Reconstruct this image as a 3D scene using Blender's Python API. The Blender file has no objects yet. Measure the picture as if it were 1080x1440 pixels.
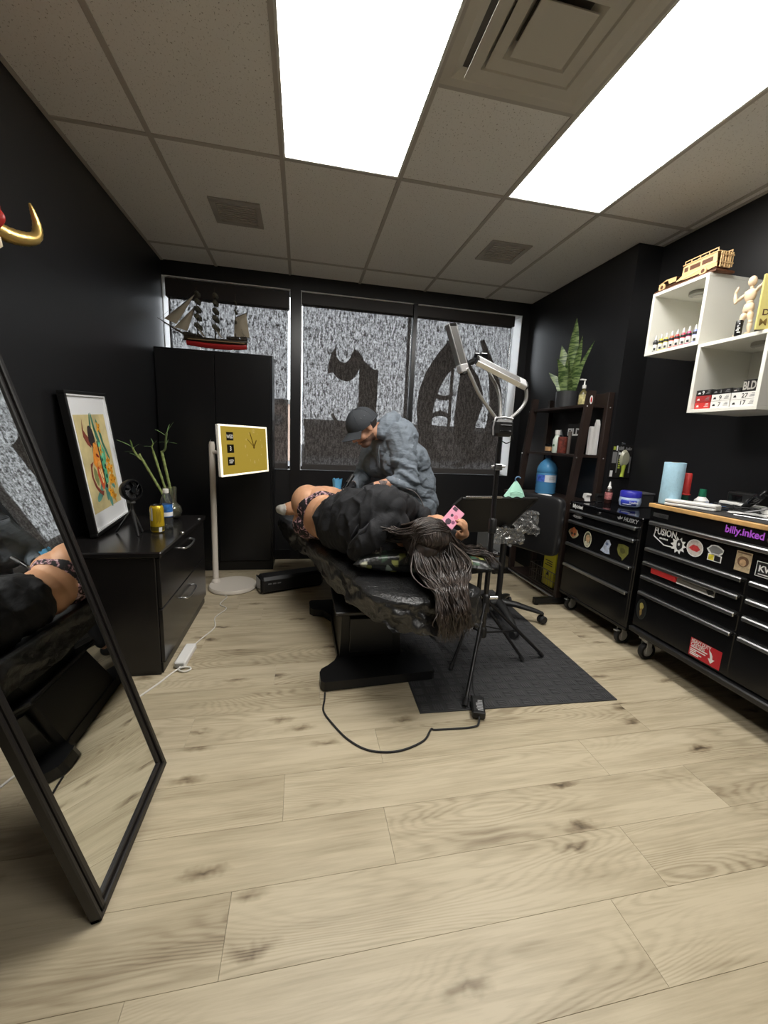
import bpy, bmesh, math, random
from mathutils import Vector, Matrix, noise
from math import sin, cos, pi, radians as R
random.seed(7)
SC = bpy.context.scene
COL = SC.collection

# ------------------------------------------------------------------ camera
cam = bpy.data.cameras.new('camera'); co = bpy.data.objects.new('camera', cam); COL.objects.link(co)
cam.sensor_fit = 'VERTICAL'; cam.sensor_height = 36.0; cam.lens = 570.43 / 1440 * 36; cam.clip_start = .02; cam.clip_end = 200
yaw, pit, rol = 0.204703508, -0.178151470, 0.0445009239
fw = Vector((sin(yaw) * cos(pit), cos(yaw) * cos(pit), sin(pit))); rt = Vector((cos(yaw), -sin(yaw), 0)); up = rt.cross(fw)
r2 = rt * cos(rol) + up * sin(rol); u2 = up * cos(rol) - rt * sin(rol)
m = Matrix((r2, u2, -fw)).transposed().to_4x4(); m.translation = (0, 0, 1.2); co.matrix_world = m
SC.camera = co
# ------------------------------------------------------------------ sky and exposure
W = bpy.data.worlds.new('overcast_sky'); SC.world = W; W.use_nodes = True
bg = W.node_tree.nodes['Background']; bg.inputs[0].default_value = (.93, .95, 1, 1); bg.inputs[1].default_value = 8.0
PANEL_STRENGTH = 16.8           # the fluorescent ceiling panels
vs = SC.view_settings; vs.view_transform = 'Standard'; vs.look = 'None'; vs.gamma = 1; vs.use_curve_mapping = False; vs.exposure = 0.0
SC.cycles.use_denoising = True
SC.cycles.max_bounces = 10; SC.cycles.transparent_max_bounces = 16
SC.cycles.sample_clamp_indirect = 6

# ------------------------------------------------------------------ materials
MATS = {}
def mat(name, col=(.5, .5, .5), rough=.5, metal=0, trans=0, emit=None, es=0, coat=0, spec=None, ior=None, var=0, vscale=6, bump=0, bscale=40, bstretch=(1, 1, 1), bdist=.01, alpha=1, sub=0):
    if name in MATS: return MATS[name]
    m = bpy.data.materials.new(name); m.use_nodes = True; nt = m.node_tree; p = nt.nodes['Principled BSDF']
    I = p.inputs
    I['Base Color'].default_value = (*col, 1); I['Roughness'].default_value = rough; I['Metallic'].default_value = metal
    I['Transmission Weight'].default_value = trans; I['Coat Weight'].default_value = coat; I['Alpha'].default_value = alpha
    if sub: I['Subsurface Weight'].default_value = sub; I['Subsurface Radius'].default_value = (.012, .005, .003)
    if spec is not None: I['Specular IOR Level'].default_value = spec
    if ior: I['IOR'].default_value = ior
    if emit: I['Emission Color'].default_value = (*emit, 1); I['Emission Strength'].default_value = es
    tc = None
    def coords(scale):
        t = nt.nodes.new('ShaderNodeTexCoord'); mp = nt.nodes.new('ShaderNodeMapping'); mp.inputs['Scale'].default_value = scale
        nt.links.new(t.outputs['Object'], mp.inputs[0]); return mp.outputs[0]
    if var:
        n = nt.nodes.new('ShaderNodeTexNoise'); n.inputs['Scale'].default_value = vscale; n.inputs['Detail'].default_value = 4
        nt.links.new(coords((1, 1, 1)), n.inputs['Vector'])
        r = nt.nodes.new('ShaderNodeValToRGB'); r.color_ramp.elements[0].position = .3; r.color_ramp.elements[1].position = .7
        r.color_ramp.elements[0].color = (*[c * (1 - var) for c in col], 1); r.color_ramp.elements[1].color = (*[min(1, c * (1 + var)) for c in col], 1)
        nt.links.new(n.outputs['Fac'], r.inputs[0]); nt.links.new(r.outputs[0], I['Base Color'])
    if bump:
        n = nt.nodes.new('ShaderNodeTexNoise'); n.inputs['Scale'].default_value = bscale; n.inputs['Detail'].default_value = 5
        nt.links.new(coords(bstretch), n.inputs['Vector'])
        b = nt.nodes.new('ShaderNodeBump'); b.inputs['Strength'].default_value = bump; b.inputs['Distance'].default_value = bdist
        nt.links.new(n.outputs['Fac'], b.inputs['Height']); nt.links.new(b.outputs[0], I['Normal'])
    MATS[name] = m; return m
def nodes(m): return m.node_tree, m.node_tree.nodes, m.node_tree.links, m.node_tree.nodes['Principled BSDF']

K_WALL = mat('black_wall_paint', (.0105, .0105, .0115), .38, bump=.03, bscale=150)
K_LAC = mat('black_lacquer', (.008, .008, .0085), .3, spec=.35, bump=.01, bscale=30)
K_SAT = mat('black_satin_metal', (.010, .010, .011), .34, spec=.5)
K_STEEL = mat('black_powder_steel', (.0055, .0055, .006), .22, spec=.4)
K_PLA = mat('black_plastic', (.012, .012, .012), .42)
K_RUB = mat('black_rubber', (.013, .013, .014), .7)
K_VIN = mat('black_vinyl', (.012, .012, .013), .42, bump=.05, bscale=220)
K_GLS = mat('black_gloss_plastic', (.006, .006, .007), .12)
ESP = mat('espresso_wood', (.022, .013, .010), .45, var=.3, vscale=9)
CHR = mat('chrome', (.75, .75, .75), .16, 1)
ALU = mat('brushed_aluminium', (.62, .63, .64), .28, 1)
SIL = mat('silver_paint', (.55, .55, .56), .35, .6)
WHT = mat('white_plastic', (.8, .79, .76), .4)
WLAM = mat('white_laminate', (.80, .79, .72), .4)
CREAM = mat('warm_white_paint', (.72, .66, .58), .4)
TILE_G = mat('grey_tee_bar', (.50, .47, .43), .5)
VENT = mat('vent_metal', (.62, .59, .52), .5)
VENT2 = mat('small_vent_metal', (.42, .40, .37), .5)
WOODL = mat('light_plywood', (.75, .50, .24), .5, var=.15, vscale=20)
WOODD = mat('burnt_wood_edge', (.12, .045, .018), .6)
MANW = mat('pale_maple', (.82, .64, .44), .5, var=.06, vscale=20)
RED = mat('red_card', (.55, .035, .03), .45)
REDP = mat('red_leather', (.42, .025, .02), .35, bump=.15, bscale=60)
GOLD = mat('gold_leaf', (.80, .55, .18), .3, .85, bump=.15, bscale=70)
CARDK = mat('black_card', (.014, .013, .013), .4)
CARDW = mat('white_card', (.78, .76, .72), .5)
PAPER = mat('paper_white', (.78, .78, .76), .6)
INKK = mat('printed_black', (.01, .01, .01), .5)
INKW = mat('printed_white', (.82, .82, .80), .5)
INKG = mat('printed_grey', (.22, .22, .22), .5)
SKIN = mat('skin', (.62, .33, .19), .5, sub=.08, var=.07, vscale=8, bump=.02, bscale=200)
SKIN2 = mat('tanned_skin', (.55, .29, .18), .5, sub=.08, var=.08, vscale=14)

# ------------------------------------------------------------------ mesh builder
class B:
    def __init__(s): s.v = []; s.f = []; s.sm = []; s.mi = []
    def add(s, vs, fs, smooth=False, mi=0, M=None):
        o = len(s.v)
        s.v += [tuple(M @ Vector(p)) if M is not None else tuple(p) for p in vs]
        s.f += [tuple(i + o for i in f) for f in fs]; s.sm += [smooth] * len(fs); s.mi += [mi] * len(fs)
        return s
    def box(s, x0, x1, y0, y1, z0, z1, c=0, M=None, mi=0):
        cx, cy, cz = (x0 + x1) / 2, (y0 + y1) / 2, (z0 + z1) / 2
        a, b, d = abs(x1 - x0) / 2, abs(y1 - y0) / 2, abs(z1 - z0) / 2
        c = min(c, .45 * min(a, b, d))
        if c <= 0:
            vs = [(cx + i * a, cy + j * b, cz + k * d) for i in (-1, 1) for j in (-1, 1) for k in (-1, 1)]
            return s.add(vs, [(0, 1, 3, 2), (4, 6, 7, 5), (0, 4, 5, 1), (2, 3, 7, 6), (0, 2, 6, 4), (1, 5, 7, 3)], False, mi, M)
        vs = []; ix = {}
        for i in (-1, 1):
            for j in (-1, 1):
                for k in (-1, 1):
                    for ax in range(3):
                        e = [a - c, b - c, d - c]; e[ax] = (a, b, d)[ax]
                        ix[(i, j, k, ax)] = len(vs); vs.append((cx + i * e[0], cy + j * e[1], cz + k * e[2]))
        fs = []
        for i in (-1, 1):
            fs.append(tuple(ix[(i, j, k, 0)] for j, k in ((-1, -1), (1, -1), (1, 1), (-1, 1))))
            fs.append(tuple(ix[(j, i, k, 1)] for j, k in ((-1, -1), (1, -1), (1, 1), (-1, 1))))
            fs.append(tuple(ix[(j, k, i, 2)] for j, k in ((-1, -1), (1, -1), (1, 1), (-1, 1))))
            for j in (-1, 1):
                fs.append((ix[(i, j, -1, 0)], ix[(i, j, 1, 0)], ix[(i, j, 1, 1)], ix[(i, j, -1, 1)]))
                fs.append((ix[(i, -1, j, 0)], ix[(i, 1, j, 0)], ix[(i, 1, j, 2)], ix[(i, -1, j, 2)]))
                fs.append((ix[(-1, i, j, 1)], ix[(1, i, j, 1)], ix[(1, i, j, 2)], ix[(-1, i, j, 2)]))
                for k in (-1, 1): fs.append((ix[(i, j, k, 0)], ix[(i, j, k, 1)], ix[(i, j, k, 2)]))
        return s.add(vs, fs, False, mi, M)
    def tube(s, pts, r, n=8, caps=True, mi=0, M=None, flat=None):
        pts = [Vector(p) for p in pts]; rs = r if isinstance(r, (list, tuple)) else [r] * len(pts)
        vs = []; fs = []; prev = None
        for i, p in enumerate(pts):
            t = (pts[min(i + 1, len(pts) - 1)] - pts[max(i - 1, 0)])
            t = t.normalized() if t.length > 1e-9 else Vector((0, 0, 1))
            if prev is None:
                a = Vector((0, 0, 1)) if abs(t.z) < .9 else Vector((1, 0, 0))
                u = t.cross(a).normalized()
            else:
                u = (prev - t * prev.dot(t)); u = u.normalized() if u.length > 1e-6 else t.orthogonal().normalized()
            w = t.cross(u); prev = u
            for k in range(n):
                an = 2 * pi * k / n
                vs.append(p + (u * cos(an) + w * sin(an) * (flat or 1)) * rs[i])
        for i in range(len(pts) - 1):
            for k in range(n):
                a, b = i * n + k, i * n + (k + 1) % n
                fs.append((a, b, b + n, a + n))
        s.add(vs, fs, True, mi, M)
        if caps:
            l = len(pts) - 1
            s.add(vs[:n], [tuple(range(n))], False, mi, M); s.add(vs[l * n:], [tuple(range(n))], False, mi, M)
        return s
    def cyl(s, p0, p1, r0, r1=None, n=16, mi=0, M=None): return s.tube([p0, p1], [r0, r0 if r1 is None else r1], n, True, mi, M)
    def lathe(s, prof, o=(0, 0, 0), n=24, M=None, mi=0, sx=1, sy=1):
        # split sharp corners
        segs = [[prof[0]]]
        for i in range(1, len(prof)):
            segs[-1].append(prof[i])
            if i < len(prof) - 1:
                a = Vector(prof[i]) - Vector(prof[i - 1]); b = Vector(prof[i + 1]) - Vector(prof[i])
                if a.length > 1e-9 and b.length > 1e-9 and a.angle(b) > .7: segs.append([prof[i]])
        for sg in segs:
            vs = [(o[0] + r * cos(2 * pi * k / n) * sx, o[1] + r * sin(2 * pi * k / n) * sy, o[2] + z) for r, z in sg for k in range(n)]
            fs = [(i * n + k, i * n + (k + 1) % n, (i + 1) * n + (k + 1) % n, (i + 1) * n + k) for i in range(len(sg) - 1) for k in range(n)]
            s.add(vs, fs, True, mi, M)
        return s
    def prism(s, poly, o, U, V, d, mi=0):
        # polygon in the plane (o; U, V), extruded by d along U x V
        o, U, V = Vector(o), Vector(U), Vector(V); N = U.cross(V) * d
        a = [o + U * x + V * y for x, y in poly]; n = len(a)
        from mathutils.geometry import tessellate_polygon
        tri = tessellate_polygon([[Vector((x, y, 0)) for x, y in poly]])
        s.add(a + [p + N for p in a], [tuple(t) for t in tri] + [tuple(i + n for i in t) for t in tri], False, mi)
        s.add(a + [p + N for p in a], [(i, (i + 1) % n, (i + 1) % n + n, i + n) for i in range(n)], False, mi)
        return s
    def sph(s, c, r, M=None, nu=16, nv=10, mi=0):
        rx, ry, rz = (r, r, r) if isinstance(r, (int, float)) else r
        vs = []; fs = []
        for i in range(nv + 1):
            th = pi * i / nv
            for k in range(nu):
                ph = 2 * pi * k / nu
                q = Vector((rx * sin(th) * cos(ph), ry * sin(th) * sin(ph), rz * cos(th)))
                if M is not None: q = M @ q
                vs.append(Vector(c) + q)
        for i in range(nv):
            for k in range(nu):
                fs.append((i * nu + k, i * nu + (k + 1) % nu, (i + 1) * nu + (k + 1) % nu, (i + 1) * nu + k))
        return s.add(vs, fs, True, mi)
    def grid(s, nx, ny, fn, mi=0, smooth=True):
        vs = [fn(i / nx, j / ny) for j in range(ny + 1) for i in range(nx + 1)]
        fs = [(j * (nx + 1) + i, j * (nx + 1) + i + 1, (j + 1) * (nx + 1) + i + 1, (j + 1) * (nx + 1) + i) for j in range(ny) for i in range(nx)]
        return s.add(vs, fs, smooth, mi)
    def mesh(s, name, mats, off=None, merge=True, solid=0):
        me = bpy.data.meshes.new(name)
        vs = s.v if off is None else [(x - off[0], y - off[1], z - off[2]) for x, y, z in s.v]
        me.from_pydata(vs, [], s.f)
        me.polygons.foreach_set('use_smooth', s.sm); me.polygons.foreach_set('material_index', s.mi)
        for m_ in (mats if isinstance(mats, (list, tuple)) else [mats]): me.materials.append(m_)
        bm = bmesh.new(); bm.from_mesh(me)
        if merge:
            bmesh.ops.dissolve_degenerate(bm, dist=1e-6, edges=bm.edges)
        bmesh.ops.recalc_face_normals(bm, faces=bm.faces)
        bm.to_mesh(me); bm.free()
        return me

def base(o):
    return o.matrix_world.translation if o.parent is None else o['_off']
def link(name, me, parent=None):
    o = bpy.data.objects.new(name, me); COL.objects.link(o)
    if parent is not None: o.parent = parent
    return o
OFF = {}
def thing(name, label, cat, loc=(0, 0, 0), rot=0, group=None, local=False):
    """an Empty at the thing's base; meshes built in room coordinates are shifted to it (local=True: parts are built in its own axes)"""
    o = bpy.data.objects.new(name, None); COL.objects.link(o); o.empty_display_size = .05
    o.location = loc; o['label'] = label; o['category'] = cat
    if isinstance(rot, Matrix): o.rotation_euler = rot.to_euler()
    else: o.rotation_euler = (0, 0, rot)
    if group: o['group'] = group
    OFF[o.name] = None if local else Vector(loc)
    return o
def part(name, b, m_, parent, label=None, stuff=False):
    off = OFF.get(parent.name)
    o = link(name, b.mesh(name, m_, off), parent); OFF[o.name] = off
    if label: o['label'] = label
    if stuff: o['kind'] = 'stuff'
    return o
def solo(name, b, m_, label, cat, loc=(0, 0, 0), group=None):
    o = link(name, b.mesh(name, m_, Vector(loc))); o.location = loc; OFF[o.name] = Vector(loc)
    o['label'] = label; o['category'] = cat
    if group: o['group'] = group
    return o
def struct(name, b, m_, loc=(0, 0, 0)):
    o = link(name, b.mesh(name, m_, Vector(loc))); o.location = loc; OFF[o.name] = Vector(loc); o['kind'] = 'structure'; return o
def dup(o, loc, label=None, parent=None):
    c = o.copy(); COL.objects.link(c); c.parent = parent
    if parent is None: c.location = loc
    OFF[c.name] = OFF.get(o.name)
    if label: c['label'] = label
    for ch in list(o.children): dup(ch, None, None, c)
    return c
def text(name, body, size, m_, parent, o, U, V, width=None, ext=.0004, lean=0, bold=0, label=None, align='LEFT'):
    """flat lettering in the plane (o; U, V), room (or local) coordinates"""
    cu = bpy.data.curves.new(name, 'FONT'); cu.body = body; cu.size = size; cu.extrude = 0; cu.shear = lean; cu.offset = bold * size; cu.align_x = align; cu.resolution_u = 3
    t = bpy.data.objects.new(name, cu); COL.objects.link(t)
    dg = bpy.context.evaluated_depsgraph_get(); me = bpy.data.meshes.new_from_object(t.evaluated_get(dg))
    bpy.data.objects.remove(t); bpy.data.curves.remove(cu)
    U, V, o = Vector(U), Vector(V), Vector(o); N = U.cross(V)
    xs = [v.co.x for v in me.vertices]; w = (max(xs) - min(xs)) if xs else 1; x0 = min(xs) if xs else 0
    k = (width / w) if width else 1
    off = OFF.get(parent.name) or Vector((0, 0, 0))
    for v in me.vertices:
        v.co = o + U * (((v.co.x - x0) if align == 'LEFT' else v.co.x) * k) + V * v.co.y + N * ext - off
    me.materials.clear(); me.materials.append(m_)
    ob = link(name, me, parent)
    OFF[ob.name] = OFF.get(parent.name)
    if label: ob['label'] = label
    return ob
def smoothpath(pts, n=8):
    """Catmull-Rom through pts"""
    P_ = [Vector(p) for p in pts]; out = []
    for i in range(len(P_) - 1):
        a, b, c, d = P_[max(i - 1, 0)], P_[i], P_[i + 1], P_[min(i + 2, len(P_) - 1)]
        for k in range(n):
            t = k / n
            out.append(.5 * ((2 * b) + (c - a) * t + (2 * a - 5 * b + 4 * c - d) * t * t + (3 * b - a - 3 * c + d) * t ** 3))
    out.append(P_[-1]); return out
def frame_m(o, U, V):
    U, V = Vector(U).normalized(), Vector(V).normalized(); N = U.cross(V)
    m_ = Matrix((U, V, N)).transposed().to_4x4(); m_.translation = o; return m_
# ------------------------------------------------------------------ room shell
XL, XR, YB, YF, ZC = -1.146, 2.40, 3.94, -1.6, 2.565
FLO = mat('oak_vinyl_plank', (.5, .4, .27), .42)
def floor_nodes():
    nt, N, L, p = nodes(FLO)
    g = N.new('ShaderNodeNewGeometry'); oi = N.new('ShaderNodeObjectInfo')
    cmb = N.new('ShaderNodeCombineXYZ'); mu = N.new('ShaderNodeMath'); mu.operation = 'MULTIPLY'; mu.inputs[1].default_value = 37.
    L.new(oi.outputs['Random'], mu.inputs[0]); L.new(mu.outputs[0], cmb.inputs[0]); L.new(mu.outputs[0], cmb.inputs[2])
    ad = N.new('ShaderNodeVectorMath'); L.new(g.outputs['Position'], ad.inputs[0]); L.new(cmb.outputs[0], ad.inputs[1])
    # cathedral grain: contour lines of a smooth stretched noise, shown only in patches
    def nz(sc, det, rough=.5):
        q = N.new('ShaderNodeMapping'); q.inputs['Scale'].default_value = sc; L.new(ad.outputs[0], q.inputs[0])
        n = N.new('ShaderNodeTexNoise'); n.inputs['Scale'].default_value = 1; n.inputs['Detail'].default_value = det; n.inputs['Roughness'].default_value = rough; L.new(q.outputs[0], n.inputs[0]); return n.outputs['Fac']
    def mth(op, a, b=None, k=None):
        m_ = N.new('ShaderNodeMath'); m_.operation = op; L.new(a, m_.inputs[0])
        if b is not None: L.new(b, m_.inputs[1])
        elif k is not None: m_.inputs[1].default_value = k
        return m_.outputs[0]
    cont = mth('SINE', mth('MULTIPLY', mth('ADD', nz((.75, 4.6, 1), 1.2), mth('MULTIPLY', nz((5, 40, 1), 2), k=.035)), k=300))
    cont = mth('POWER', mth('MULTIPLY_ADD', cont, k=.5), k=1.6)
    cont.node.inputs[0].links[0].from_node.inputs[2].default_value = .5
    patch = N.new('ShaderNodeMapRange'); patch.inputs[1].default_value = .40; patch.inputs[2].default_value = .68; L.new(nz((.8, 3.2, 1), 2), patch.inputs[0])
    cath = mth('MULTIPLY', cont, patch.outputs[0])
    mp2 = N.new('ShaderNodeMapping'); mp2.inputs['Scale'].default_value = (6, 160, 1); L.new(ad.outputs[0], mp2.inputs[0])
    fi = N.new('ShaderNodeTexNoise'); fi.inputs['Scale'].default_value = 1; fi.inputs['Detail'].default_value = 6; fi.inputs['Roughness'].default_value = .7; L.new(mp2.outputs[0], fi.inputs[0])
    mp3 = N.new('ShaderNodeMapping'); mp3.inputs['Scale'].default_value = (1.7, 11, 1); L.new(ad.outputs[0], mp3.inputs[0])
    br = N.new('ShaderNodeTexNoise'); br.inputs['Scale'].default_value = 1.6; br.inputs['Detail'].default_value = 5; L.new(mp3.outputs[0], br.inputs[0])
    # knots: sparse dark voronoi spots
    mp4 = N.new('ShaderNodeMapping'); mp4.inputs['Scale'].default_value = (2.1, 7.5, 1); kw = N.new('ShaderNodeVectorMath'); kw.operation = 'SCALE'; kw.inputs[3].default_value = .05; kn2 = N.new('ShaderNodeTexNoise'); kn2.inputs['Scale'].default_value = 22; L.new(ad.outputs[0], kn2.inputs[0]); L.new(kn2.outputs['Color'], kw.inputs[0]); ka = N.new('ShaderNodeVectorMath'); L.new(ad.outputs[0], ka.inputs[0]); L.new(kw.outputs[0], ka.inputs[1]); L.new(ka.outputs[0], mp4.inputs[0])
    vo = N.new('ShaderNodeTexVoronoi'); vo.inputs['Scale'].default_value = 1.; vo.voronoi_dimensions = '2D'; L.new(mp4.outputs[0], vo.inputs[0])
    kr = N.new('ShaderNodeMapRange'); kr.inputs[1].default_value = .0; kr.inputs[2].default_value = .17; kr.inputs[3].default_value = .42; kr.inputs[4].default_value = 0; L.new(vo.outputs['Distance'], kr.inputs[0])
    sc_ = N.new('ShaderNodeSeparateColor'); L.new(vo.outputs['Color'], sc_.inputs[0]); some = mth('GREATER_THAN', sc_.outputs[0], k=.62)
    kn = N.new('ShaderNodeMath'); kn.operation = 'MULTIPLY'; L.new(kr.outputs[0], kn.inputs[0]); L.new(some, kn.inputs[1])
    def madd(a, k, b):
        m_ = N.new('ShaderNodeMath'); m_.operation = 'MULTIPLY_ADD'; L.new(a, m_.inputs[0]); m_.inputs[1].default_value = k
        if b is None: m_.inputs[2].default_value = 0
        else: L.new(b, m_.inputs[2])
        return m_.outputs[0]
    f = madd(cath, -.26, None); f = madd(fi.outputs['Fac'], .40, f); f = madd(nz((3.2, 48, 1), 3, .6), .44, f); f = madd(br.outputs['Fac'], .74, f); f = madd(oi.outputs['Random'], .15, f); f = madd(kn.outputs[0], -1.3, f)
    rp = N.new('ShaderNodeValToRGB'); e = rp.color_ramp.elements
    e[0].position = .24; e[0].color = (.075, .053, .031, 1); e[1].position = 1.0; e[1].color = (.57, .49, .345, 1)
    for ps, c in ((.50, (.28, .222, .144, 1)), (.70, (.415, .348, .234, 1))): q = e.new(ps); q.color = c
    L.new(f, rp.inputs[0]); L.new(rp.outputs[0], p.inputs['Base Color'])
    bp = N.new('ShaderNodeBump'); bp.inputs['Strength'].default_value = .12; bp.inputs['Distance'].default_value = .002; L.new(f, bp.inputs['Height']); L.new(bp.outputs[0], p.inputs['Normal'])
    p.inputs['Roughness'].default_value = .40; p.inputs['Specular IOR Level'].default_value = .35
floor_nodes()
fl = struct('floor', B().box(XL, XR, YF, YB, -.10, -.008), mat('plank_joint', (.30, .24, .16), .8))
PW, PL = .184, 1.19
known = {0: -.173, 1: .275, 2: -.05, 3: .31, 4: -.435, -1: .83, -2: .4}
for k in range(-13, 18):
    y0 = .749 + PW * k; y1 = y0 + PW
    y0c, y1c = max(y0, YF), min(y1, YB)
    if y1c - y0c < .01: continue
    j = known.get(k, random.uniform(-.6, .6)); j -= PL * 4
    xs = [XL] + [j + PL * i for i in range(12) if XL + .05 < j + PL * i < XR - .05] + [XR]
    for a, b_ in zip(xs, xs[1:]):
        part('plank', B().box(a + .0004, b_ - .0004, y0c + .0004, y1c - .0004, -.008, 0, .0003), FLO, fl)

struct('wall_left', B().box(XL - .12, XL, YF - .1, 4.14, 0, ZC + .12), K_WALL)
struct('wall_right', B().box(XR, XR + .12, YF - .1, 4.14, 0, ZC + .12), K_WALL)
struct('wall_front', B().box(XL, XR, YF - .12, YF, 0, ZC + .12), K_WALL)
wb = B(); wb.box(XL, XR, YB, 4.14, 0, .868); wb.box(XL, XR, YB, 4.14, 2.455, ZC + .12); wb.box(2.125, XR, YB, 4.14, .868, 2.455)
struct('wall_back', wb, K_WALL)
struct('trim_1', B().box(2.205, XR, 2.61, YB, 0, ZC), K_WALL)              # boxed-out column beside the shelf
struct('trim_2', B().box(-.105, -.014, 3.925, 4.10, 0, ZC), mat('black_mullion', (.012, .012, .013), .3))   # wide post between the windows
struct('baseboard_back', B().box(XL, 2.205, 3.928, YB, 0, .10, .003), K_LAC)
struct('baseboard_right', B().box(XR - .012, XR, YF, 2.61, 0, .10, .003), K_LAC)
struct('baseboard_left', B().box(XL, XL + .012, YF, YB, 0, .10, .003), K_LAC)

# ---- suspended ceiling
TIL = mat('mineral_fibre_tile', (.56, .53, .48), .9)
def tile_nodes():
    nt, N, L, p = nodes(TIL)
    g = N.new('ShaderNodeNewGeometry'); mp = N.new('ShaderNodeMapping'); mp.inputs['Scale'].default_value = (150, 100, 60); L.new(g.outputs['Position'], mp.inputs[0])
    n = N.new('ShaderNodeTexNoise'); n.inputs['Scale'].default_value = 1.; n.inputs['Detail'].default_value = 3; n.inputs['Roughness'].default_value = .6; L.new(mp.outputs[0], n.inputs[0])
    r = N.new('ShaderNodeValToRGB'); e = r.color_ramp.elements; e[0].position = .30; e[0].color = (.36, .33, .29, 1); e[1].position = .39; e[1].color = (.88, .87, .84, 1)
    L.new(n.outputs['Fac'], r.inputs[0]); L.new(r.outputs[0], p.inputs['Base Color'])
    b = N.new('ShaderNodeBump'); b.inputs['Strength'].default_value = .3; b.inputs['Distance'].default_value = .002; L.new(n.outputs['Fac'], b.inputs['Height']); L.new(b.outputs[0], p.inputs['Normal'])
tile_nodes()
T = .6096
X0, Y0 = -.108, 2.392
xs = [XL] + [X0 + T * k for k in range(-1, 5)] + [XR]
ys = [YF] + [Y0 - 2 * T * k for k in range(3, -2, -1)] + [YB]
ce = struct('ceiling', B().box(XL, XR, YF, 4.14, ZC + .02, ZC + .12), mat('plenum_board', (.3, .3, .3), .9))
LIGHTS = {(2, 3), (4, 3), (4, 1)}  # rear panel is unseen, added to brighten the foreground floor
for i in range(len(xs) - 1):
    for j in range(len(ys) - 1):
        if (i, j) in LIGHTS: continue
        ya, yb = ys[j], ys[j + 1]
        if i == 3 and j == 3: ya += T
        part('ceiling_tile', B().box(xs[i] + .004, xs[i + 1] - .004, ya + .004, yb - .004, ZC + .004, ZC + .02, .002), TIL, ce)
for x in xs[1:-1]: part('grid_bar', B().box(x - .012, x + .012, YF, YB, ZC - .001, ZC + .006, .001), TILE_G, ce)
for y in ys[1:-1]:
    for a, b_ in zip(xs, xs[1:]): part('grid_bar', B().box(a + .012, b_ - .012, y - .012, y + .012, ZC - .001, ZC + .006, .001), TILE_G, ce)
part('grid_bar', B().box(xs[3] + .012, xs[4] - .012, Y0 - T - .012, Y0 - T + .012, ZC - .001, ZC + .006, .001), TILE_G, ce)
part('wall_angle', B().box(XL, XL + .02, YF, YB, ZC - .001, ZC + .006), TILE_G, ce)
part('wall_angle', B().box(XR - .02, XR, YF, 2.61, ZC - .001, ZC + .006), TILE_G, ce)

# ---- fluorescent panels
PAN = bpy.data.materials.new('prismatic_diffuser'); PAN.use_nodes = True
def pan_nodes():
    nt, N, L, p = nodes(PAN)
    tc = N.new('ShaderNodeTexCoord'); sx = N.new('ShaderNodeSeparateXYZ'); L.new(tc.outputs['Object'], sx.inputs[0])
    # three tubes behind the lens: brighter along three lines, a little dimmer at the rim
    def gauss(c):
        a = N.new('ShaderNodeMath'); a.operation = 'SUBTRACT'; L.new(sx.outputs['X'], a.inputs[0]); a.inputs[1].default_value = c
        b = N.new('ShaderNodeMath'); b.operation = 'ABSOLUTE'; L.new(a.outputs[0], b.inputs[0])
        r = N.new('ShaderNodeMapRange'); r.interpolation_type = 'SMOOTHSTEP'; r.inputs[1].default_value = 0; r.inputs[2].default_value = .11; r.inputs[3].default_value = 1; r.inputs[4].default_value = 0
        L.new(b.outputs[0], r.inputs[0]); return r.outputs[0]
    s = None
    for c in (-.16, 0, .16):
        g = gauss(c)
        if s is None: s = g
        else:
            a = N.new('ShaderNodeMath'); a.operation = 'ADD'; L.new(s, a.inputs[0]); L.new(g, a.inputs[1]); s = a.outputs[0]
    r = N.new('ShaderNodeMapRange'); r.inputs[3].default_value = .78 * PANEL_STRENGTH; r.inputs[4].default_value = 1.1 * PANEL_STRENGTH; L.new(s, r.inputs[0])
    p.inputs['Base Color'].default_value = (.8, .8, .8, 1); p.inputs['Emission Color'].default_value = (1, .975, .93, 1); L.new(r.outputs[0], p.inputs['Emission Strength'])
pan_nodes()
LN = {(2, 3): 'white fluorescent ceiling panel beside the four-way diffuser, directly ahead', (4, 3): 'white fluorescent ceiling panel nearest the white wall cubes',
      (4, 1): 'unseen fluorescent ceiling panel added behind the camera by the tool chests'}
for (i, j) in sorted(LIGHTS, key=lambda q: -q[1]):
    cx, cy = (xs[i] + xs[i + 1]) / 2, (ys[j] + ys[j + 1]) / 2
    t = thing('ceiling_light', LN[(i, j)], 'light', (cx, cy, ZC), group='fluorescent ceiling panels')
    hx, hy = T / 2 - .006, T - .006
    f = B()
    for a, b_, c, d in ((-hx, hx, -hy, -hy + .012), (-hx, hx, hy - .012, hy), (-hx, -hx + .012, -hy + .012, hy - .012), (hx - .012, hx, -hy + .012, hy - .012)): f.box(cx + a, cx + b_, cy + c, cy + d, ZC - .002, ZC + .018, .001)
    part('frame', f, mat('lamp_trim', (.7, .7, .66), .4), t)
    part('diffuser', B().box(cx - hx + .012, cx + hx - .012, cy - hy + .012, cy + hy - .012, ZC + .002, ZC + .008), PAN, t)

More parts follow.
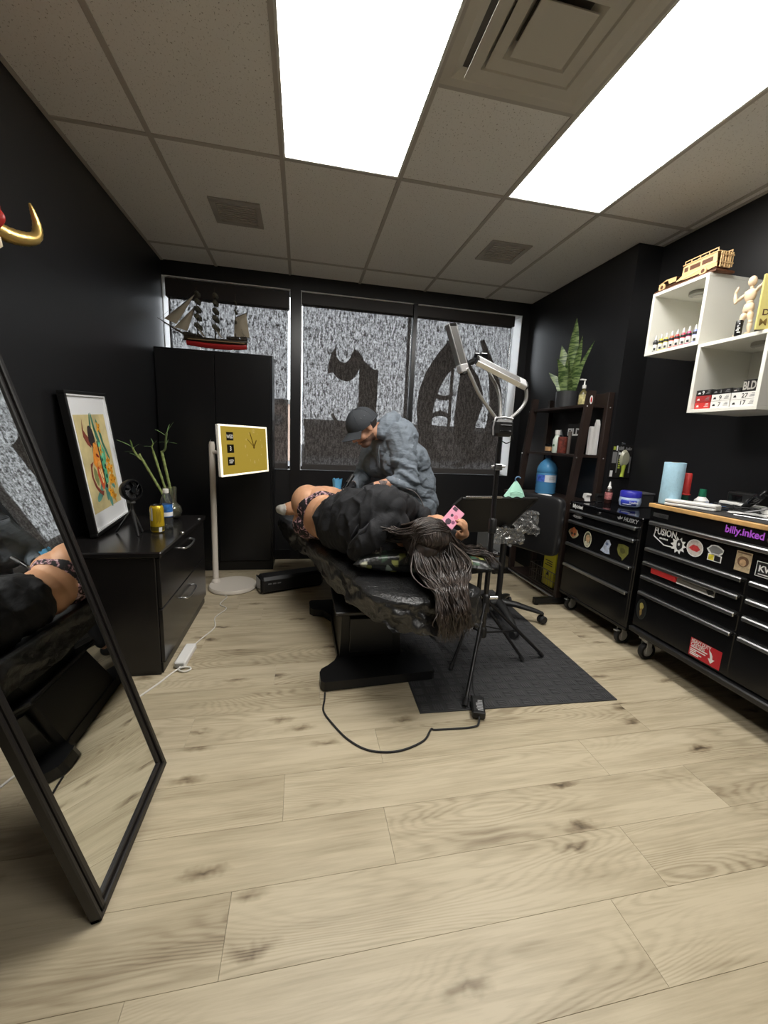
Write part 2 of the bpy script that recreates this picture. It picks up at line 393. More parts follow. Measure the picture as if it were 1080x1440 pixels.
# ---- four-way diffuser and the two small vents
cx, cy = (xs[3] + xs[4]) / 2, Y0 - 1.5 * T
t = thing('air_diffuser', 'square stepped four-way air diffuser between the two lit ceiling panels', 'vent', (cx, cy, ZC))
def ring(b, r0, z0, r1, z1, th=.0025):
    for s_ in range(4):
        M_ = Matrix.Translation((cx, cy, 0)) @ Matrix.Rotation(s_ * pi / 2, 4, 'Z')
        q = [(-r0, -r0, z0), (r0, -r0, z0), (r1, -r1, z1), (-r1, -r1, z1)]
        b.add([Vector(p) for p in q] + [Vector(p) + Vector((0, 0, th)) for p in q], [(0, 1, 2, 3), (7, 6, 5, 4), (0, 4, 5, 1), (2, 6, 7, 3)], False, 0, M_)
b = B(); ring(b, .298, ZC - .001, .262, ZC - .003); ring(b, .262, ZC - .003, .225, ZC + .018); part('outer_flange', b, VENT, t)
for r0, z0 in ((.222, -.026), (.165, -.024)):
    b = B(); ring(b, r0, ZC + z0, r0 - .045, ZC + z0 + .003); ring(b, r0 - .045, ZC + z0 + .003, r0 - .075, ZC + .016); part('vane_ring', b, VENT, t)
b = B(); b.box(cx - .10, cx + .10, cy - .10, cy + .10, ZC - .028, ZC - .024, .001); ring(b, .10, ZC - .026, .06, ZC - .002); part('centre_plate', b, VENT, t)
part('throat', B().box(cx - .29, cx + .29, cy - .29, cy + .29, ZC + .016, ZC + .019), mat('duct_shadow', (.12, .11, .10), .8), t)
for vx, lab in ((-.411, 'small louvred ceiling vent above the tall black cabinet'), (1.417, 'small louvred ceiling vent above the blackletter window sign')):
    t = thing('ceiling_vent', lab, 'vent', (vx, 3.008, ZC), group='small ceiling vents')
    f = B()
    for a, b_, c, d in ((-.15, .15, -.15, -.115), (-.15, .15, .115, .15), (-.15, -.115, -.115, .115), (.115, .15, -.115, .115)): f.box(vx + a, vx + b_, 3.008 + c, 3.008 + d, ZC - .006, ZC + .004, .002)
    part('frame', f, VENT2, t)
    for k in range(10):
        y = 3.008 - .105 + k * .0233
        part('slat', B().box(-.115, .115, -.010, .010, -.001, .001, M=Matrix.Translation((vx, y, ZC + .0)) @ Matrix.Rotation(R(38), 4, 'X')), mat('vent_slat', (.62, .60, .56), .5), t)
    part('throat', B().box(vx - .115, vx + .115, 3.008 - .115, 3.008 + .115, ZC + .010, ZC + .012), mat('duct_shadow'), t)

# ------------------------------------------------------------------ windows, blinds, street
GLS = bpy.data.materials.new('window_glass'); GLS.use_nodes = True
def glass_nodes(m_, tint=(.95, .97, .97), body=0, bcol=(.8, .8, .8)):
    nt, N, L, p = nodes(m_); N.remove(p); out = N['Material Output']
    t = N.new('ShaderNodeBsdfTransparent'); t.inputs[0].default_value = (*tint, 1); g = N.new('ShaderNodeBsdfGlossy'); g.inputs['Roughness'].default_value = .03
    fr = N.new('ShaderNodeFresnel'); fr.inputs[0].default_value = 1.45; mx = N.new('ShaderNodeMixShader')
    L.new(fr.outputs[0], mx.inputs[0]); L.new(t.outputs[0], mx.inputs[1]); L.new(g.outputs[0], mx.inputs[2]); L.new(mx.outputs[0], out.inputs[0])
    if body:
        df = N.new('ShaderNodeBsdfDiffuse'); df.inputs[0].default_value = (*bcol, 1); m2 = N.new('ShaderNodeMixShader'); m2.inputs[0].default_value = body; L.new(mx.outputs[0], m2.inputs[1]); L.new(df.outputs[0], m2.inputs[2]); L.new(m2.outputs[0], out.inputs[0])
glass_nodes(GLS)
FRM = mat('dark_window_frame', (.012, .012, .012), .4)
JAMB = mat('white_jamb', (.90, .90, .89), .5)
WX = [(-1.146, -.105), (-.014, 1.022), (1.058, 2.125)]
for k, (a, b_) in enumerate(WX):
    w = bpy.data.objects.new(f'window_{k + 1}', None); COL.objects.link(w); w.location = ((a + b_) / 2, 4.1, .868); w['kind'] = 'structure'; OFF[w.name] = Vector(w.location)
    part('pane', B().box(a + .008, b_ - .008, 4.118, 4.124, .90, 2.445), GLS, w)
    f = B(); f.box(a, b_, 4.10, 4.14, .868, .90); f.box(a, b_, 4.10, 4.14, 2.445, 2.455); f.box(a, a + .008, 4.10, 4.14, .90, 2.445); f.box(b_ - .008, b_, 4.10, 4.14, .90, 2.445)
    part('window_frame', f, FRM, w)
    part('window_sill', B().box(a, b_, 3.94, 4.10, .868, .874), K_LAC, w)
    j = B()
    if k < 2: 
        j.box(a, a + .004, 3.945, 4.10, .874, 2.455); j.box(b_ - .004, b_, 3.945, 4.10, .874, 2.455) if k == 0 else None
    else: j.box(b_ - .006, b_, 3.942, 4.10, .874, 2.455)
    j.box(a + .004, b_ - .006, 3.945, 4.10, 2.449, 2.454)
    part('jamb_lining', j, JAMB, w)
struct('trim_3', B().box(1.022, 1.058, 3.945, 4.14, .868, 2.455), mat('black_mullion'))

BLD = bpy.data.materials.new('solar_screen_weave'); BLD.use_nodes = True
def blind_nodes():
    nt, N, L, p = nodes(BLD); N.remove(p); out = N['Material Output']
    g = N.new('ShaderNodeNewGeometry')
    def noi(sc, det):
        mp = N.new('ShaderNodeMapping'); mp.inputs['Scale'].default_value = sc; L.new(g.outputs['Position'], mp.inputs[0])
        n = N.new('ShaderNodeTexNoise'); n.inputs['Scale'].default_value = 1; n.inputs['Detail'].default_value = det; L.new(mp.outputs[0], n.inputs[0]); return n.outputs['Fac']
    a = noi((95, 1, 58), 2); b_ = noi((55, 1, 17), 2)
    ad = N.new('ShaderNodeMath'); ad.operation = 'ADD'; L.new(a, ad.inputs[0]); L.new(b_, ad.inputs[1])
    r = N.new('ShaderNodeMapRange'); r.inputs[1].default_value = .80; r.inputs[2].default_value = 1.20; r.inputs[3].default_value = .0; r.inputs[4].default_value = .082; L.new(ad.outputs[0], r.inputs[0])
    t = N.new('ShaderNodeBsdfTransparent'); d = N.new('ShaderNodeBsdfDiffuse'); d.inputs[0].default_value = (.10, .092, .088, 1)
    cr = N.new('ShaderNodeValToRGB'); ce_ = cr.color_ramp.elements; ce_[0].position = .42; ce_[0].color = (.045, .041, .038, 1); ce_[1].position = .62; ce_[1].color = (.125, .115, .110, 1); hv = N.new('ShaderNodeMath'); hv.operation = 'MULTIPLY'; hv.inputs[1].default_value = .5; L.new(ad.outputs[0], hv.inputs[0]); L.new(hv.outputs[0], cr.inputs[0]); L.new(cr.outputs[0], d.inputs[0])
    tl = N.new('ShaderNodeBsdfTranslucent'); tl.inputs[0].default_value = (.004, .0036, .0034, 1); sm = N.new('ShaderNodeAddShader'); L.new(d.outputs[0], sm.inputs[0]); L.new(tl.outputs[0], sm.inputs[1])
    mx = N.new('ShaderNodeMixShader'); L.new(r.outputs[0], mx.inputs[0]); L.new(sm.outputs[0], mx.inputs[1]); L.new(t.outputs[0], mx.inputs[2]); L.new(mx.outputs[0], out.inputs[0])
blind_nodes()
BL = [(-1.118, -.128, 2.30, 'grey solar roller blind behind the model ship'), (.000, 1.0215, 2.352, 'grey solar roller blind behind the man in the cap'), (1.0585, 2.052, 2.352, 'grey solar roller blind behind the lamp arms')]
for k, (a, b_, zt, lab) in enumerate(BL):
    t = thing('roller_blind', lab, 'blind', ((a + b_) / 2, 4.0, 2.40), group='roller blinds')
    part('fabric', B().grid(1, 1, lambda u, v: (a + (b_ - a) * u, 4.0008, .925 + (zt - .875) * v), smooth=False), BLD, t)
    part('valance', B().box(a - (.012 if k != 2 else 0), b_ + (.012 if k != 1 else 0), 3.965, 4.04, zt, (2.444, 2.449, 2.4495)[k], .004), mat('bronze_valance', (.022, .017, .015), .45), t)
    part('bottom_bar', B().box(a, b_, 3.993, 4.008, .8755, .93, .003), mat('bottom_bar_paint', (.05, .045, .042), .5), t)
    part('bead_chain', B().tube([(b_ - .010, 3.985, 2.34), (b_ - .010, 3.984, .95)], .0018, 5), CHR, t)

# blackletter vinyl on the glass: traced in metres on the pane
SVIN = mat('sign_vinyl', (.03, .027, .025), .6)
def px_poly(pts, x0, z0, sx, sz): return [(x0 + a * sx, z0 - b_ * sz) for a, b_ in pts]
# ---- the two blackletter letters on the glass, seen from inside
def zoomxy(q):   # positions on the pane measured from the photograph, in metres
    return q
LY = 4.1165
r_poly = [(.238,1.79),(.245,1.89),(.275,1.985),(.325,2.075),(.318,2.01),(.322,1.955),(.36,1.915),(.40,1.905),(.44,1.93),(.465,1.985),(.49,2.045),(.54,2.02),(.60,1.93),(.68,1.87),(.735,1.862),(.732,1.60),(.725,1.35),(.715,1.20),(.66,1.24),(.60,1.33),(.545,1.42),(.545,1.60),(.548,1.86),(.525,1.82),(.49,1.765),(.44,1.735),(.385,1.74),(.33,1.765),(.285,1.81),(.258,1.80)]
t = solo('vinyl_letter', B().prism(r_poly, (0, LY, 0), (1, 0, 0), (0, 0, 1), .0012), SVIN, 'dark blackletter vinyl letter r on the middle window glass', 'sign', (.5, LY, 1.2), 'blackletter window lettering')
b = B(); b.prism([(.275, 1.41), (.30, 1.43), (.44, 1.21), (.40, 1.19)], (0, LY, 0), (1, 0, 0), (0, 0, 1), .0012); solo('vinyl_stroke', b, SVIN, 'slanting dark vinyl stroke beside the cap on the middle window', 'sign', (.35, LY, 1.2), 'blackletter window lettering')
b = B()
O1 = [(1.44,2.20),(1.33,2.06),(1.22,1.88),(1.16,1.70),(1.145,1.52),(1.165,1.34),(1.23,1.17),(1.33,1.04),(1.42,.98),(1.45,1.03),(1.375,1.13),(1.32,1.26),(1.315,1.42),(1.33,1.57),(1.375,1.73),(1.44,1.86),(1.52,1.94),(1.555,1.99),(1.50,2.08)]
O2 = [(1.44,2.20),(1.53,2.20),(1.66,2.03),(1.80,1.86),(1.85,1.72),(1.86,1.58),(1.80,1.38),(1.77,1.25),(1.79,1.12),(1.84,1.06),(1.79,1.00),(1.72,1.06),(1.62,1.15),(1.565,1.27),(1.56,1.50),(1.575,1.75),(1.60,1.96),(1.52,1.95)]
O3 = [(1.775,2.23),(1.82,2.245),(1.90,2.10),(1.99,1.95),(2.06,1.76),(2.085,1.56),(2.07,1.38),(2.00,1.20),(1.92,1.08),(1.80,.985),(1.65,.93),(1.55,.96),(1.65,.99),(1.77,1.06),(1.84,1.14),(1.90,1.28),(1.93,1.46),(1.935,1.66),(1.91,1.85),(1.86,2.02)]
O4 = [(1.485,1.93),(1.52,1.93),(1.515,1.15),(1.50,.99),(1.475,.99),(1.485,1.15)]
def arc(cx, cz, rr, a0, a1, w, n=10):
    o = [(cx + rr * cos(R(a0 + (a1 - a0) * i / n)), cz + rr * .75 * sin(R(a0 + (a1 - a0) * i / n))) for i in range(n + 1)]
    return o + [(x, z + w) for x, z in reversed(o)]
for q in (O1, O2, O3, O4, arc(1.42, 1.70, .115, 190, 350, .05), arc(1.405, 1.37, .12, 10, 170, .05)): b.prism(q, (0, LY, 0), (1, 0, 0), (0, 0, 1), .0012)
solo('vinyl_letter', b, SVIN, 'large dark blackletter vinyl letter O on the window behind the lamp', 'sign', (1.6, LY, 1.2), 'blackletter window lettering')

# ---- the street outside
struct('ground_outside', B().box(-30, 30, 4.3, 60, -.3, -.02), mat('wet_asphalt', (.05, .05, .053), .8))
t = thing('street_building', 'low grey brown building across the street seen through the blinds', 'building', (4, 27, -.02))
part('wall', B().box(0.2, 40, 26, 32, -.02, 1.9), mat('far_brick', (.055, .044, .038), .9, var=.2, vscale=.6), t)
part('roof', B().box(0.1, 40.2, 25.8, 32.2, 1.9, 2.2), mat('far_fascia', (.09, .085, .08), .8), t)
t = thing('brick_building', 'tan brick building seen at the right edge of the blind behind the cabinet', 'building', (-2.2, 20, -.02))
part('wall', B().box(-6, -.4, 20, 26, -.02, 2.6), mat('far_tan_brick', (.22, .155, .12), .9, var=.15, vscale=1), t)
part('roof', B().box(-6.1, -.3, 19.9, 26.1, 2.6, 2.8), mat('far_fascia'), t)
part('window', B().box(-1.6, -.9, 19.97, 20.0, 1.6, 2.1), mat('far_window', (.03, .03, .035), .2), t)

# ------------------------------------------------------------------ tall black cabinet
t = thing('tall_cabinet', 'tall black two-door cabinet under the window with the model ship on top', 'cabinet', (-.69, 3.62, 0))
X1, X2, CY = -1.138, -.244, 3.607
part('body', B().box(X1, X2, CY + .02, 3.92, .0, 1.832, .003), K_LAC, t)
part('plinth', B().box(X1 + .01, X2 - .01, CY + .012, CY + .02, .005, .085), K_LAC, t)
for a, b_, hx in ((X1 + .014, -.692, -.735), (-.688, X2 - .014, -.645)):
    d = part('door', B().box(a, b_, CY, CY + .02, .09, 1.812, .002), K_LAC, t)
    part('handle', B().tube([(hx, CY, 1.02), (hx, CY - .022, 1.03), (hx, CY - .022, 1.12), (hx, CY, 1.13)], .004, 8), mat('dark_nickel', (.3, .3, .3), .3, 1), d)
# ------------------------------------------------------------------ low file cabinet
FX, F0, F1 = -.655, 2.005, 2.915
t = thing('file_cabinet', 'low black lateral file cabinet holding the framed print and vase', 'cabinet', (-.9, 2.46, 0))
FG = mat('black_file_lacquer', (.012, .011, .011), .22, spec=.45)
part('body', B().box(XL + .004, FX - .018, F0 + .004, F1, 0, .603, .003), FG, t)
part('worktop', B().box(XL + .003, -.642, F0 - .006, F1 + .004, .603, .632, .006), FG, t)
for k, (z0, z1) in enumerate(((.345, .598), (.06, .340))):
    d = part('drawer', B().box(FX - .018, FX, F0 + .012, F1 - .008, z0, z1, .003), FG, t)
    zc = (.555, .262)[k]
    part('handle', B().tube(smoothpath([(FX, 2.36, zc), (FX + .022, 2.37, zc - .004), (FX + .03, 2.46, zc - .008), (FX + .022, 2.56, zc - .004), (FX, 2.575, zc)], 6), .0055, 8), ALU, d)
part('toe_kick', B().box(FX - .03, FX - .012, F0 + .02, F1 - .01, .004, .056), K_LAC, t)
for y in (2.38, 2.76): part('bumper', B().sph((-.648, y, .636), (.010, .014, .009)), ALU, t)

# ------------------------------------------------------------------ model sailing ship
HUL = mat('ship_hull_black', (.03, .022, .012), .5, var=.5, vscale=30); HRED = mat('ship_hull_red', (.45, .02, .02), .4); SAIL = mat('sail_canvas', (.40, .35, .26), .8); SAILD = mat('furled_sail_green', (.09, .085, .06), .8, var=.4, vscale=40); MAST = mat('mast_wood', (.05, .035, .02), .6); RIG = mat('rigging_thread', (.06, .055, .05), .8); DECK = mat('deck_wood', (.3, .18, .08), .6)
SY, SZ = 3.77, 1.832
t = thing('model_ship', 'three-masted model sailing ship with red hull on the tall cabinet', 'model', (-.69, SY, SZ))
def hull(z0, z1, w0, w1, x0=-.945, x1=-.455):
    def fn(u, v):
        a = 2 * pi * u; s_ = v
        x = x0 + (x1 - x0) * s_
        wd = (max(0, sin(pi * min(1, (.06 + s_ * .90)))) ** .45)
        z = z0 + (z1 - z0) * (.5 + .5 * sin(a)); k = w0 + (w1 - w0) * (.5 + .5 * sin(a))
        sheer = .016 * (2 * s_ - 1) ** 2
        return (x, SY + cos(a) * k * wd, z + sheer)
    return B().grid(14, 24, fn)
part('lower_hull', hull(1.872, 1.915, .012, .040, -.93, -.46), HRED, t)
part('upper_hull', hull(1.905, 1.955, .040, .046), HUL, t)
b = B()
for x in (-.93, -.90, -.87, -.83, -.60, -.565, -.53, -.49, -.47): b.box(x - .016, x + .016, SY - .03, SY + .03, 1.955, 1.975 + .008 * (abs(x + .70) > .18), .004)
part('bulwark', b, HUL, t)
part('deck_stripe', B().box(-.91, -.47, SY - .0475, SY - .044, 1.925, 1.931), DECK, t)
part('stand_board', B().box(-.86, -.44, SY - .07, SY + .05, SZ, SZ + .012, .003), mat('stand_grey', (.25, .23, .21), .6), t)
for x in (-.83, -.57): part('stand_post', B().cyl((x, SY, SZ + .012), (x, SY, 1.878), .005), ALU, t)
part('bowsprit', B().tube([(-.92, SY, 1.955), (-1.035, SY - .01, 2.015), (-1.135, SY - .015, 2.073)], [.009, .006, .002], 8), MAST, t)
for mx, top in ((-.842, 2.335), (-.705, 2.34), (-.545, 2.318)):
    m_ = part('mast', B().tube([(mx, SY, 1.94), (mx, SY, top)], [.0055, .002], 8), MAST, t)
    if mx < -.6:
        for k, z in enumerate((2.045, 2.115, 2.175, 2.235, 2.29)):
            w = .085 - .012 * k
            part('yard', B().tube([(mx - .006, SY - w, z + .004), (mx - .006, SY + w, z + .004)], .0025, 6), MAST, m_)
            part('furled_sail', B().tube(smoothpath([(mx + .004 + .006 * (i % 2), SY - w * .9 + w * .3 * i, z - .016 + .007 * ((i * 7) % 3)) for i in range(7)], 4), [.014 + .006 * abs(sin(i * 1.7)) for i in range(25)], 8), SAILD, m_)
    else:
        for z in (2.10, 2.18, 2.25): part('furled_sail', B().tube([(mx + .002, SY - .04, z), (mx + .008, SY, z - .015), (mx + .002, SY + .04, z)], [.007, .011, .007], 8), SAILD, m_)
def tri(a, b_, c, bulge):
    a, b_, c = Vector(a), Vector(b_), Vector(c)
    def fn(u, v):
        p = a * (1 - u) + (b_ * (1 - v) + c * v) * u; p.y -= bulge * sin(pi * u * .9) * sin(pi * v); return p
    return B().grid(8, 8, fn)
part('jib_sail', tri((-.845, SY, 2.29), (-1.09, SY, 2.075), (-1.00, SY, 2.04), .02), SAIL, t)
part('jib_sail', tri((-.845, SY, 2.20), (-1.02, SY, 2.015), (-.92, SY, 1.995), .02), SAIL, t)
def quad(a, b_, c, d, bulge):
    a, b_, c, d = map(Vector, (a, b_, c, d))
    def fn(u, v):
        p = (a * (1 - u) + b_ * u) * (1 - v) + (d * (1 - u) + c * u) * v; p.y -= bulge * sin(pi * u) * sin(pi * v); return p
    return B().grid(8, 8, fn)
part('spanker_sail', quad((-.55, SY, 2.13), (-.46, SY, 2.175), (-.435, SY, 1.985), (-.56, SY, 1.985), .03), SAIL, t)
for mx in (-.842, -.705): part('course_sail', quad((mx, SY - .05, 2.03), (mx + .01, SY + .05, 2.03), (mx + .055, SY + .03, 1.965), (mx + .045, SY - .05, 1.96), .0), SAIL, t)
b = B()
for mx, top in ((-.842, 2.30), (-.705, 2.31), (-.545, 2.27)):
    for k in range(4): b.tube([(mx, SY, top - .07 * k), (mx + .055 + .02 * k, SY + (-.04 if k % 2 else .04), 1.955)], .0008, 3, False)
b.tube([(-1.13, SY, 2.07), (-.845, SY, 2.32)], .0008, 3, False); b.tube([(-1.10, SY, 2.05), (-.93, SY, 1.91)], .0008, 3, False); b.tube([(-.842, SY, 2.30), (-.705, SY, 2.0)], .0008, 3, False)
b.tube([(-.58, SY, 1.98), (-.43, SY, 1.985)], .003, 5); b.tube([(-.55, SY, 2.13), (-.455, SY, 2.18)], .003, 5)
part('rigging', b, RIG, t, stuff=True)

# ------------------------------------------------------------------ rolling smart screen with a clock face
t = thing('screen_stand', 'round-based beige screen stand showing a yellow clock face by the tall cabinet', 'screen', (-.52, 3.2, 0))
part('base', B().lathe([(0, .0), (.172, 0), (.180, .008), (.180, .022), (.172, .032), (0, .034)], (-.52, 3.20, 0), 40), CREAM, t)
part('pole', B().tube([(-.655, 3.245, .03), (-.655, 3.245, 1.10), (-.655, 3.245, 1.125)], [.022, .022, .017], 20), CREAM, t)
part('pole_collar', B().lathe([(.022, .032), (.034, .034), (.028, .055), (.022, .06)], (-.655, 3.245, 0), 20), CREAM, t)
SX = Vector((cos(1.134), sin(1.134), 0)); SN = Vector((sin(1.134), -cos(1.134), 0)); tl = -.05
SV = (Vector((0, 0, 1)) * cos(tl) + SN * sin(tl)).normalized(); SNn = SX.cross(SV); SC0 = Vector((-.393, 3.099, 1.077))
def scr(x, y, n=0): return SC0 + SX * x + SV * y + SNn * n
part('bracket', B().tube([(-.655, 3.245, 1.05), scr(-.05, -.03, -.03)], .014, 12), CREAM, t)
SM = frame_m(SC0, SX, SV)
part('housing', B().box(-.30, .30, -.1725, .1725, -.028, -.004, .008, M=SM), WHT, t)
f = B()
for q in ((-.30, .30, .160, .1725), (-.30, .30, -.1725, -.160), (-.30, -.286, -.160, .160), (.286, .30, -.160, .160)): f.box(*q, -.006, .003, .0015, M=SM)
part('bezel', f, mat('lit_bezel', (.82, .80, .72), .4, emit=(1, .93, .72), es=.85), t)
YEL = mat('screen_mustard', (.1, .07, .01), .3, emit=(.36, .255, .035), es=.85)
d = part('display', B().box(-.286, .286, -.160, .160, -.006, 0, M=SM), YEL, t)
DK = mat('screen_dark', (.01, .008, .004), .3); DW = mat('screen_white', (.1, .1, .1), .3, emit=(.7, .66, .55), es=.8); DB = mat('screen_brown', (.05, .03, .005), .3, emit=(.16, .09, .006), es=.5); DP = mat('screen_pale', (.05, .03, .005), .3, emit=(.62, .47, .20), es=.9)
def flat(poly, n, m_, name, par, label=None):
    return part(name, B().prism(poly, scr(0, 0, n), SX, SV, .0006), m_, par, label)
for y, s_ in ((.095, 'WED'), (.012, '3'), (-.072, 'SEP')):
    flat([(-.225, y - .028), (-.148, y - .028), (-.148, y + .028), (-.225, y + .028)], .0005, DK, 'date_tile', d)
    text('date_text', s_, .034 if len(s_) > 1 else .044, DW, d, scr(-.1865, y - .013), SX, SV, ext=.0016, bold=.012, align='CENTER')
ccx, ccy = .105, .022
def hand(a, l, w):
    u = Vector((sin(R(a)), cos(R(a)))); p = Vector((u.y, -u.x))
    return [(ccx - u.x * .012 + p.x * w, ccy - u.y * .012 + p.y * w), (ccx + u.x * l + p.x * w * .7, ccy + u.y * l + p.y * w * .7), (ccx + u.x * l - p.x * w * .7, ccy + u.y * l - p.y * w * .7), (ccx - u.x * .012 - p.x * w, ccy - u.y * .012 - p.y * w)]
flat(hand(38, .062, .008), .0008, DB, 'clock_hand', d); flat(hand(-24, .115, .006), .0014, DB, 'clock_hand', d); flat(hand(-57, .105, .003), .0020, DB, 'clock_hand', d)
for k in range(1, 13):
    a = R(30 * k); text('clock_numeral', str(k), .036 if k % 3 == 0 else .020, DP, d, scr(ccx + .112 * sin(a), ccy + .112 * cos(a) - .010), SX, SV, ext=.0006, align='CENTER')
part('power_light', B().cyl(scr(-.32, .15, -.03), scr(-.32, .15, -.03) + Vector((0, 0, .001)), .003), K_PLA, t)
# white power cable and its brick
solo('power_cable', B().tube(smoothpath([(-.55, 3.02, .006), (-.53, 2.98, .005), (-.555, 2.86, .005), (-.50, 2.78, .005), (-.545, 2.64, .005), (-.52, 2.50, .005), (-.565, 2.36, .005), (-.595, 2.26, .006)], 8), .0035, 8), mat('white_cable', (.72, .70, .64), .5), 'white power cable snaking from the screen stand to its adapter', 'cable', (-.55, 2.6, 0))
t = thing('power_adapter', 'white power adapter brick lying by the file cabinet corner', 'adapter', (-.60, 2.16, 0))
AM = Matrix.Translation((-.598, 2.155, .018)) @ Matrix.Rotation(R(-2), 4, 'Z')
part('housing', B().box(-.028, .028, -.10, .10, -.017, .017, .006, M=AM), WHT, t)
part('socket', B().box(-.020, .020, -.104, -.098, -.012, .012, .002, M=AM), mat('socket_grey', (.4, .4, .38), .5), t)
lp = [(-.598, 2.055, .012), (-.60, 2.03, .008), (-.57, 2.015, .006), (-.545, 2.03, .006), (-.555, 2.05, .008), (-.59, 2.045, .012), (-.625, 2.01, .006), (-.66, 1.93, .005), (-.73, 1.80, .005), (-.82, 1.66, .005), (-.93, 1.50, .005), (-1.02, 1.25, .005), (-1.12, 1.05, .005)]
solo('mains_cable', B().tube(smoothpath(lp, 8), .0045, 8), mat('white_cable'), 'white mains cable running from the adapter behind the floor mirror', 'cable', (-.7, 1.9, 0))

# ------------------------------------------------------------------ leaning floor mirror
t = thing('floor_mirror', 'tall black-framed floor mirror tilted back beside the file cabinet', 'mirror', (-.485, .911, 0))
th = math.atan(.268); MV = Vector((-sin(th), 0, cos(th))); MU = Vector((0, 1, 0)); MN = MU.cross(MV)
MM = frame_m(Vector((-.485, .911, .0)), MU, MV); MW, MH = .503, 1.66
FRK = mat('black_mirror_frame', (.011, .0095, .009), .38)
def rail(name, pts_w, horizontal, lo):
    b = B()
    prof = [(0, 0, .040), (.006, .034, .036), (.018, .031, .034), (.024, .036, .03), (.036, .028, .03), (.042, .020, .02)]
    return b
def mrail(axis, at, s_):
    b = B(); L_ = MH if axis == 'v' else MW
    for a0, a1, n0, n1 in ((0, .014, -.012, .014), (.014, .028, -.012, .019), (.028, .042, -.012, .011)):
        p0, p1 = (at + s_ * a0, at + s_ * a1) if s_ > 0 else (at - a1, at - a0)
        e0 = a0
        if axis == 'v': b.box(p0, p1, e0, L_ - e0, n0, n1, .0035, M=MM)
        else: b.box(e0, L_ - e0, p0, p1, n0, n1, .0035, M=MM)
    return b
for axis, at, s_ in (('v', 0, 1), ('v', MW, -1), ('h', 0, 1), ('h', MH, -1)): part('frame_rail', mrail(axis, at, s_), FRK, t)
part('mirror_glass', B().box(.03, MW - .03, .03, MH - .03, -.004, .004, M=MM), mat('mirror_silver', (.86, .88, .86), .015, 1), t)
part('back_board', B().box(.01, MW - .01, .01, MH - .01, -.012, -.006, M=MM), K_PLA, t)
part('easel_leg', B().box(-.02, .02, -.008, .008, 0, 1.235, .003, M=frame_m(Vector((-.815, .911 + MW / 2, 1.235)), (0, 1, 0), Vector((.985, 0, .16)).cross(Vector((0, 1, 0)))) @ Matrix.Rotation(pi, 4, 'X') @ Matrix.Identity(4)) if False else B().tube([(-.80, 1.162, 1.235), (-1.02, 1.162, .008)], .012, 8), FRK, t)

# ------------------------------------------------------------------ framed print on the file cabinet
ZT = .634
t = thing('framed_print', 'black-framed tattoo print in white mat leaning on the file cabinet', 'picture', (-1.05, 2.5, ZT))
AO = Vector((-1.018, 2.262, ZT + .006)); AU = Vector((-.06, 1, 0)).normalized(); lean = math.atan2(.075, .725)
AV = (Vector((0, 0, 1)) * cos(lean) - Vector((1, 0.06, 0)).normalized() * sin(lean)); AU = (AU - AV * AU.dot(AV)).normalized()
ro = R(3.0); AU, AV = AU * cos(ro) + AV * sin(ro), AV * cos(ro) - AU * sin(ro)
AMx = frame_m(AO, AU, AV); AW, AH = .505, .725
f = B()
for q in ((0, AW, 0, .016), (0, AW, AH - .016, AH), (0, .016, .016, AH - .016), (AW - .016, AW, .016, AH - .016)): f.box(*q, -.034, 0, .002, M=AMx)
part('frame', f, mat('black_frame_wood', (.010, .010, .010), .35), t)
part('mat_board', B().box(.014, AW - .014, .014, AH - .014, -.020, -.014, M=AMx), mat('mat_board_white', (.80, .81, .82), .6), t)
f = B()
for q in ((.016, AW - .016, .016, .024), (.016, AW - .016, AH - .024, AH - .016), (.016, .024, .024, AH - .024), (AW - .024, AW - .016, .024, AH - .024)): f.box(*q, -.014, -.004, M=AMx)
part('spacer', f, mat('mat_board_white'), t)
art = part('print', B().box(.062, AW - .062, .105, AH - .115, -.0145, -.013, M=AMx), mat('aged_paper', (.62, .52, .26), .7, var=.25, vscale=7), t)
pc = lambda n, c: mat('print_' + n, c, .7, var=.25, vscale=25)
AD = lambda x, y: (.062 + x * (AW - .124), .105 + y * (AH - .22))
def blob(cx, cy, rx, ry, rot=0, n=14, wob=.12, sd=0):
    rr = random.Random(sd); o = []
    for i in range(n):
        a = 2 * pi * i / n; k = 1 + rr.uniform(-wob, wob); x, y = rx * cos(a) * k, ry * sin(a) * k
        o.append(AD(cx + x * cos(rot) - y * sin(rot), cy + x * sin(rot) + y * cos(rot)))
    return o
lay = 0
def ink(name, poly, col, lv):
    part('painted_shape', B().prism(poly, AO + AU.cross(AV) * (-.0128 + .0003 * lv), AU, AV, .0002), pc(name, col), art)
G1, G2, OR, DO, BRN, BK, TEAL = (.05, .20, .13), (.10, .45, .24), (.75, .26, .03), (.55, .09, .03), (.22, .05, .03), (.03, .02, .02), (.10, .28, .22)
lf = lambda cx, cy, l, w, a, sd: blob(cx, cy, l, w, a, 10, .06, sd)
for i, q in enumerate(((.45, .90, .12, .025, 1.2), (.55, .88, .15, .03, 1.7), (.72, .80, .16, .035, 1.9), (.62, .72, .2, .04, 2.0), (.80, .62, .16, .03, 2.2), (.42, .70, .12, .03, 1.0))): ink('leaf_dark', lf(*q, i), G1, 0)
for i, q in enumerate(((.30, .16, .13, .045, .35), (.55, .16, .10, .05, 1.4), (.62, .07, .09, .05, 1.8), (.36, .20, .10, .03, .9), (.52, .30, .12, .06, 1.5), (.80, .22, .08, .03, 2.5))): ink('leaf_teal', lf(*q, 10 + i), TEAL, 1)
ink('horn', [AD(*p) for p in ((.33, .66), (.24, .70), (.16, .78), (.17, .86), (.22, .96), (.20, .85), (.26, .80), (.36, .74))], BRN, 1)
ink('hair', blob(.40, .77, .10, .12, .3, 14, .1, 3), BK, 2)
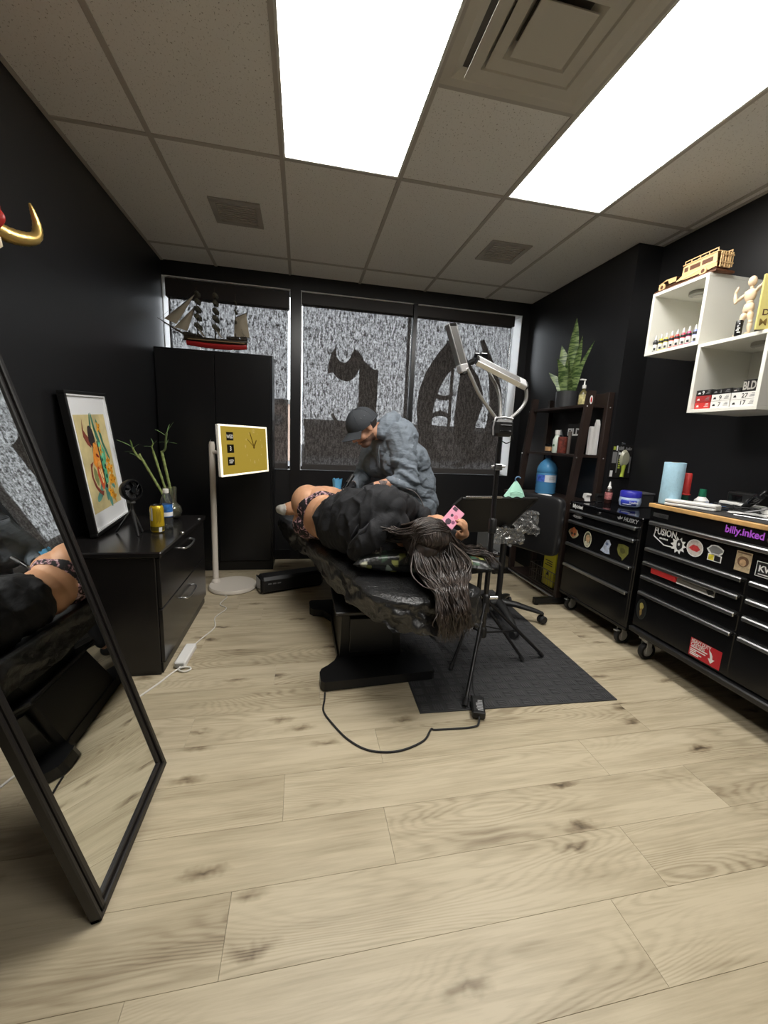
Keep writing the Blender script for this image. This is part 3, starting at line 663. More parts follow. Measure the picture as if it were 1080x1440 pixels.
ink('face_orange', [AD(*p) for p in ((.40, .70), (.50, .72), (.55, .60), (.56, .45), (.54, .26), (.48, .22), (.42, .33), (.36, .45), (.30, .50), (.34, .58))], OR, 2)
ink('jaw', blob(.44, .33, .07, .12, .3, 12, .15, 5), DO, 3); ink('brow', blob(.46, .62, .05, .10, .5, 12, .12, 6), (.85, .32, .05), 3)
ink('eye', blob(.47, .57, .05, .018, -.4, 10, .1, 7), (.25, .01, .01), 4); ink('nose', blob(.48, .49, .06, .025, .2, 10, .15, 8), (.80, .40, .10), 4)
for i in range(5): ink('tooth', blob(.44 + .018 * i, .40 - .05 * (i % 3), .02, .032, .2, 8, .1, 20 + i), (.85, .62, .30), 4)
ink('sweep', [AD(*p) for p in ((.30, .52), (.22, .46), (.20, .36), (.26, .26), (.36, .20), (.44, .19), (.40, .14), (.30, .18), (.20, .26), (.15, .38), (.19, .50))], BRN, 3)
ink('sash', blob(.30, .36, .06, .10, .2, 12, .1, 9), (.25, .28, .10), 2)
ink('skull_green', [AD(*p) for p in ((.55, .71), (.66, .70), (.76, .60), (.74, .50), (.66, .45), (.72, .36), (.66, .26), (.57, .24), (.555, .45))], G2, 2)
ink('skull_light', blob(.64, .60, .05, .08, .2, 12, .2, 11), (.20, .62, .36), 3)
for cx, cy, r_ in ((.66, .44, .035), (.64, .33, .03), (.60, .52, .025), (.58, .40, .02)): ink('hole', blob(cx, cy, r_, r_ * .8, 0, 10, .2, 12), (.01, .08, .05), 4)
ink('centre_line', [AD(*p) for p in ((.53, .72), (.56, .72), (.575, .24), (.55, .24))], BK, 5); ink('knot', blob(.57, .225, .045, .022, 0, 10, .3, 13), BK, 5)
for i, (cx, cy) in enumerate(((.80, .49), (.74, .40), (.86, .40), (.83, .31), (.76, .27), (.88, .26), (.66, .16), (.72, .13), (.78, .08), (.62, .62), (.70, .86))):
    for k in range(4): ink('petal', lf(cx + .030 * cos(k * 1.57 + i), cy + .022 * sin(k * 1.57 + i), .048, .022, k * 1.57 + i, 30 + i + k), (.80, .36, .02), 3 + k % 2)
    ink('petal_eye', blob(cx, cy, .014, .010, 0, 8, .1, 40 + i), (.40, .10, .01), 6)
# ------------------------------------------------------------------ things on the file cabinet
CLR = bpy.data.materials.new('clear_plastic'); CLR.use_nodes = True; glass_nodes(CLR, (.90, .93, .93), .05, (.7, .75, .8))
VGL = bpy.data.materials.new('vase_glass'); VGL.use_nodes = True; glass_nodes(VGL, (.78, .80, .72), .06, (.75, .75, .6)); VGL.node_tree.nodes['Fresnel'].inputs[0].default_value = 1.9
WATER = bpy.data.materials.new('vase_water'); WATER.use_nodes = True; glass_nodes(WATER, (.70, .66, .36), .30, (.62, .55, .22)); WATER.node_tree.nodes['Fresnel'].inputs[0].default_value = 1.6
t = thing('drink_can', 'tall yellow drink can with black print on the file cabinet', 'can', (-.785, 2.415, .632))
cx, cy = -.785, 2.415
part('body', B().lathe([(0, .632), (.026, .632), (.034, .640), (.035, .66), (.035, .765), (.033, .775), (.027, .783)], (cx, cy, 0), 28), mat('can_yellow', (.62, .42, .02), .3, .3), t)
part('lid', B().lathe([(.027, .783), (.0285, .786), (.026, .786), (.024, .781), (0, .781)], (cx, cy, 0), 24), mat('can_dark', (.04, .04, .04), .3, .8), t)
part('base_band', B().lathe([(.0352, .645), (.0356, .66), (.0356, .668), (.0352, .668)], (cx, cy, 0), 28), mat('can_olive', (.14, .11, .02), .3, .4), t)
def can_patch(a0, a1, z0, z1, rr=.0358):
    return B().grid(8, 1, lambda u, v: (cx + rr * cos(R(a0 + (a1 - a0) * u)), cy + rr * sin(R(a0 + (a1 - a0) * u)), z0 + (z1 - z0) * v))
part('barcode_panel', can_patch(-62, -35, .638, .664, .0362), INKW, t)
for k in range(6): part('print_line', can_patch(-78 + 7 * k, -75.5 + 7 * k, .685 + .006 * (k % 3), .762 - .009 * (k % 2)), mat('can_print', (.16, .10, .01), .4), t)
part('white_edge', can_patch(-125, -108, .70, .775, .0357), INKW, t)
t = thing('water_bottle', 'clear plastic water bottle with blue label behind the yellow can', 'bottle', (-.765, 2.515, .632))
cx, cy = -.765, 2.515
part('body', B().lathe([(0, .632), (.026, .632), (.032, .642), (.029, .66), (.032, .675), (.030, .70), (.0315, .72), (.0315, .775), (.029, .80), (.018, .828), (.012, .84), (.012, .846)], (cx, cy, 0), 24), CLR, t)
part('label', B().lathe([(.032, .70), (.0325, .705), (.0325, .77), (.032, .775)], (cx, cy, 0), 24), mat('label_blue', (.03, .14, .42), .4, var=.7, vscale=25), t)
part('label_band', B().lathe([(.0323, .704), (.0327, .706), (.0327, .728), (.0323, .73)], (cx, cy, 0), 24), INKW, t)
part('cap', B().lathe([(.0145, .838), (.0155, .84), (.0155, .860), (.014, .862), (0, .862)], (cx, cy, 0), 20), WHT, t)
t = thing('bamboo_vase', 'round glass vase holding three lucky bamboo stalks', 'vase', (-.83, 2.80, .632))
cx, cy = -.825, 2.795
part('bowl', B().lathe([(0, .634), (.035, .632), (.058, .648), (.067, .680), (.060, .712), (.040, .730), (.036, .742), (.038, .80), (.040, .835), (.0385, .835), (.0365, .80), (.034, .742), (.038, .728), (.057, .710), (.063, .680), (.054, .652), (0, .640)], (cx, cy, 0), 32), VGL, t)
part('water', B().lathe([(0, .642), (.052, .654), (.061, .680), (.058, .704), (0, .704)], (cx, cy, 0), 28), WATER, t)
BAM = mat('bamboo_stalk', (.24, .30, .10), .45, var=.25, vscale=50); BAMD = mat('bamboo_dark', (.10, .14, .05), .5); BLF = mat('bamboo_leaf', (.22, .36, .14), .5, var=.2, vscale=40)
def stalk(p0, p1, r_, nn):
    b = B(); p0, p1 = Vector(p0), Vector(p1); pts = []; rs = []
    for i in range(nn + 1):
        for dz, k in ((-.03, 1.0), (0, 1.18), (.03, 1.0)):
            f = (i + dz * 4) / nn
            if 0 <= f <= 1: pts.append(p0.lerp(p1, f)); rs.append(r_ * k)
    return b.tube(pts, rs, 8)
def leaf(p, d, l, w, droop=.2):
    p, d = Vector(p), Vector(d).normalized(); s_ = d.cross(Vector((0, 0, 1))); s_ = s_.normalized() if s_.length > .1 else Vector((0, -1, 0))
    def fn(u, v):
        q = p + d * l * u + s_ * (v - .5) * w * (sin(pi * min(1, u * .92 + .08)) ** .7); q.z -= droop * l * u * u + .15 * w * abs(v - .5); return q
    return B().grid(8, 2, fn)
s1 = part('stalk', stalk((-.80, 2.79, .66), (-.965, 2.72, 1.045), .0075, 4), BAM, t); s2 = part('stalk', stalk((-.812, 2.80, .66), (-.900, 2.765, 1.062), .007, 5), BAM, t); s3 = part('stalk', stalk((-.795, 2.80, .66), (-.852, 2.765, 1.065), .008, 14), BAM, t)
part('shoot', B().tube(smoothpath([(-.94, 2.73, 1.00), (-.965, 2.72, 1.02), (-.985, 2.71, 1.06), (-.99, 2.70, 1.085)], 5), [.006] * 15 + [.003], 6), BAM, s1)
for p, d, l, w in (((-.99, 2.70, 1.085), (-1, -.1, .75), .10, .022), ((-.99, 2.70, 1.08), (-.1, -.2, 1), .065, .012), ((-.988, 2.70, 1.075), (.6, .2, .8), .05, .014), ((-.985, 2.71, 1.06), (-1, -.2, .1), .05, .009), ((-.98, 2.71, 1.035), (-.7, 0, .5), .04, .012)): part('leaf', leaf(p, d, l, w), BLF, s1)
part('shoot', B().tube([(-.897, 2.766, 1.05), (-.905, 2.762, 1.09), (-.895, 2.76, 1.11)], .004, 6), BAM, s2)
for p, d, l, w in (((-.905, 2.762, 1.09), (-1, 0, .2), .045, .012), ((-.895, 2.76, 1.11), (-.3, 0, 1), .04, .010), ((-.895, 2.76, 1.105), (.6, 0, .8), .04, .011)): part('leaf', leaf(p, d, l, w), BLF, s2)
part('shoot', B().tube(smoothpath([(-.852, 2.765, 1.055), (-.828, 2.76, 1.08), (-.822, 2.755, 1.13), (-.812, 2.75, 1.18)], 5), [.006] * 15 + [.003], 6), BAMD, s3)
for p, d, l, w in (((-.812, 2.75, 1.175), (.25, 0, 1), .075, .022), ((-.82, 2.755, 1.16), (-.9, 0, .75), .08, .014), ((-.805, 2.75, 1.19), (.5, 0, 1), .08, .008), ((-.822, 2.757, 1.12), (-1, 0, .1), .05, .008), ((-.82, 2.757, 1.12), (1, 0, .1), .06, .008), ((-.822, 2.757, 1.10), (.3, 0, 1), .05, .012)): part('leaf', leaf(p, d, l, w), BLF, s3)
t = thing('desk_fan', 'small round black fan on a tripod in front of the framed print', 'fan', (-.88, 2.33, .632))
FC = Vector((-.872, 2.315, .878)); FD = Vector((.80, -.52, .10)).normalized(); FM = frame_m(FC, FD.orthogonal(), FD.cross(FD.orthogonal())); 
part('housing', B().lathe([(0, -.034), (.030, -.034), (.048, -.022), (.056, 0), (.057, .014), (.053, .022), (.049, .020)], M=FM, n=32), K_PLA, t)
part('grille_ring', B().lathe([(.049, .018), (.052, .024), (.046, .024), (.045, .018)], M=FM, n=32), K_GLS, t)
b = B()
for k in range(12): b.tube([FM @ Vector((.016 * cos(k * pi / 6), .016 * sin(k * pi / 6), .024)), FM @ Vector((.048 * cos(k * pi / 6 + .5), .048 * sin(k * pi / 6 + .5), .020))], .0012, 4)
b.lathe([(0, .026), (.014, .026), (.017, .020), (.016, .016)], M=FM, n=20); part('grille', b, K_GLS, t)
for k in range(5):
    a0 = k * 2 * pi / 5
    part('blade', B().grid(4, 2, lambda u, v: FM @ Vector(((.012 + .032 * u) * cos(a0 + .9 * (v - .3)), (.012 + .032 * u) * sin(a0 + .9 * (v - .3)), .004 + .010 * v))), K_RUB, t)
part('mount', B().cyl((-.872, 2.318, .812), (-.872, 2.318, .826), .019, .015), mat('fan_grey', (.16, .16, .16), .4), t)
part('stem', B().cyl((-.872, 2.318, .77), (-.872, 2.318, .814), .007), K_PLA, t)
for fx, fy in ((-.845, 2.305), (-.985, 2.395), (-.86, 2.405)): part('leg', B().tube([(-.872, 2.318, .775), (fx, fy, .636)], [.0075, .006], 8), mat('fan_leg', (.05, .05, .05), .35), t)

# ------------------------------------------------------------------ red horned mask on the left wall
t = thing('horned_mask', 'red horned mask with curved gold horn hanging on the black left wall', 'mask', (XL, 1.69, 1.84))
MY = 1.672
def mk(u, v):
    a = 2 * pi * u; q = v
    y = .14 * sin(q * pi / 2) * cos(a); z = .19 * sin(q * pi / 2) * sin(a); x = .15 * cos(q * pi / 2)
    brow = .028 * math.exp(-((z - .035) / .022) ** 2) * (1 - math.exp(-(y / .02) ** 2)); cheek = .02 * math.exp(-((z + .05) / .035) ** 2 - ((abs(y) - .07) / .03) ** 2)
    nose = .055 * math.exp(-(y / .024) ** 2) * math.exp(-((z + .02) / .05) ** 2); eye = -.025 * math.exp(-((z - .005) / .015) ** 2 - ((abs(y) - .055) / .022) ** 2)
    wr = .005 * sin(z * 190) * math.exp(-((abs(y) - .10) / .04) ** 2) * (z < .03); mouth = -.04 * math.exp(-((z + .105) / .022) ** 2 - (y / .06) ** 2)
    return (XL + x + brow + cheek + nose + eye + wr + mouth, MY + y, 1.865 + z)
fc = part('face', B().grid(72, 40, mk), REDP, t)
for s_ in (1, -1):
    pts = [(XL + .075, MY + s_ * .115, 1.875), (XL + .10, MY + s_ * .165, 1.862), (XL + .135, MY + s_ * .215, 1.868), (XL + .15, MY + s_ * .262, 1.895), (XL + .15, MY + s_ * .278, 1.94), (XL + .145, MY + s_ * .268, 1.985), (XL + .14, MY + s_ * .262, 2.01)]
    sp = smoothpath(pts, 6); part('horn', B().tube(sp, [.026 * (1 - (i / (len(sp) - 1)) ** 1.5) + .0025 + (.0014 if i % 2 else 0) for i in range(len(sp))], 14), GOLD, t)
    part('eye', B().sph((XL + .125, MY + s_ * .055, 1.872), .016), mat('mask_eye_gold', (.7, .5, .1), .2, .8), t)
    part('tusk', B().tube([(XL + .125, MY + s_ * .05, 1.765), (XL + .150, MY + s_ * .055, 1.785), (XL + .150, MY + s_ * .058, 1.81)], [.010, .008, .002], 8), mat('tusk_ivory', (.7, .6, .42), .4), t)
part('mouth', B().sph((XL + .095, MY, 1.76), (.03, .06, .022)), mat('mask_mouth', (.03, .008, .008), .5), t)

# ------------------------------------------------------------------ rubber mat
MT = mat('diamond_rubber', (.035, .035, .037), .62)
t = thing('rubber_mat', 'dark rubber floor mat with raised diamond tread under the lamp stand', 'mat', (1.0, 2.1, 0))
MA, MB_, MC = Vector((.526, 1.548, 0)), Vector((1.512, 1.511, 0)), None
mu_ = (MB_ - MA).normalized(); mv_ = Vector((-mu_.y, mu_.x, 0)); LWm, LHm = (MB_ - MA).length, 1.45
MMt = frame_m(MA, mu_, mv_)
part('sheet', B().box(0, LWm, 0, LHm, 0, .006, .002, M=MMt), MT, t)
b = B(); nx_, ny_ = 16, 24
for i in range(nx_):
    for j in range(ny_):
        x, y = (i + .5) * LWm / nx_, (j + .5) * LHm / ny_; a = pi / 2 if (i + j) % 2 else 0
        for k in range(4):
            o = (k - 1.5) * .0122
            pts = [(-.023, 0), (-.014, -.0042), (.014, -.0042), (.023, 0), (.014, .0042), (-.014, .0042)]
            ring_ = [(x + p * cos(a) - (q + o) * sin(a), y + p * sin(a) + (q + o) * cos(a)) for p, q in pts]
            lo = [MMt @ Vector((px, py, .006)) for px, py in ring_]; hi = [MMt @ Vector((x + (px - x) * .97, y + (py - y) * .97, .0085)) for px, py in ring_]
            b.add(lo + hi, [tuple(range(6, 12))] + [(k_, (k_ + 1) % 6, (k_ + 1) % 6 + 6, k_ + 6) for k_ in range(6)], False)
part('tread', b, mat('tread_rubber', (.055, .055, .058), .5), t, stuff=True)
# ------------------------------------------------------------------ tool chests
FXC, BXC = 1.93, 2.383
def bar(y0, y1, z, par):
    b = B(); b.box(FXC - .020, FXC, y0, y1, z - .002, z + .009, .003); b.box(FXC - .022, FXC - .012, y0, y1, z - .011, z + .006, .003)
    return part('handle', b, ALU, par)
def drawer(t, y0, y1, z0, z1, zh):
    d = part('drawer', B().box(FXC - .003, FXC + .40, y0, y1, z0, z1, .003), K_STEEL, t); bar(y0 + .012, y1 - .012, zh, d); return d
FU, FV = (0, -1, 0), (0, 0, 1)
def ftext(par, s_, y, z, size, m_, width=None, **k): return text('lettering', s_, size, m_, par, (FXC - .0045, y, z), FU, FV, width, **k)
def fpatch(par, poly, m_, name='sticker', lv=0, label=None, x=None):
    return part(name, B().prism(poly, ((FXC if x is None else x) - .0034 - .0005 * lv, 0, 0), FU, FV, .0005), m_, par, label)
def oval(y, z, ry, rz, n=20, wob=0, sd=1):
    rr = random.Random(sd); return [(-y + ry * cos(2 * pi * k / n) * (1 + rr.uniform(-wob, wob)), z + rz * sin(2 * pi * k / n) * (1 + rr.uniform(-wob, wob))) for k in range(n)]
def rect(y0, y1, z0, z1): return [(-y0, z0), (-y1, z0), (-y1, z1), (-y0, z1)]
def caster(t, x, y, tire, fork, brake=False):
    c = part('caster', B().box(x - .035, x + .035, y - .03, y + .03, .118, .126).lathe([(.02, .10), (.024, .118)], (x, y, 0), 16), fork, t)
    b = B()
    for s_ in (-.020, .020): b.box(x - .022, x + .012, y + s_ - .002, y + s_ + .002, .040, .115, .001)
    b.box(x - .022, x + .012, y - .022, y + .022, .105, .115, .001); part('fork', b, fork, c)
    wm = Matrix.Translation((x, y, .05)) @ Matrix.Rotation(pi / 2, 4, 'X')
    part('tyre', B().lathe([(.032, -.015), (.046, -.015), (.050, -.009), (.050, .009), (.046, .015), (.032, .015)], M=wm, n=28), tire, c)
    part('hub', B().lathe([(0, -.017), (.012, -.017), (.014, -.012), (.032, -.012), (.032, .012), (.014, .012), (.012, .017), (0, .017)], M=wm, n=24), fork, c)
    if brake: part('brake_pedal', B().box(x - .055, x - .02, y - .014, y + .014, .083, .090, .002), SIL, c)
# -- narrow chest
A0, A1, ZT1 = 1.952, 2.603, .815
t = thing('tool_chest', 'narrow black rolling tool chest with jar on its glossy top', 'tool chest', (2.15, 2.28, 0), group='rolling tool chests')
c1 = t
part('carcass', B().box(FXC, BXC, A0, A1, .135, .795, .004), K_STEEL, t)
part('top', B().box(FXC - .004, BXC, A0 - .004, A1 + .002, .795, ZT1, .006), mat('black_gloss_top', (.005, .005, .006), .06), t)
part('base_rail', B().box(FXC - .006, BXC, A0 - .002, A1, .118, .140, .004), K_STEEL, t)
hd = part('header', B().box(FXC - .004, FXC + .002, A0 + .01, A1 - .006, .768, .795), K_STEEL, t)
ds = [drawer(t, A0 + .014, A1 - .010, a, b_, h) for a, b_, h in ((.690, .764, .747), (.525, .684, .673), (.362, .519, .507), (.150, .356, .350))]
hd.name = 'header'
ftext(hd, 'billy.inked', 2.567, .776, .036, INKW, .105, bold=.035); ftext(hd, 'HUSKY', 2.088, .774, .034, SIL, .115, bold=.03, lean=.2)
part('logo_dog', B().prism([(-2.130, .774), (-2.10, .782), (-2.096, .797), (-2.108, .788), (-2.118, .799), (-2.126, .788), (-2.140, .788)], (FXC - .0046, 0, 0), FU, FV, .0005), SIL, hd)
part('lock', B().cyl((FXC - .012, 2.30, .779), (FXC, 2.30, .779), .009), CHR, hd)
fpatch(ds[0], oval(2.505, .718, .050, .013), INKW); fpatch(ds[0], oval(2.505, .718, .047, .0105), INKK, 'sticker_face', 1); [fpatch(ds[0], rect(2.543 - .0105 * k, 2.536 - .0105 * k, .7125 + .001 * (k % 2), .7235), INKW, 'sticker_mark', 2) for k in range(7)]
stk = lambda n, c=(.5, .4, .3): mat('sticker_' + n, c, .45, var=.3, vscale=60)
# four picture stickers, kept as plain generic designs
q = ds[1]
fpatch(q, oval(2.525, .592, .052, .036, 16, .10, 2), stk('cream', (.5, .42, .25))); fpatch(q, oval(2.525, .60, .036, .034, 12, .15, 3), stk('orange', (.50, .16, .06)), 'sticker_face', 1); fpatch(q, oval(2.54, .588, .012, .010), stk('dark', (.05, .03, .02)), 'sticker_mark', 2); fpatch(q, oval(2.51, .588, .012, .010), stk('dark'), 'sticker_mark', 2)
fpatch(q, oval(2.375, .583, .039, .056), stk('ivory', (.68, .64, .48))); fpatch(q, oval(2.375, .585, .031, .046), stk('moss', (.10, .11, .06)), 'sticker_face', 1); fpatch(q, oval(2.372, .588, .020, .028, 12, .2, 5), stk('flesh', (.55, .36, .20)), 'sticker_mark', 2); fpatch(q, oval(2.378, .556, .022, .014), stk('ivory'), 'sticker_mark', 2)
fpatch(q, [(-2.215, .60), (-2.225, .575), (-2.245, .545), (-2.20, .535), (-2.16, .54), (-2.17, .575), (-2.16, .605), (-2.18, .63), (-2.20, .625)], stk('pale_blue', (.50, .56, .68))); fpatch(q, oval(2.193, .60, .012, .010), stk('slate', (.10, .14, .25)), 'sticker_mark', 1)
fpatch(q, [(-2.10, .625), (-2.06, .632), (-2.02, .625), (-2.015, .585), (-2.035, .555), (-2.055, .530), (-2.06, .545), (-2.09, .56), (-2.105, .59)], stk('olive', (.17, .17, .04))); fpatch(q, oval(2.06, .592, .022, .018, 12, .15, 8), stk('dark_olive', (.08, .08, .02)), 'sticker_mark', 1)
for y in (2.53, 2.03): caster(t, 1.985, y, K_RUB, SIL if y > 2.2 else SIL, True); 
for y in (2.53, 2.03): caster(t, 2.32, y, K_RUB, SIL)
# -- wide chest
W0, W1 = .590, 1.915
t = thing('tool_chest', 'wide black rolling tool chest with wooden top and a red sticker', 'tool chest', (2.15, 1.25, 0), group='rolling tool chests'); c2 = t
part('carcass', B().box(FXC, BXC, W0, W1, .185, .888, .004), K_STEEL, t)
part('worktop', B().box(FXC - .012, BXC, W0 - .01, W1 + .004, .890, .912, .003), mat('oiled_pine', (.62, .36, .13), .45, var=.2, vscale=14), t)
part('top_mat', B().box(FXC + .006, BXC - .01, W0, W1 - .02, .912, .917, .001), mat('bench_mat', (.038, .036, .034), .75, bump=.2, bscale=200), t)
part('base_rail', B().box(FXC - .022, BXC, W0, W1, .150, .180, .006), K_SAT, t)
hd = part('header', B().box(FXC - .003, FXC + .002, W0 + .01, W1 - .01, .825, .886), K_STEEL, t)
d0 = drawer(t, W0 + .014, W1 - .012, .668, .820, .806)
L_ = [drawer(t, 1.357, W1 - .012, a, b_, h) for a, b_, h in ((.590, .662, .654), (.507, .584, .572), (.412, .501, .490), (.190, .406, .395))]
for a, b_, h in ((.590, .662, .654), (.507, .584, .572), (.412, .501, .490), (.190, .406, .395)): drawer(t, W0 + .014, 1.347, a, b_, h)
PUR = mat('printed_purple', (.46, .10, .72), .5)
ftext(hd, 'billy.inked', 1.487, .847, .046, PUR, .165, bold=.028, ext=.0006)
part('badge', B().box(FXC - .005, FXC - .002, 1.79, 1.885, .842, .864, .001), mat('badge_grey', (.10, .10, .10), .35, .6), hd); ftext(hd, 'HUSKY', 1.845, .847, .016, mat('badge_dark', (.02, .02, .02), .4), .045, bold=.02, ext=.002)
part('lock', B().cyl((FXC - .010, 1.295, .852), (FXC, 1.295, .852), .013), CHR, hd)
ftext(d0, 'FUSION', 1.858, .752, .050, INKW, .135, bold=.03)
fpatch(d0, [(-1.862, .748), (-1.862, .734), (-1.79, .698), (-1.715, .700), (-1.715, .706), (-1.788, .704), (-1.856, .738), (-1.856, .748)], INKW); [fpatch(d0, rect(1.822 - .009 * k, 1.816 - .009 * k, .729, .737), INKW, 'sticker_mark') for k in range(6)]
fpatch(d0, [(-1.705 + (.030 if k % 2 else .046) * cos(2 * pi * k / 20), .722 + (.030 if k % 2 else .046) * sin(2 * pi * k / 20)) for k in range(20)], INKW, lv=1); fpatch(d0, oval(1.700, .725, .018, .026, 12, .2, 12), INKK, 'sticker_mark', 2); fpatch(d0, oval(1.702, .728, .006, .008), INKW, 'sticker_mark', 3)
fpatch(d0, oval(1.615, .732, .044, .044), INKW, lv=1); fpatch(d0, oval(1.615, .732, .039, .039), stk('pink_white', (.62, .55, .50)), 'sticker_face', 2); fpatch(d0, [(-1.645, .728), (-1.625, .748), (-1.60, .745), (-1.585, .730), (-1.60, .716), (-1.625, .718)], stk('crimson', (.55, .05, .05)), 'sticker_mark', 3)
fpatch(d0, oval(1.512, .748, .040, .026, 14, .1, 14), INKW, lv=1); fpatch(d0, oval(1.512, .750, .032, .018, 12, .15, 15), INKG, 'sticker_mark', 2); fpatch(d0, rect(1.545, 1.478, .695, .728), INKW, 'sticker_base', 1); fpatch(d0, rect(1.540, 1.515, .699, .724), stk('lemon', (.72, .62, .05)), 'sticker_mark', 2); fpatch(d0, rect(1.512, 1.483, .699, .724), INKK, 'sticker_mark', 2)
fpatch(d0, rect(1.418, 1.352, .688, .778), stk('sepia', (.52, .40, .25)), lv=1); fpatch(d0, oval(1.385, .733, .024, .024), stk('umber', (.16, .09, .05)), 'sticker_mark', 2); fpatch(d0, oval(1.385, .728, .014, .016), stk('flesh'), 'sticker_mark', 3); fpatch(d0, rect(1.413, 1.357, .768, .774), stk('umber'), 'sticker_mark', 2)
fpatch(d0, rect(1.330, 1.125, .690, .756), INKW, lv=1); fpatch(d0, rect(1.327, 1.128, .693, .753), INKK, 'sticker_face', 2); ftext(d0, 'KWADRON', 1.318, .713, .038, INKW, .18, bold=.03, ext=.0012)
for y, n in ((1.32, 8),): fpatch(d0, rect(1.318, 1.140, .699, .703), INKW, 'sticker_mark', 3)
# slim red and silver cutter held on the second drawer
k = L_[1]
cut = thing('snap_cutter', 'red and silver snap-off cutter held on the wide chest drawer', 'cutter', (FXC - .012, 1.66, .53))
part('grip', B().box(FXC - .014, FXC - .0035, 1.675, 1.835, .528, .560, .003), mat('cutter_red', (.62, .04, .04), .35), cut); part('blade', B().box(FXC - .010, FXC - .0035, 1.475, 1.675, .532, .556, .002), mat('cutter_steel', (.38, .36, .32), .3, .7), cut); part('edge', B().box(FXC - .011, FXC - .0035, 1.475, 1.675, .526, .533, .001), WHT, cut); part('clip', B().prism([(-1.50, .53), (-1.475, .545), (-1.485, .56), (-1.515, .55)], (FXC - .010, 0, 0), FU, FV, .002), K_PLA, cut)
k = L_[3]
fpatch(k, oval(1.862, .300, .034, .062), stk('teal_black', (.02, .035, .04))); fpatch(k, oval(1.862, .300, .031, .058), INKK, 'sticker_face', 1); fpatch(k, oval(1.862, .318, .014, .020, 12, .15, 30), stk('gold', (.50, .42, .12)), 'sticker_mark', 2); fpatch(k, oval(1.862, .285, .008, .026, 10, .25, 31), stk('bronze', (.30, .20, .06)), 'sticker_mark', 2)
rd = mat('sticker_red', (.52, .02, .03), .4)
fpatch(k, rect(1.548, 1.392, .198, .290), rd)
for s_, y, z, sz, w in (('HEAVY DUTY', 1.542, .270, .025, .098), ('CASTERS', 1.542, .2515, .025, .070)): ftext(k, s_, y, z, sz, INKW, w, bold=.02)
[fpatch(k, rect(1.542, 1.542 - w_, z_, z_ + .005), INKW, 'sticker_line', 1) for z_, w_ in ((.2435, .085), (.232, .078), (.2235, .030), (.214, .060), (.206, .045))]
fpatch(k, [(-1.452, .270), (-1.440, .262), (-1.432, .248), (-1.430, .232), (-1.418, .234), (-1.436, .208), (-1.452, .230), (-1.441, .231), (-1.444, .246)], INKW, 'sticker_arrow', 1)
for y in (1.84, .70): caster(t, 1.985, y, K_RUB, mat('caster_grey', (.50, .51, .52), .4))
for y in (1.84, .70): caster(t, 2.32, y, K_RUB, mat('caster_grey'))
part('base_pan', B().box(FXC + .02, BXC - .02, W0 + .02, W1 - .02, .128, .150), K_SAT, t)
# ------------------------------------------------------------------ things on the chests
Z1, Z2 = ZT1, .917
t = thing('jelly_jar', 'round jar of petroleum jelly with dark blue lid on the narrow chest', 'jar', (2.19, 2.345, Z1)); jx, jy = 2.19, 2.345
JB = mat('jar_pale_blue', (.42, .52, .74), .25, var=.1)
part('body', B().lathe([(0, Z1), (.045, Z1), (.062, Z1 + .012), (.068, Z1 + .040), (.064, Z1 + .066), (.058, Z1 + .072)], (jx, jy, 0), 32), JB, t)
part('lid', B().lathe([(.060, Z1 + .068), (.064, Z1 + .070), (.064, Z1 + .105), (.060, Z1 + .110), (0, Z1 + .110)], (jx, jy, 0), 32), mat('jar_lid_blue', (.035, .035, .42), .35), t)
def jpatch(a0, a1, z0, z1, rr): return B().grid(10, 4, lambda u, v: (jx + (rr - .010 * (2 * v - 1) ** 2) * cos(R(a0 + (a1 - a0) * u)), jy + (rr - .010 * (2 * v - 1) ** 2) * sin(R(a0 + (a1 - a0) * u)), Z1 + z0 + (z1 - z0) * v))
lb = part('label', jpatch(178, 262, .014, .060, .0715), mat('jar_label_blue', (.035, .06, .46), .3), t)
text('lettering', 'Vaseline', .022, INKW, lb, (jx - .0535, jy - .0520, Z1 + .032), (.766, -.643, 0), (0, 0, 1), .052, bold=.01)
part('swoosh', jpatch(190, 235, .022, .028, .0730), mat('label_white', (.7, .74, .85), .3), lb)
t = thing('squeeze_bottle', 'small squeeze bottle with white nozzle and red label behind the blue-lidded jar', 'bottle', (2.14, 2.49, Z1)); jx, jy = 2.15, 2.50
part('body', B().lathe([(0, Z1), (.022, Z1), (.024, Z1 + .006), (.024, Z1 + .085), (.018, Z1 + .10), (.010, Z1 + .108)], (jx, jy, 0), 20), mat('dark_amber', (.03, .012, .01), .25), t)
part('label', B().lathe([(.0242, Z1 + .030), (.0247, Z1 + .032), (.0247, Z1 + .078), (.0242, Z1 + .08)], (jx, jy, 0), 20), mat('label_red_grey', (.45, .16, .16), .5, var=.6, vscale=70), t)
part('nozzle', B().lathe([(.013, Z1 + .106), (.013, Z1 + .118), (.009, Z1 + .122), (.003, Z1 + .155), (0, Z1 + .156)], (jx, jy, 0), 16), WHT, t)
t = thing('card_box', 'flat black box lying behind the blue-lidded jar', 'box', (2.31, 2.42, Z1))
part('body', B().box(2.245, 2.365, 2.33, 2.49, Z1, Z1 + .085, .003), mat('charcoal_card', (.03, .03, .032), .5), t); part('lid', B().box(2.241, 2.369, 2.326, 2.494, Z1 + .085, Z1 + .098, .003), mat('charcoal_card_lit', (.07, .07, .075), .45), t)  # light falling on the black box top is put into the paler lid colour
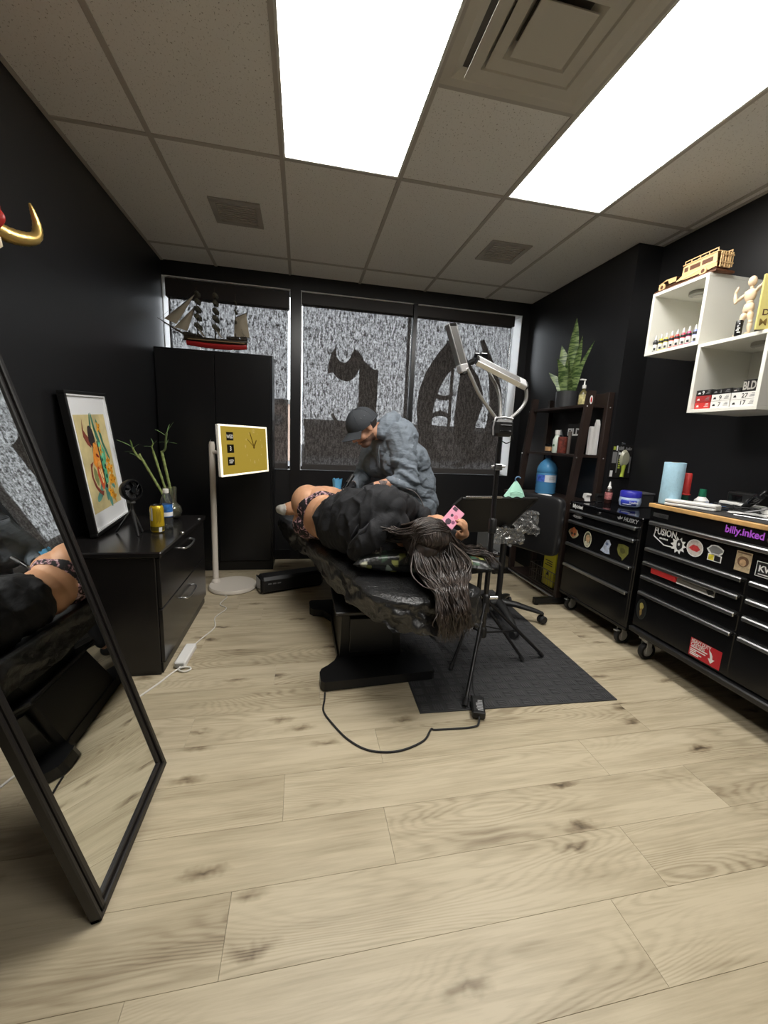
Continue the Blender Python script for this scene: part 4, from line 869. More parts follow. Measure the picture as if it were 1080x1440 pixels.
for i, (x, y, m_, lab) in enumerate(((2.025, 2.565, WHT, 'white grip holder clip on the narrow chest front corner'), (2.12, 2.565, K_PLA, 'black grip holder clip beside the white one'), (2.175, 2.55, K_PLA, 'black grip holder clip nearest the small squeeze bottle'))):
    t = thing('holder_clip', lab, 'holder', (x, y, Z1), group='grip holder clips')
    part('body', B().prism([(-.020, .030), (-.012, .062), (.024, .062), (.026, .050), (.014, .040), (.020, .0), (.006, .0), (.0, .022)], (x - .018, y, Z1), FU, FV, -.036), m_, t)
    part('base', B().box(x - .022, x + .022, y - .026, y + .026, Z1, Z1 + .006, .002), K_PLA, t); part('pin', B().cyl((x, y + .02, Z1 + .05), (x, y + .028, Z1 + .05), .004), K_GLS, t)
t = thing('paper_towel_roll', 'light blue paper towel roll standing on the wide chest corner', 'paper towel', (1.99, 1.862, Z2))
TB = mat('blue_paper_towel', (.42, .66, .80), .9, var=.05, vscale=60, bump=.3, bscale=150)
part('roll', B().lathe([(.018, Z2), (.049, Z2), (.050, Z2 + .003), (.050, Z2 + .222), (.049, Z2 + .225), (.018, Z2 + .225)], (1.99, 1.862, 0), 32), TB, t)
part('core', B().lathe([(.016, Z2), (.018, Z2), (.018, Z2 + .226), (.016, Z2 + .226)], (1.99, 1.862, 0), 20), mat('core_card', (.3, .22, .14), .8), t)
part('loose_sheet', B().grid(6, 2, lambda u, v: (1.99 + .0505 * cos(R(-55 + 70 * u)) + .006 * u, 1.862 + .0505 * sin(R(-55 + 70 * u)), Z2 + .225 * v)), mat('towel_pale', (.62, .74, .82), .9), t)
t = thing('marker_bottle', 'red bottle with dark green base behind the paper towel roll', 'bottle', (2.085, 1.86, Z2)); jx, jy = 2.085, 1.862
part('body', B().lathe([(0, Z2), (.019, Z2), (.020, Z2 + .045), (.022, Z2 + .05)], (jx, jy, 0), 20), mat('deep_green', (.01, .08, .05), .4), t); part('sleeve', B().lathe([(.026, Z2 + .050), (.027, Z2 + .053), (.022, Z2 + .058), (.021, Z2 + .165), (.017, Z2 + .17), (0, Z2 + .17)], (jx, jy, 0), 20), RED, t)
bm_ = Matrix.Translation((1.985, 1.725, Z2)) @ Matrix.Rotation(math.atan2(-.22, .075), 4, 'Z')
t = thing('white_case', 'slim white two-layer case lying in front of the green-capped bottle', 'case', (1.985, 1.725, Z2))
part('lower_shell', B().box(-.115, .115, -.030, .034, 0, .014, .004, M=bm_), WHT, t); part('upper_shell', B().box(-.115, .115, -.030, .034, .016, .031, .004, M=bm_), WHT, t); part('seam', B().box(-.112, .112, -.028, .032, .013, .017, M=bm_), INKG, t)
part('end_cap', B().box(.112, .118, -.026, .030, .004, .027, .002, M=bm_), mat('frosted_cap', (.6, .58, .52), .3), t)
t = thing('dropper_bottle', 'white bottle with dark green cap behind the white case', 'bottle', (2.12, 1.79, Z2)); jx, jy = 2.12, 1.79
part('body', B().lathe([(0, Z2), (.031, Z2), (.033, Z2 + .01), (.033, Z2 + .03), (.020, Z2 + .045), (.015, Z2 + .052)], (jx, jy, 0), 24), WHT, t); part('cap', B().lathe([(.017, Z2 + .050), (.018, Z2 + .053), (.016, Z2 + .09), (0, Z2 + .091)], (jx, jy, 0), 20), mat('cap_green', (.01, .16, .08), .4), t)
t = thing('blue_tray', 'shallow blue oval dish behind the white case', 'dish', (2.14, 1.70, Z2))
part('rim', B().lathe([(0, Z2), (.045, Z2), (.062, Z2 + .018), (.060, Z2 + .019), (.044, Z2 + .004), (0, Z2 + .004)], (2.14, 1.70, 0), 28, sx=.62), mat('dish_blue', (.08, .22, .55), .35), t)
t = thing('power_strip', 'white power strip tangled in black cables on the wide chest', 'power strip', (2.24, 1.64, Z2))
pm = Matrix.Translation((2.235, 1.62, Z2)) @ Matrix.Rotation(math.atan2(-.30, -.05), 4, 'Z')
part('housing', B().box(-.17, .15, -.028, .028, 0, .034, .005, M=pm), WHT, t)
for k in range(4): part('socket', B().box(-.14 + .07 * k, -.105 + .07 * k, -.016, .016, .033, .0352, M=pm), INKG, t)
t = thing('paper_stack', 'loose white papers under the cable tangle', 'paper', (2.14, 1.56, Z2))
for k in range(3): part('sheet', B().box(-.075, .075, -.045, .045, .0008 * k, .0008 * k + .0006, M=Matrix.Translation((2.135, 1.555, Z2)) @ Matrix.Rotation(R(-65 + 9 * k), 4, 'Z')), PAPER, t)
t = thing('tattoo_power_unit', 'black power unit with dial standing behind the cable tangle', 'power unit', (2.30, 1.72, Z2))
part('body', B().box(2.27, 2.36, 1.62, 1.78, Z2, Z2 + .085, .006), K_PLA, t); part('screen', B().box(2.267, 2.271, 1.70, 1.77, Z2 + .02, Z2 + .07, .001), K_GLS, t); part('dial', B().cyl((2.258, 1.655, Z2 + .045), (2.27, 1.655, Z2 + .045), .016), mat('dial_grey', (.08, .08, .08), .3), t)
t = thing('tattoo_machine', 'black rotary tattoo machine propped among cables on the wide chest', 'machine', (2.18, 1.57, Z2))
part('grip', B().tube([(2.20, 1.63, Z2 + .022), (2.18, 1.585, Z2 + .055)], [.014, .017], 14), K_RUB, t); part('motor', B().tube([(2.18, 1.585, Z2 + .055), (2.165, 1.55, Z2 + .082), (2.16, 1.535, Z2 + .092)], [.018, .021, .018], 14), K_GLS, t); part('frame', B().tube(smoothpath([(2.185, 1.60, Z2 + .045), (2.20, 1.56, Z2 + .10), (2.175, 1.53, Z2 + .115), (2.16, 1.54, Z2 + .09)], 5), .006, 8), K_SAT, t); part('needle_tip', B().tube([(2.20, 1.63, Z2 + .022), (2.214, 1.66, Z2 + .006)], [.009, .003], 10), mat('dull_steel', (.4, .4, .4), .3, 1), t)
rr = random.Random(4); pts = [(2.16 + .05 * cos(a * 1.1) * rr.uniform(.6, 1.1), 1.60 + .09 * sin(a * .83) * rr.uniform(.6, 1.1), Z2 + .010 + .02 * rr.random()) for a in range(26)]
solo('cable_coil', B().tube(smoothpath(pts, 5), .0035, 6), K_RUB, 'tangled black cable coil over the white power strip', 'cable', (2.16, 1.6, Z2))
pts = [(2.11 + .022 * cos(a * .7) * (1 + .1 * rr.random()), 1.665 + .048 * sin(a * .7), Z2 + .006 + .0009 * a) for a in range(30)]
solo('cable_coil', B().tube(smoothpath(pts, 3), .0035, 6), K_RUB, 'neat oval coil of black cable in front of the power strip', 'cable', (2.11, 1.665, Z2))
t = thing('phone', 'black phone with silver edge lying at the wide chest front', 'phone', (2.05, 1.46, Z2)); hm = Matrix.Translation((2.045, 1.452, Z2)) @ Matrix.Rotation(R(100), 4, 'Z')
part('body', B().box(-.075, .075, -.036, .036, 0, .006, .002, M=hm), ALU, t); part('screen', B().box(-.073, .073, -.034, .034, .0058, .0068, .0005, M=hm), K_GLS, t)
solo('stylus', B().tube([(2.07, 1.53, Z2 + .012), (2.20, 1.44, Z2 + .06), (2.24, 1.41, Z2 + .075)], [.0035, .0035, .002], 8), mat('stylus_grey', (.35, .35, .36), .3, .5), 'thin grey stylus leaning across the phone', 'stylus', (2.07, 1.53, Z2))
# ------------------------------------------------------------------ packaged brush on the column
t = thing('brush_package', 'black blister pack with yellow green brush hung on the column', 'package', (2.30, 2.605, 1.1)); PY = 2.6085
part('card', B().box(2.216, 2.392, 2.604, PY, .992, 1.232, .0015), CARDK, t)
part('blister', B().lathe([(0, .026), (.030, .022), (.040, 0)], M=Matrix.Translation((2.327, 2.604, 1.135)) @ Matrix.Rotation(pi / 2, 4, 'X') @ Matrix.Diagonal((1, 1.6, .8, 1)), n=28), mat('smoky_blister', (.34, .34, .25), .15), t)
GRN = mat('lime_print', (.36, .44, .05), .5)
def pk(x0, x1, z0, z1, m_, name='print_block'): part(name, B().box(x0, x1, 2.6032, 2.6042, z0, z1), m_, t)
part('brush_handle', B().tube([(2.327, 2.598, 1.09), (2.325, 2.598, 1.04), (2.32, 2.598, 1.0)], [.016, .011, .014], 12), GRN, t)
pk(2.226, 2.262, 1.10, 1.18, INKG); pk(2.222, 2.244, 1.0, 1.045, INKW); pk(2.268, 2.276, 1.03, 1.19, INKG); pk(2.226, 2.246, 1.195, 1.22, GRN); pk(2.252, 2.262, 1.19, 1.226, INKW); pk(2.374, 2.384, 1.03, 1.15, INKG)
[pk(2.282, 2.298, 1.062 + .015 * k, 1.072 + .015 * k, GRN) for k in range(5)]; [pk(2.272 + .011 * k, 2.280 + .011 * k, 1.195, 1.218 + .004 * (k % 2), INKG) for k in range(4)]; [pk(2.330 + .013 * k, 2.339 + .013 * k, 1.197, 1.218 - .006 * (k % 2), INKG) for k in range(4)]
part('hang_tab', B().box(2.29, 2.32, 2.604, PY, 1.232, 1.25, .001), CLR, t); part('dot', B().cyl((2.285, 2.604, 1.17), (2.285, 2.602, 1.17), .009), INKW, t)
part('hook', B().cyl((2.305, 2.612, 1.242), (2.305, 2.590, 1.242), .002), ALU, t)
# ------------------------------------------------------------------ white wall cubes
PKY = lambda y0: y0 + (.19 if y0 > 1.8 else .14)
def cube(y0, y1, z0, z1, label):
    t = thing('wall_cube', label, 'shelf', (2.4, (y0 + y1) / 2, z0), group='white wall cubes'); x0, x1, k = 2.05, 2.398, .018
    part('top_panel', B().box(x0, x1, y0, y1, z1 - k, z1, .001), WLAM, t); part('bottom_panel', B().box(x0, x1, y0, y1, z0, z0 + k, .001), WLAM, t)
    for a, b_ in ((y0, y0 + k), (y1 - k, y1)): part('side_panel', B().box(x0, x1, a, b_, z0 + k, z1 - k, .001), WLAM, t)
    part('back_panel', B().box(x1 - .008, x1, y0 + k, y1 - k, z0 + k, z1 - k), WLAM, t)
    p = part('puck_light', B().lathe([(.046, z1 - k), (.048, z1 - k - .004), (.048, z1 - k - .018), (.040, z1 - k - .022), (0, z1 - k - .022)], (2.203, PKY(y0), 0), 32), mat('puck_grey', (.42, .42, .38), .4), t)
    part('puck_lens', B().lathe([(.030, z1 - k - .022), (.028, z1 - k - .026), (0, z1 - k - .027)], (2.203, PKY(y0), 0), 24), mat('puck_lens', (.62, .61, .56), .3), p)
    return t
cube(1.9055, 2.257, 1.765, 2.118, 'upper white wall cube holding the ink bottles'); cube(1.553, 1.905, 1.410, 1.763, 'lower white wall cube holding the needle boxes')
cz = 1.783
for i, (c, n, cap) in enumerate((((.05, .05, .05), 'black', 0), ((.72, .60, .02), 'yellow', 0), ((.75, .62, .12), 'pale yellow', 0), ((.70, .10, .03), 'orange red', 0), ((.70, .03, .03), 'red', 0), ((.60, .04, .08), 'crimson', 0), ((.55, .02, .15), 'magenta', 0), ((.25, .30, .65), 'pale blue', 1))):
    y, x, r_ = 2.222 - .0365 * i, 2.085 + .002 * (i % 2), .0125
    t = thing('ink_bottle', f'small ink bottle with {n} label in the upper white cube', 'bottle', (x, y, cz), group='ink bottles in the cube')
    part('body', B().lathe([(0, cz), (r_ - .001, cz), (r_, cz + .002), (r_, cz + .060), (.008, cz + .070), (.006, cz + .074)], (x, y, 0), 16), mat('ink_' + n.replace(' ', '_'), c, .3), t)
    part('label', B().lathe([(r_ + .0002, cz + .010), (r_ + .0006, cz + .011), (r_ + .0006, cz + .042), (r_ + .0002, cz + .043)], (x, y, 0), 16), mat('ink_label', (.74, .73, .68), .5), t)
    part('label_block', B().grid(5, 1, lambda u, v: (x + (r_ + .001) * cos(R(190 + 50 * u)), y + (r_ + .001) * sin(R(190 + 50 * u)), cz + .012 + .014 * v)), mat('ink_print_dark', (.02, .02, .02), .5), t)
    part('collar', B().lathe([(r_, cz + .047), (r_ + .0008, cz + .048), (r_ + .0008, cz + .060), (r_, cz + .061)], (x, y, 0), 16), mat('ink_print_dark'), t)
    part('nozzle', B().lathe([(.007, cz + .072), (.0075, cz + .078), (.003, cz + .098), (0, cz + .099)], (x, y, 0), 12), mat('clear_cap', (.6, .6, .58), .25), t)
bz = 1.4285
def nbox(y0, y1, z, h, m_, label, num, tm, x=2.072, extra=None):
    t = thing('needle_box', label, 'box', (x + .05, (y0 + y1) / 2, z), group='cartridge boxes in the cube')
    part('carton', B().box(x, x + .13, y0, y1, z, z + h - .001, .001), m_, t)
    if num: text('lettering', num, h * .85, tm, t, (x - .0005, (y0 + y1) / 2 + .008, z + h * .2), FU, FV, None, bold=.01)
    part('logo', B().prism([(-y1 + .010, z + h * .3), (-y1 + .026, z + h * .3), (-y1 + .022, z + h * .6), (-y1 + .014, z + h * .55)], (x - .0004, 0, 0), FU, FV, .0005), tm if num else mat('box_logo', (.8, .7, .68), .5), t)
    for k in range(3): part('print_line', B().box(x - .0009, x - .0003, y0 + .008, y0 + .030 - .004 * k, z + h * (.28 + .2 * k), z + h * (.36 + .2 * k)), INKG if m_ is not RED else mat('box_logo', (.8, .7, .68), .5), t)
    return t
RED2 = mat('red_card_dark', (.36, .03, .03), .45)
nbox(1.800, 1.884, bz, .034, RED, 'bright red cartridge box on the floor of the lower cube', None, INKW); nbox(1.800, 1.884, bz + .034, .034, RED2, 'darker red cartridge box stacked on the bright red one', None, INKW)
nbox(1.700, 1.796, bz, .034, CARDW, 'white cartridge box printed 7, bottom row beside the bright red one', '7', INKK); nbox(1.700, 1.796, bz + .034, .034, CARDW, 'white cartridge box printed 9, upper row beside the darker red one', '9', INKK)
nbox(1.580, 1.696, bz, .034, CARDW, 'white cartridge box printed 17, bottom row, farthest from the red boxes', '17', INKK); nbox(1.580, 1.696, bz + .034, .034, CARDW, 'white cartridge box printed 27, right under the thin dark box', '27', INKK)
nbox(1.800, 1.884, bz + .068, .030, CARDK, 'black cartridge box printed 9 on top of the red stack', '9', INKW); nbox(1.700, 1.796, bz + .068, .026, CARDK, 'dark cartridge box printed 3 on the white stack', '3', INKG); nbox(1.655, 1.698, bz + .068, .022, CARDK, 'thin dark box on the white box printed 27', None, INKG)
t = thing('needle_box', 'tall black box with big white letters on the white stack', 'box', (2.11, 1.617, bz + .068), group='cartridge boxes in the cube')
part('carton', B().box(2.075, 2.14, 1.583, 1.652, bz + .068, bz + .122, .001), CARDK, t); text('lettering', 'BLD', .052, mat('silver_print', (.42, .40, .36), .4), t, (2.0745, 1.649, bz + .078), FU, FV, .058, bold=.03)
# ------------------------------------------------------------------ wooden jeepney model on the upper cube
JZ = 2.118
t = thing('wooden_jeepney', 'cut plywood jeepney model on a dark base on the upper wall cube', 'model', (2.19, 2.06, JZ))
part('base_board', B().box(2.085, 2.30, 1.885, 2.262, JZ, JZ + .012, .002), WOODD, t)
def side(x, s_):
    o = [(-2.13, .034), (-2.10, .050), (-2.095, .092), (-2.06, .097), (-1.905, .097), (-1.898, .03), (-1.945, .026), (-1.955, .036), (-1.985, .036), (-1.998, .024), (-2.08, .024)]
    holes = []
    b = B().prism([(a, JZ + z) for a, z in o], (x, 0, 0), FU, FV, .004 * s_)
    return b
for x in (2.115, 2.265):
    sd = part('side_panel', side(x, 1), WOODL, t)
    for a, b_ in ((1.925, 1.985), (1.995, 2.055), (2.066, 2.088)): part('window_opening', B().box(x - .0048, x + .0008, a, b_, JZ + .062, JZ + .084), WOODD, sd)
    part('fender_trim', B().prism([(-2.13, JZ + .034), (-2.06, JZ + .040), (-2.00, JZ + .050), (-1.97, JZ + .056), (-1.90, JZ + .056), (-1.90, JZ + .050), (-1.965, JZ + .050), (-2.0, JZ + .042), (-2.06, JZ + .032), (-2.13, JZ + .027)], (x - .0045, 0, 0), FU, FV, .003), mat('ply_light', (.82, .60, .32), .5), sd)
    for wy in (2.225, 1.972):
        wm = Matrix.Translation((x - .004 if x < 2.2 else x + .004, wy, JZ + .030)) @ Matrix.Rotation(pi / 2, 4, 'Y')
        w = part('wheel', B().lathe([(.011, -.006), (.021, -.006), (.021, .006), (.011, .006), (.011, -.006)], M=wm, n=20), WOODL, t); part('wheel_hub', B().lathe([(0, -.003), (.011, -.003), (.011, .003), (0, .003)], M=wm, n=16), WOODD, w)
    part('hood_side', B().prism([(-2.24, JZ + .03), (-2.215, JZ + .056), (-2.19, JZ + .058), (-2.18, JZ + .036), (-2.135, JZ + .036), (-2.135, JZ + .060), (-2.20, JZ + .064), (-2.25, JZ + .050)], (x, 0, 0), FU, FV, .004), WOODL, t)
part('roof', B().box(2.105, 2.275, 1.895, 2.10, JZ + .097, JZ + .102, .001), WOODL, t)
part('hood', B().box(2.125, 2.258, 2.135, 2.225, JZ + .056, JZ + .060), WOODD, t); part('grille', B().box(2.130, 2.255, 2.236, 2.242, JZ + .022, JZ + .058), WOODD, t); part('windshield_frame', B().box(2.118, 2.262, 2.098, 2.103, JZ + .06, JZ + .097), WOODD, t); part('floor_pan', B().box(2.118, 2.262, 1.90, 2.23, JZ + .024, JZ + .028), WOODD, t)
for x in (2.110, 2.270):
    part('roof_rail', B().box(x - .002, x + .002, 1.90, 2.09, JZ + .114, JZ + .118), WOODL, t)
    for y in (1.902, 1.95, 2.0, 2.05, 2.087): part('rail_post', B().box(x - .002, x + .002, y - .002, y + .002, JZ + .102, JZ + .115), WOODL, t)
for y in (1.93, 1.97, 2.01, 2.05): part('roof_slat', B().box(2.112, 2.268, y - .003, y + .003, JZ + .1025, JZ + .106), WOODL, t)
for k, x in enumerate((2.125, 2.148, 2.175, 2.205, 2.232, 2.255)): part('rear_bar', B().box(x - .003, x + .003, 1.885, 1.890, JZ + .022 + .006 * (k % 2), JZ + .094), WOODL, t)
for z in (.045, .082): part('rear_crossbar', B().box(2.115, 2.265, 1.8835, 1.8865, JZ + z - .003, JZ + z + .003), WOODL, t)
t.scale.x = .55; t.location.x = 2.118
# ------------------------------------------------------------------ artist mannequin, bottle and book on the lower cube
MZ = 1.763
t = thing('artist_mannequin', 'jointed wooden artist mannequin with raised arms on the lower cube', 'mannequin', (2.075, 1.69, MZ))
mx_ = 2.085
def mp(y, z, dx=0): return (mx_ + dx, y, z)
part('head', B().sph(mp(1.706, 2.008), (.018, .017, .024)), MANW, t); part('neck', B().cyl(mp(1.705, 1.972), mp(1.706, 1.990), .007), MANW, t)
part('torso', B().tube([mp(1.706, 1.974), mp(1.706, 1.965), mp(1.705, 1.945), mp(1.703, 1.925), mp(1.702, 1.918)], [.010, .026, .026, .020, .012], 16, flat=.7), MANW, t)
part('waist', B().sph(mp(1.702, 1.914), (.012, .015, .010)), MANW, t)
part('pelvis', B().tube([mp(1.702, 1.910), mp(1.702, 1.903), mp(1.703, 1.880), mp(1.703, 1.872)], [.014, .022, .025, .020], 16, flat=.75), MANW, t)
def limb(n, a, b_, r0, r1, mid=1.12): 
    a, b_ = Vector(a), Vector(b_); return part(n, B().sph(a, r0 * 1.05, nu=10, nv=8).tube([a.lerp(b_, f) for f in (.06, .2, .45, .8, .96)], [r0 * .75, r0 * mid, r0 * mid, r1, r1 * .8], 10), MANW, t)
limb('upper_arm', mp(1.680, 1.962), mp(1.655, 1.985), .008, .006); limb('forearm', mp(1.655, 1.985), mp(1.630, 2.008), .007, .005); limb('hand', mp(1.630, 2.008), mp(1.616, 2.036, -.004), .006, .004)
limb('upper_arm', mp(1.730, 1.955), mp(1.772, 1.932), .008, .006); limb('forearm', mp(1.772, 1.932), mp(1.779, 1.975), .007, .006); limb('hand', mp(1.779, 1.975), mp(1.768, 2.004), .006, .004)
limb('thigh', mp(1.712, 1.872), mp(1.722, 1.822, -.012), .012, .009); limb('shin', mp(1.722, 1.822, -.012), mp(1.735, 1.772, -.004), .009, .006); limb('thigh', mp(1.692, 1.872), mp(1.683, 1.822), .012, .009); limb('shin', mp(1.683, 1.822), mp(1.684, 1.772), .010, .007)
for y, dx in ((1.735, -.010), (1.684, -.006)): part('foot', B().sph(mp(y, MZ + .006, dx), (.016, .008, .0062)), MANW, t)
t = thing('ink_bottle', 'black bottle with white print in front of the mannequin leg', 'bottle', (2.062, 1.712, MZ), group='ink bottles in the cube')
part('body', B().lathe([(0, MZ), (.0135, MZ), (.0145, MZ + .002), (.0145, MZ + .066), (.012, MZ + .070), (0, MZ + .071)], (2.060, 1.712, 0), 20), mat('glossy_black_label', (.012, .012, .012), .25), t)
for k, (a0, a1, z) in enumerate(((190, 215, .040), (200, 250, .012), (180, 225, .022), (195, 240, .030), (215, 232, .050))): part('print_mark', B().grid(4, 1, lambda u, v: (2.060 + .0149 * cos(R(a0 + (a1 - a0) * u)), 1.712 + .0149 * sin(R(a0 + (a1 - a0) * u)), MZ + z + .005 * v)), INKW, t)
t = thing('art_book', 'yellow covered art book leaning beside the wooden mannequin', 'book', (2.10, 1.56, MZ))
bu = Vector((.88, -.475, 0)); bo = Vector((2.022, 1.604, MZ + .001)); bv = (Vector((0, 0, 1)) + Vector((.05, .09, 0)) * .0).normalized(); BMx = frame_m(bo, bu, bv)
part('cover', B().box(0, .175, 0, .235, -.012, 0, .0015, M=BMx), mat('cover_yellow', (.72, .62, .20), .45), t); part('pages', B().box(.003, .174, .003, .232, -.010, -.003, M=BMx), PAPER, t)
bn = bu.cross(bv)
text('lettering', 'DE', .036, mat('cover_brown', (.10, .04, .01), .5), t, bo + bu * .016 + bv * .060 + bn * .0004, bu, bv, None, bold=.02); text('lettering', 'MO', .042, mat('cover_olive', (.22, .13, .02), .5), t, bo + bu * .010 + bv * .016 + bn * .0004, bu, bv, None, bold=.01)
part('cover_picture', B().box(.075, .172, .105, .225, 0, .0006, M=BMx), mat('cover_blue', (.05, .30, .62), .5, var=.6, vscale=25), t); part('cover_figure', B().box(.10, .165, .125, .19, .0006, .0010, M=BMx), mat('cover_dark', (.04, .03, .06), .5, var=.5, vscale=40), t)
# ------------------------------------------------------------------ espresso shelf desk
t = thing('shelf_desk', 'espresso brown open shelf desk in the right back corner with the plant on top', 'shelf', (2.0, 3.0, 0))
N0, N1, FRX = 2.632, 3.385, 2.172
for y in (N0, N1 - .035):
    part('front_post', B().prism([(1.925, .05), (1.972, .05), (1.972, .80), (2.045, 1.60), (1.992, 1.60), (1.925, .80)], (0, y + .035, 0), (1, 0, 0), (0, 0, 1), .035), ESP, t)
    part('rear_post', B().box(2.150, 2.198, y, y + .035, .05, 1.60, .002), ESP, t); part('foot', B().box(1.752, 2.198, y - .004, y + .039, .012, .055, .004), K_LAC, t)
    for fx in (1.775, 2.17): part('glide', B().cyl((fx, y + .017, .001), (fx, y + .017, .013), .016), K_RUB, t)
    for z in (1.492, 1.128, .79): part('screw_cap', B().sph((1.985 if z > 1.4 else 1.952, y - .001 if y < 3 else y + .036, z), .005, nu=8, nv=6), ALU, t)
for x, z in ((2.174, 1.492), (2.174, 1.128)): part('screw_cap', B().sph((x, N0 - .001, z), .005, nu=8, nv=6), ALU, t)
part('shelf_board', B().box(2.0, 2.190, N0 + .036, N1 - .036, 1.490, 1.510, .002), ESP, t); part('shelf_board', B().box(1.975, 2.190, N0 + .036, N1 - .036, 1.128, 1.148, .002), ESP, t)
part('desk_board', B().box(1.790, 2.198, N0 + .036, N1 - .036, .778, .802, .003), ESP, t); part('desk_bracket', B().box(1.80, 1.93, N0 + .036, N0 + .060, .72, .778), ESP, t); part('desk_bracket', B().box(1.80, 1.93, N1 - .060, N1 - .036, .72, .778), ESP, t)
part('rear_rail', B().box(2.178, 2.192, N0 + .036, N1 - .036, 1.510, 1.60, .002), ESP, t)
part('lower_shelf', B().box(1.93, 2.19, N0 + .036, N1 - .036, .055, .072, .002), ESP, t); part('lower_rail', B().tube([(1.915, N0 + .02, .050), (1.915, N1 - .02, .050)], .008, 8), ALU, t)
part('post_sticker', B().prism([(1.993 + .012 * cos(k * pi / 6), 1.538 + .030 * sin(k * pi / 6)) for k in range(12)], (0.018, N0 - .0006, 0), (1, 0, 0), (0, 0, 1), .0006), INKW, t); part('sticker_flame', B().prism([(2.011 + .006 * cos(k * pi / 5), 1.537 + .020 * sin(k * pi / 5)) for k in range(10)], (0, N0 - .0012, 0), (1, 0, 0), (0, 0, 1), .0006), RED, t)
# plant
t = thing('snake_plant', 'potted snake plant with mottled green leaves on the shelf desk top', 'plant', (2.09, 3.03, 1.51)); px_, py_, pz_ = 2.09, 3.03, 1.510
part('pot', B().lathe([(0, pz_), (.076, pz_), (.082, pz_ + .004), (.085, pz_ + .125), (.079, pz_ + .125), (.077, pz_ + .095)], (px_, py_, 0), 36), mat('charcoal_pot', (.035, .036, .038), .35), t); part('soil', B().lathe([(0, pz_ + .094), (.0765, pz_ + .094)], (px_, py_, 0), 24), mat('soil', (.03, .02, .012), .9), t)
SNK = mat('snake_leaf', (.2, .3, .1), .42)
def snk():
    nt, N, L, p = nodes(SNK); tc = N.new('ShaderNodeTexCoord'); mpp = N.new('ShaderNodeMapping'); mpp.inputs['Scale'].default_value = (14, 14, 75); L.new(tc.outputs['Object'], mpp.inputs[0])
    n = N.new('ShaderNodeTexNoise'); n.inputs['Scale'].default_value = 1; n.inputs['Detail'].default_value = 4; L.new(mpp.outputs[0], n.inputs[0]); r = N.new('ShaderNodeValToRGB'); e = r.color_ramp.elements
    e[0].position = .42; e[0].color = (.030, .065, .014, 1); e[1].position = .60; e[1].color = (.20, .27, .10, 1); L.new(n.outputs['Fac'], r.inputs[0]); L.new(r.outputs[0], p.inputs['Base Color'])
snk()
LRIM = mat('leaf_edge_yellow', (.30, .33, .08), .5)
for i, (dx, dy, h, w, lx, ly, tw) in enumerate(((0, .01, .60, .062, .00, -.02, .2), (.005, -.022, .46, .060, .02, -.05, .6), (-.01, .035, .42, .062, -.02, .07, -.3), (.015, .03, .34, .066, .05, .11, .5), (-.02, .0, .30, .064, -.08, .04, .1), (-.015, -.03, .27, .060, -.07, -.05, 1.0), (.02, -.035, .40, .030, .03, -.15, .3), (-.025, .02, .20, .060, -.09, .09, -.4), (0, -.005, .36, .058, -.05, -.01, 1.2), (.01, .02, .48, .05, .01, .05, .9))):
    def fn(u, v, dx=dx, dy=dy, h=h, w=w, lx=lx, ly=ly, tw=tw):
        ww = 1.75 * w * min(1, (.60 + 1.1 * u)) * max(0, 1 - u ** 3.4) * (1 + .10 * sin(9 * u + i)); a = tw - .96 + .5 * u; q = v - .5
        return (px_ + dx + lx * u * u + q * ww * sin(a) + .10 * ww * (4 * q * q), py_ + dy + ly * u * u + q * ww * cos(a), pz_ + .08 + h * u)
    part('leaf', B().grid(4, 14, lambda a, c, fn=fn: fn(c, a)), SNK, t)
t = thing('pump_bottle', 'amber pump bottle with pale label beside the potted snake plant', 'bottle', (2.06, 2.80, 1.51)); cx, cy, cz = 2.085, 2.825, 1.510
part('body', B().lathe([(0, cz), (.028, cz), (.030, cz + .004), (.030, cz + .085), (.022, cz + .105), (.012, cz + .115), (.012, cz + .13)], (cx, cy, 0), 24), mat('olive_bottle', (.10, .085, .035), .2), t); part('label', B().lathe([(.0303, cz + .012), (.0308, cz + .014), (.0308, cz + .080), (.0303, cz + .082)], (cx, cy, 0), 24), mat('pale_label', (.45, .40, .18), .5, var=.6, vscale=60), t)
part('pump', B().lathe([(.013, cz + .128), (.014, cz + .13), (.014, cz + .152), (.005, cz + .156), (.005, cz + .19)], (cx, cy, 0), 16).box(cx - .04, cx + .008, cy - .007, cy + .007, cz + .186, cz + .196, .003), WHT, t)
# middle shelf
sz = 1.148
def lathe_thing(name, lab, cat, x, y, z, parts, group=None):
    t = thing(name, lab, cat, (x, y, z), group=group)
    for n, prof, m_ in parts: part(n, B().lathe([(r_, z + h) for r_, h in prof], (x, y, 0), 20), m_, t)
    return t
lathe_thing('cream_tin', 'low black tin with a tan label on the middle shelf', 'tin', 2.06, 3.13, sz, (('body', [(0, 0), (.040, 0), (.042, .004), (.042, .055)], K_PLA), ('label', [(.0424, .012), (.0428, .014), (.0428, .045), (.0424, .047)], mat('tan_label', (.45, .26, .12), .5, var=.5, vscale=50)), ('lid', [(.043, .054), (.044, .056), (.044, .072), (0, .074)], K_GLS)))
lathe_thing('spray_bottle', 'frosted grey bottle with pointed nozzle behind the low black tin', 'bottle', 2.135, 3.12, sz, (('body', [(0, 0), (.032, 0), (.033, .01), (.033, .12), (.014, .145)], mat('frosted_grey', (.32, .34, .42), .4)), ('nozzle', [(.015, .143), (.015, .155), (.006, .19), (0, .192)], mat('nozzle_grey', (.4, .42, .44), .4))))
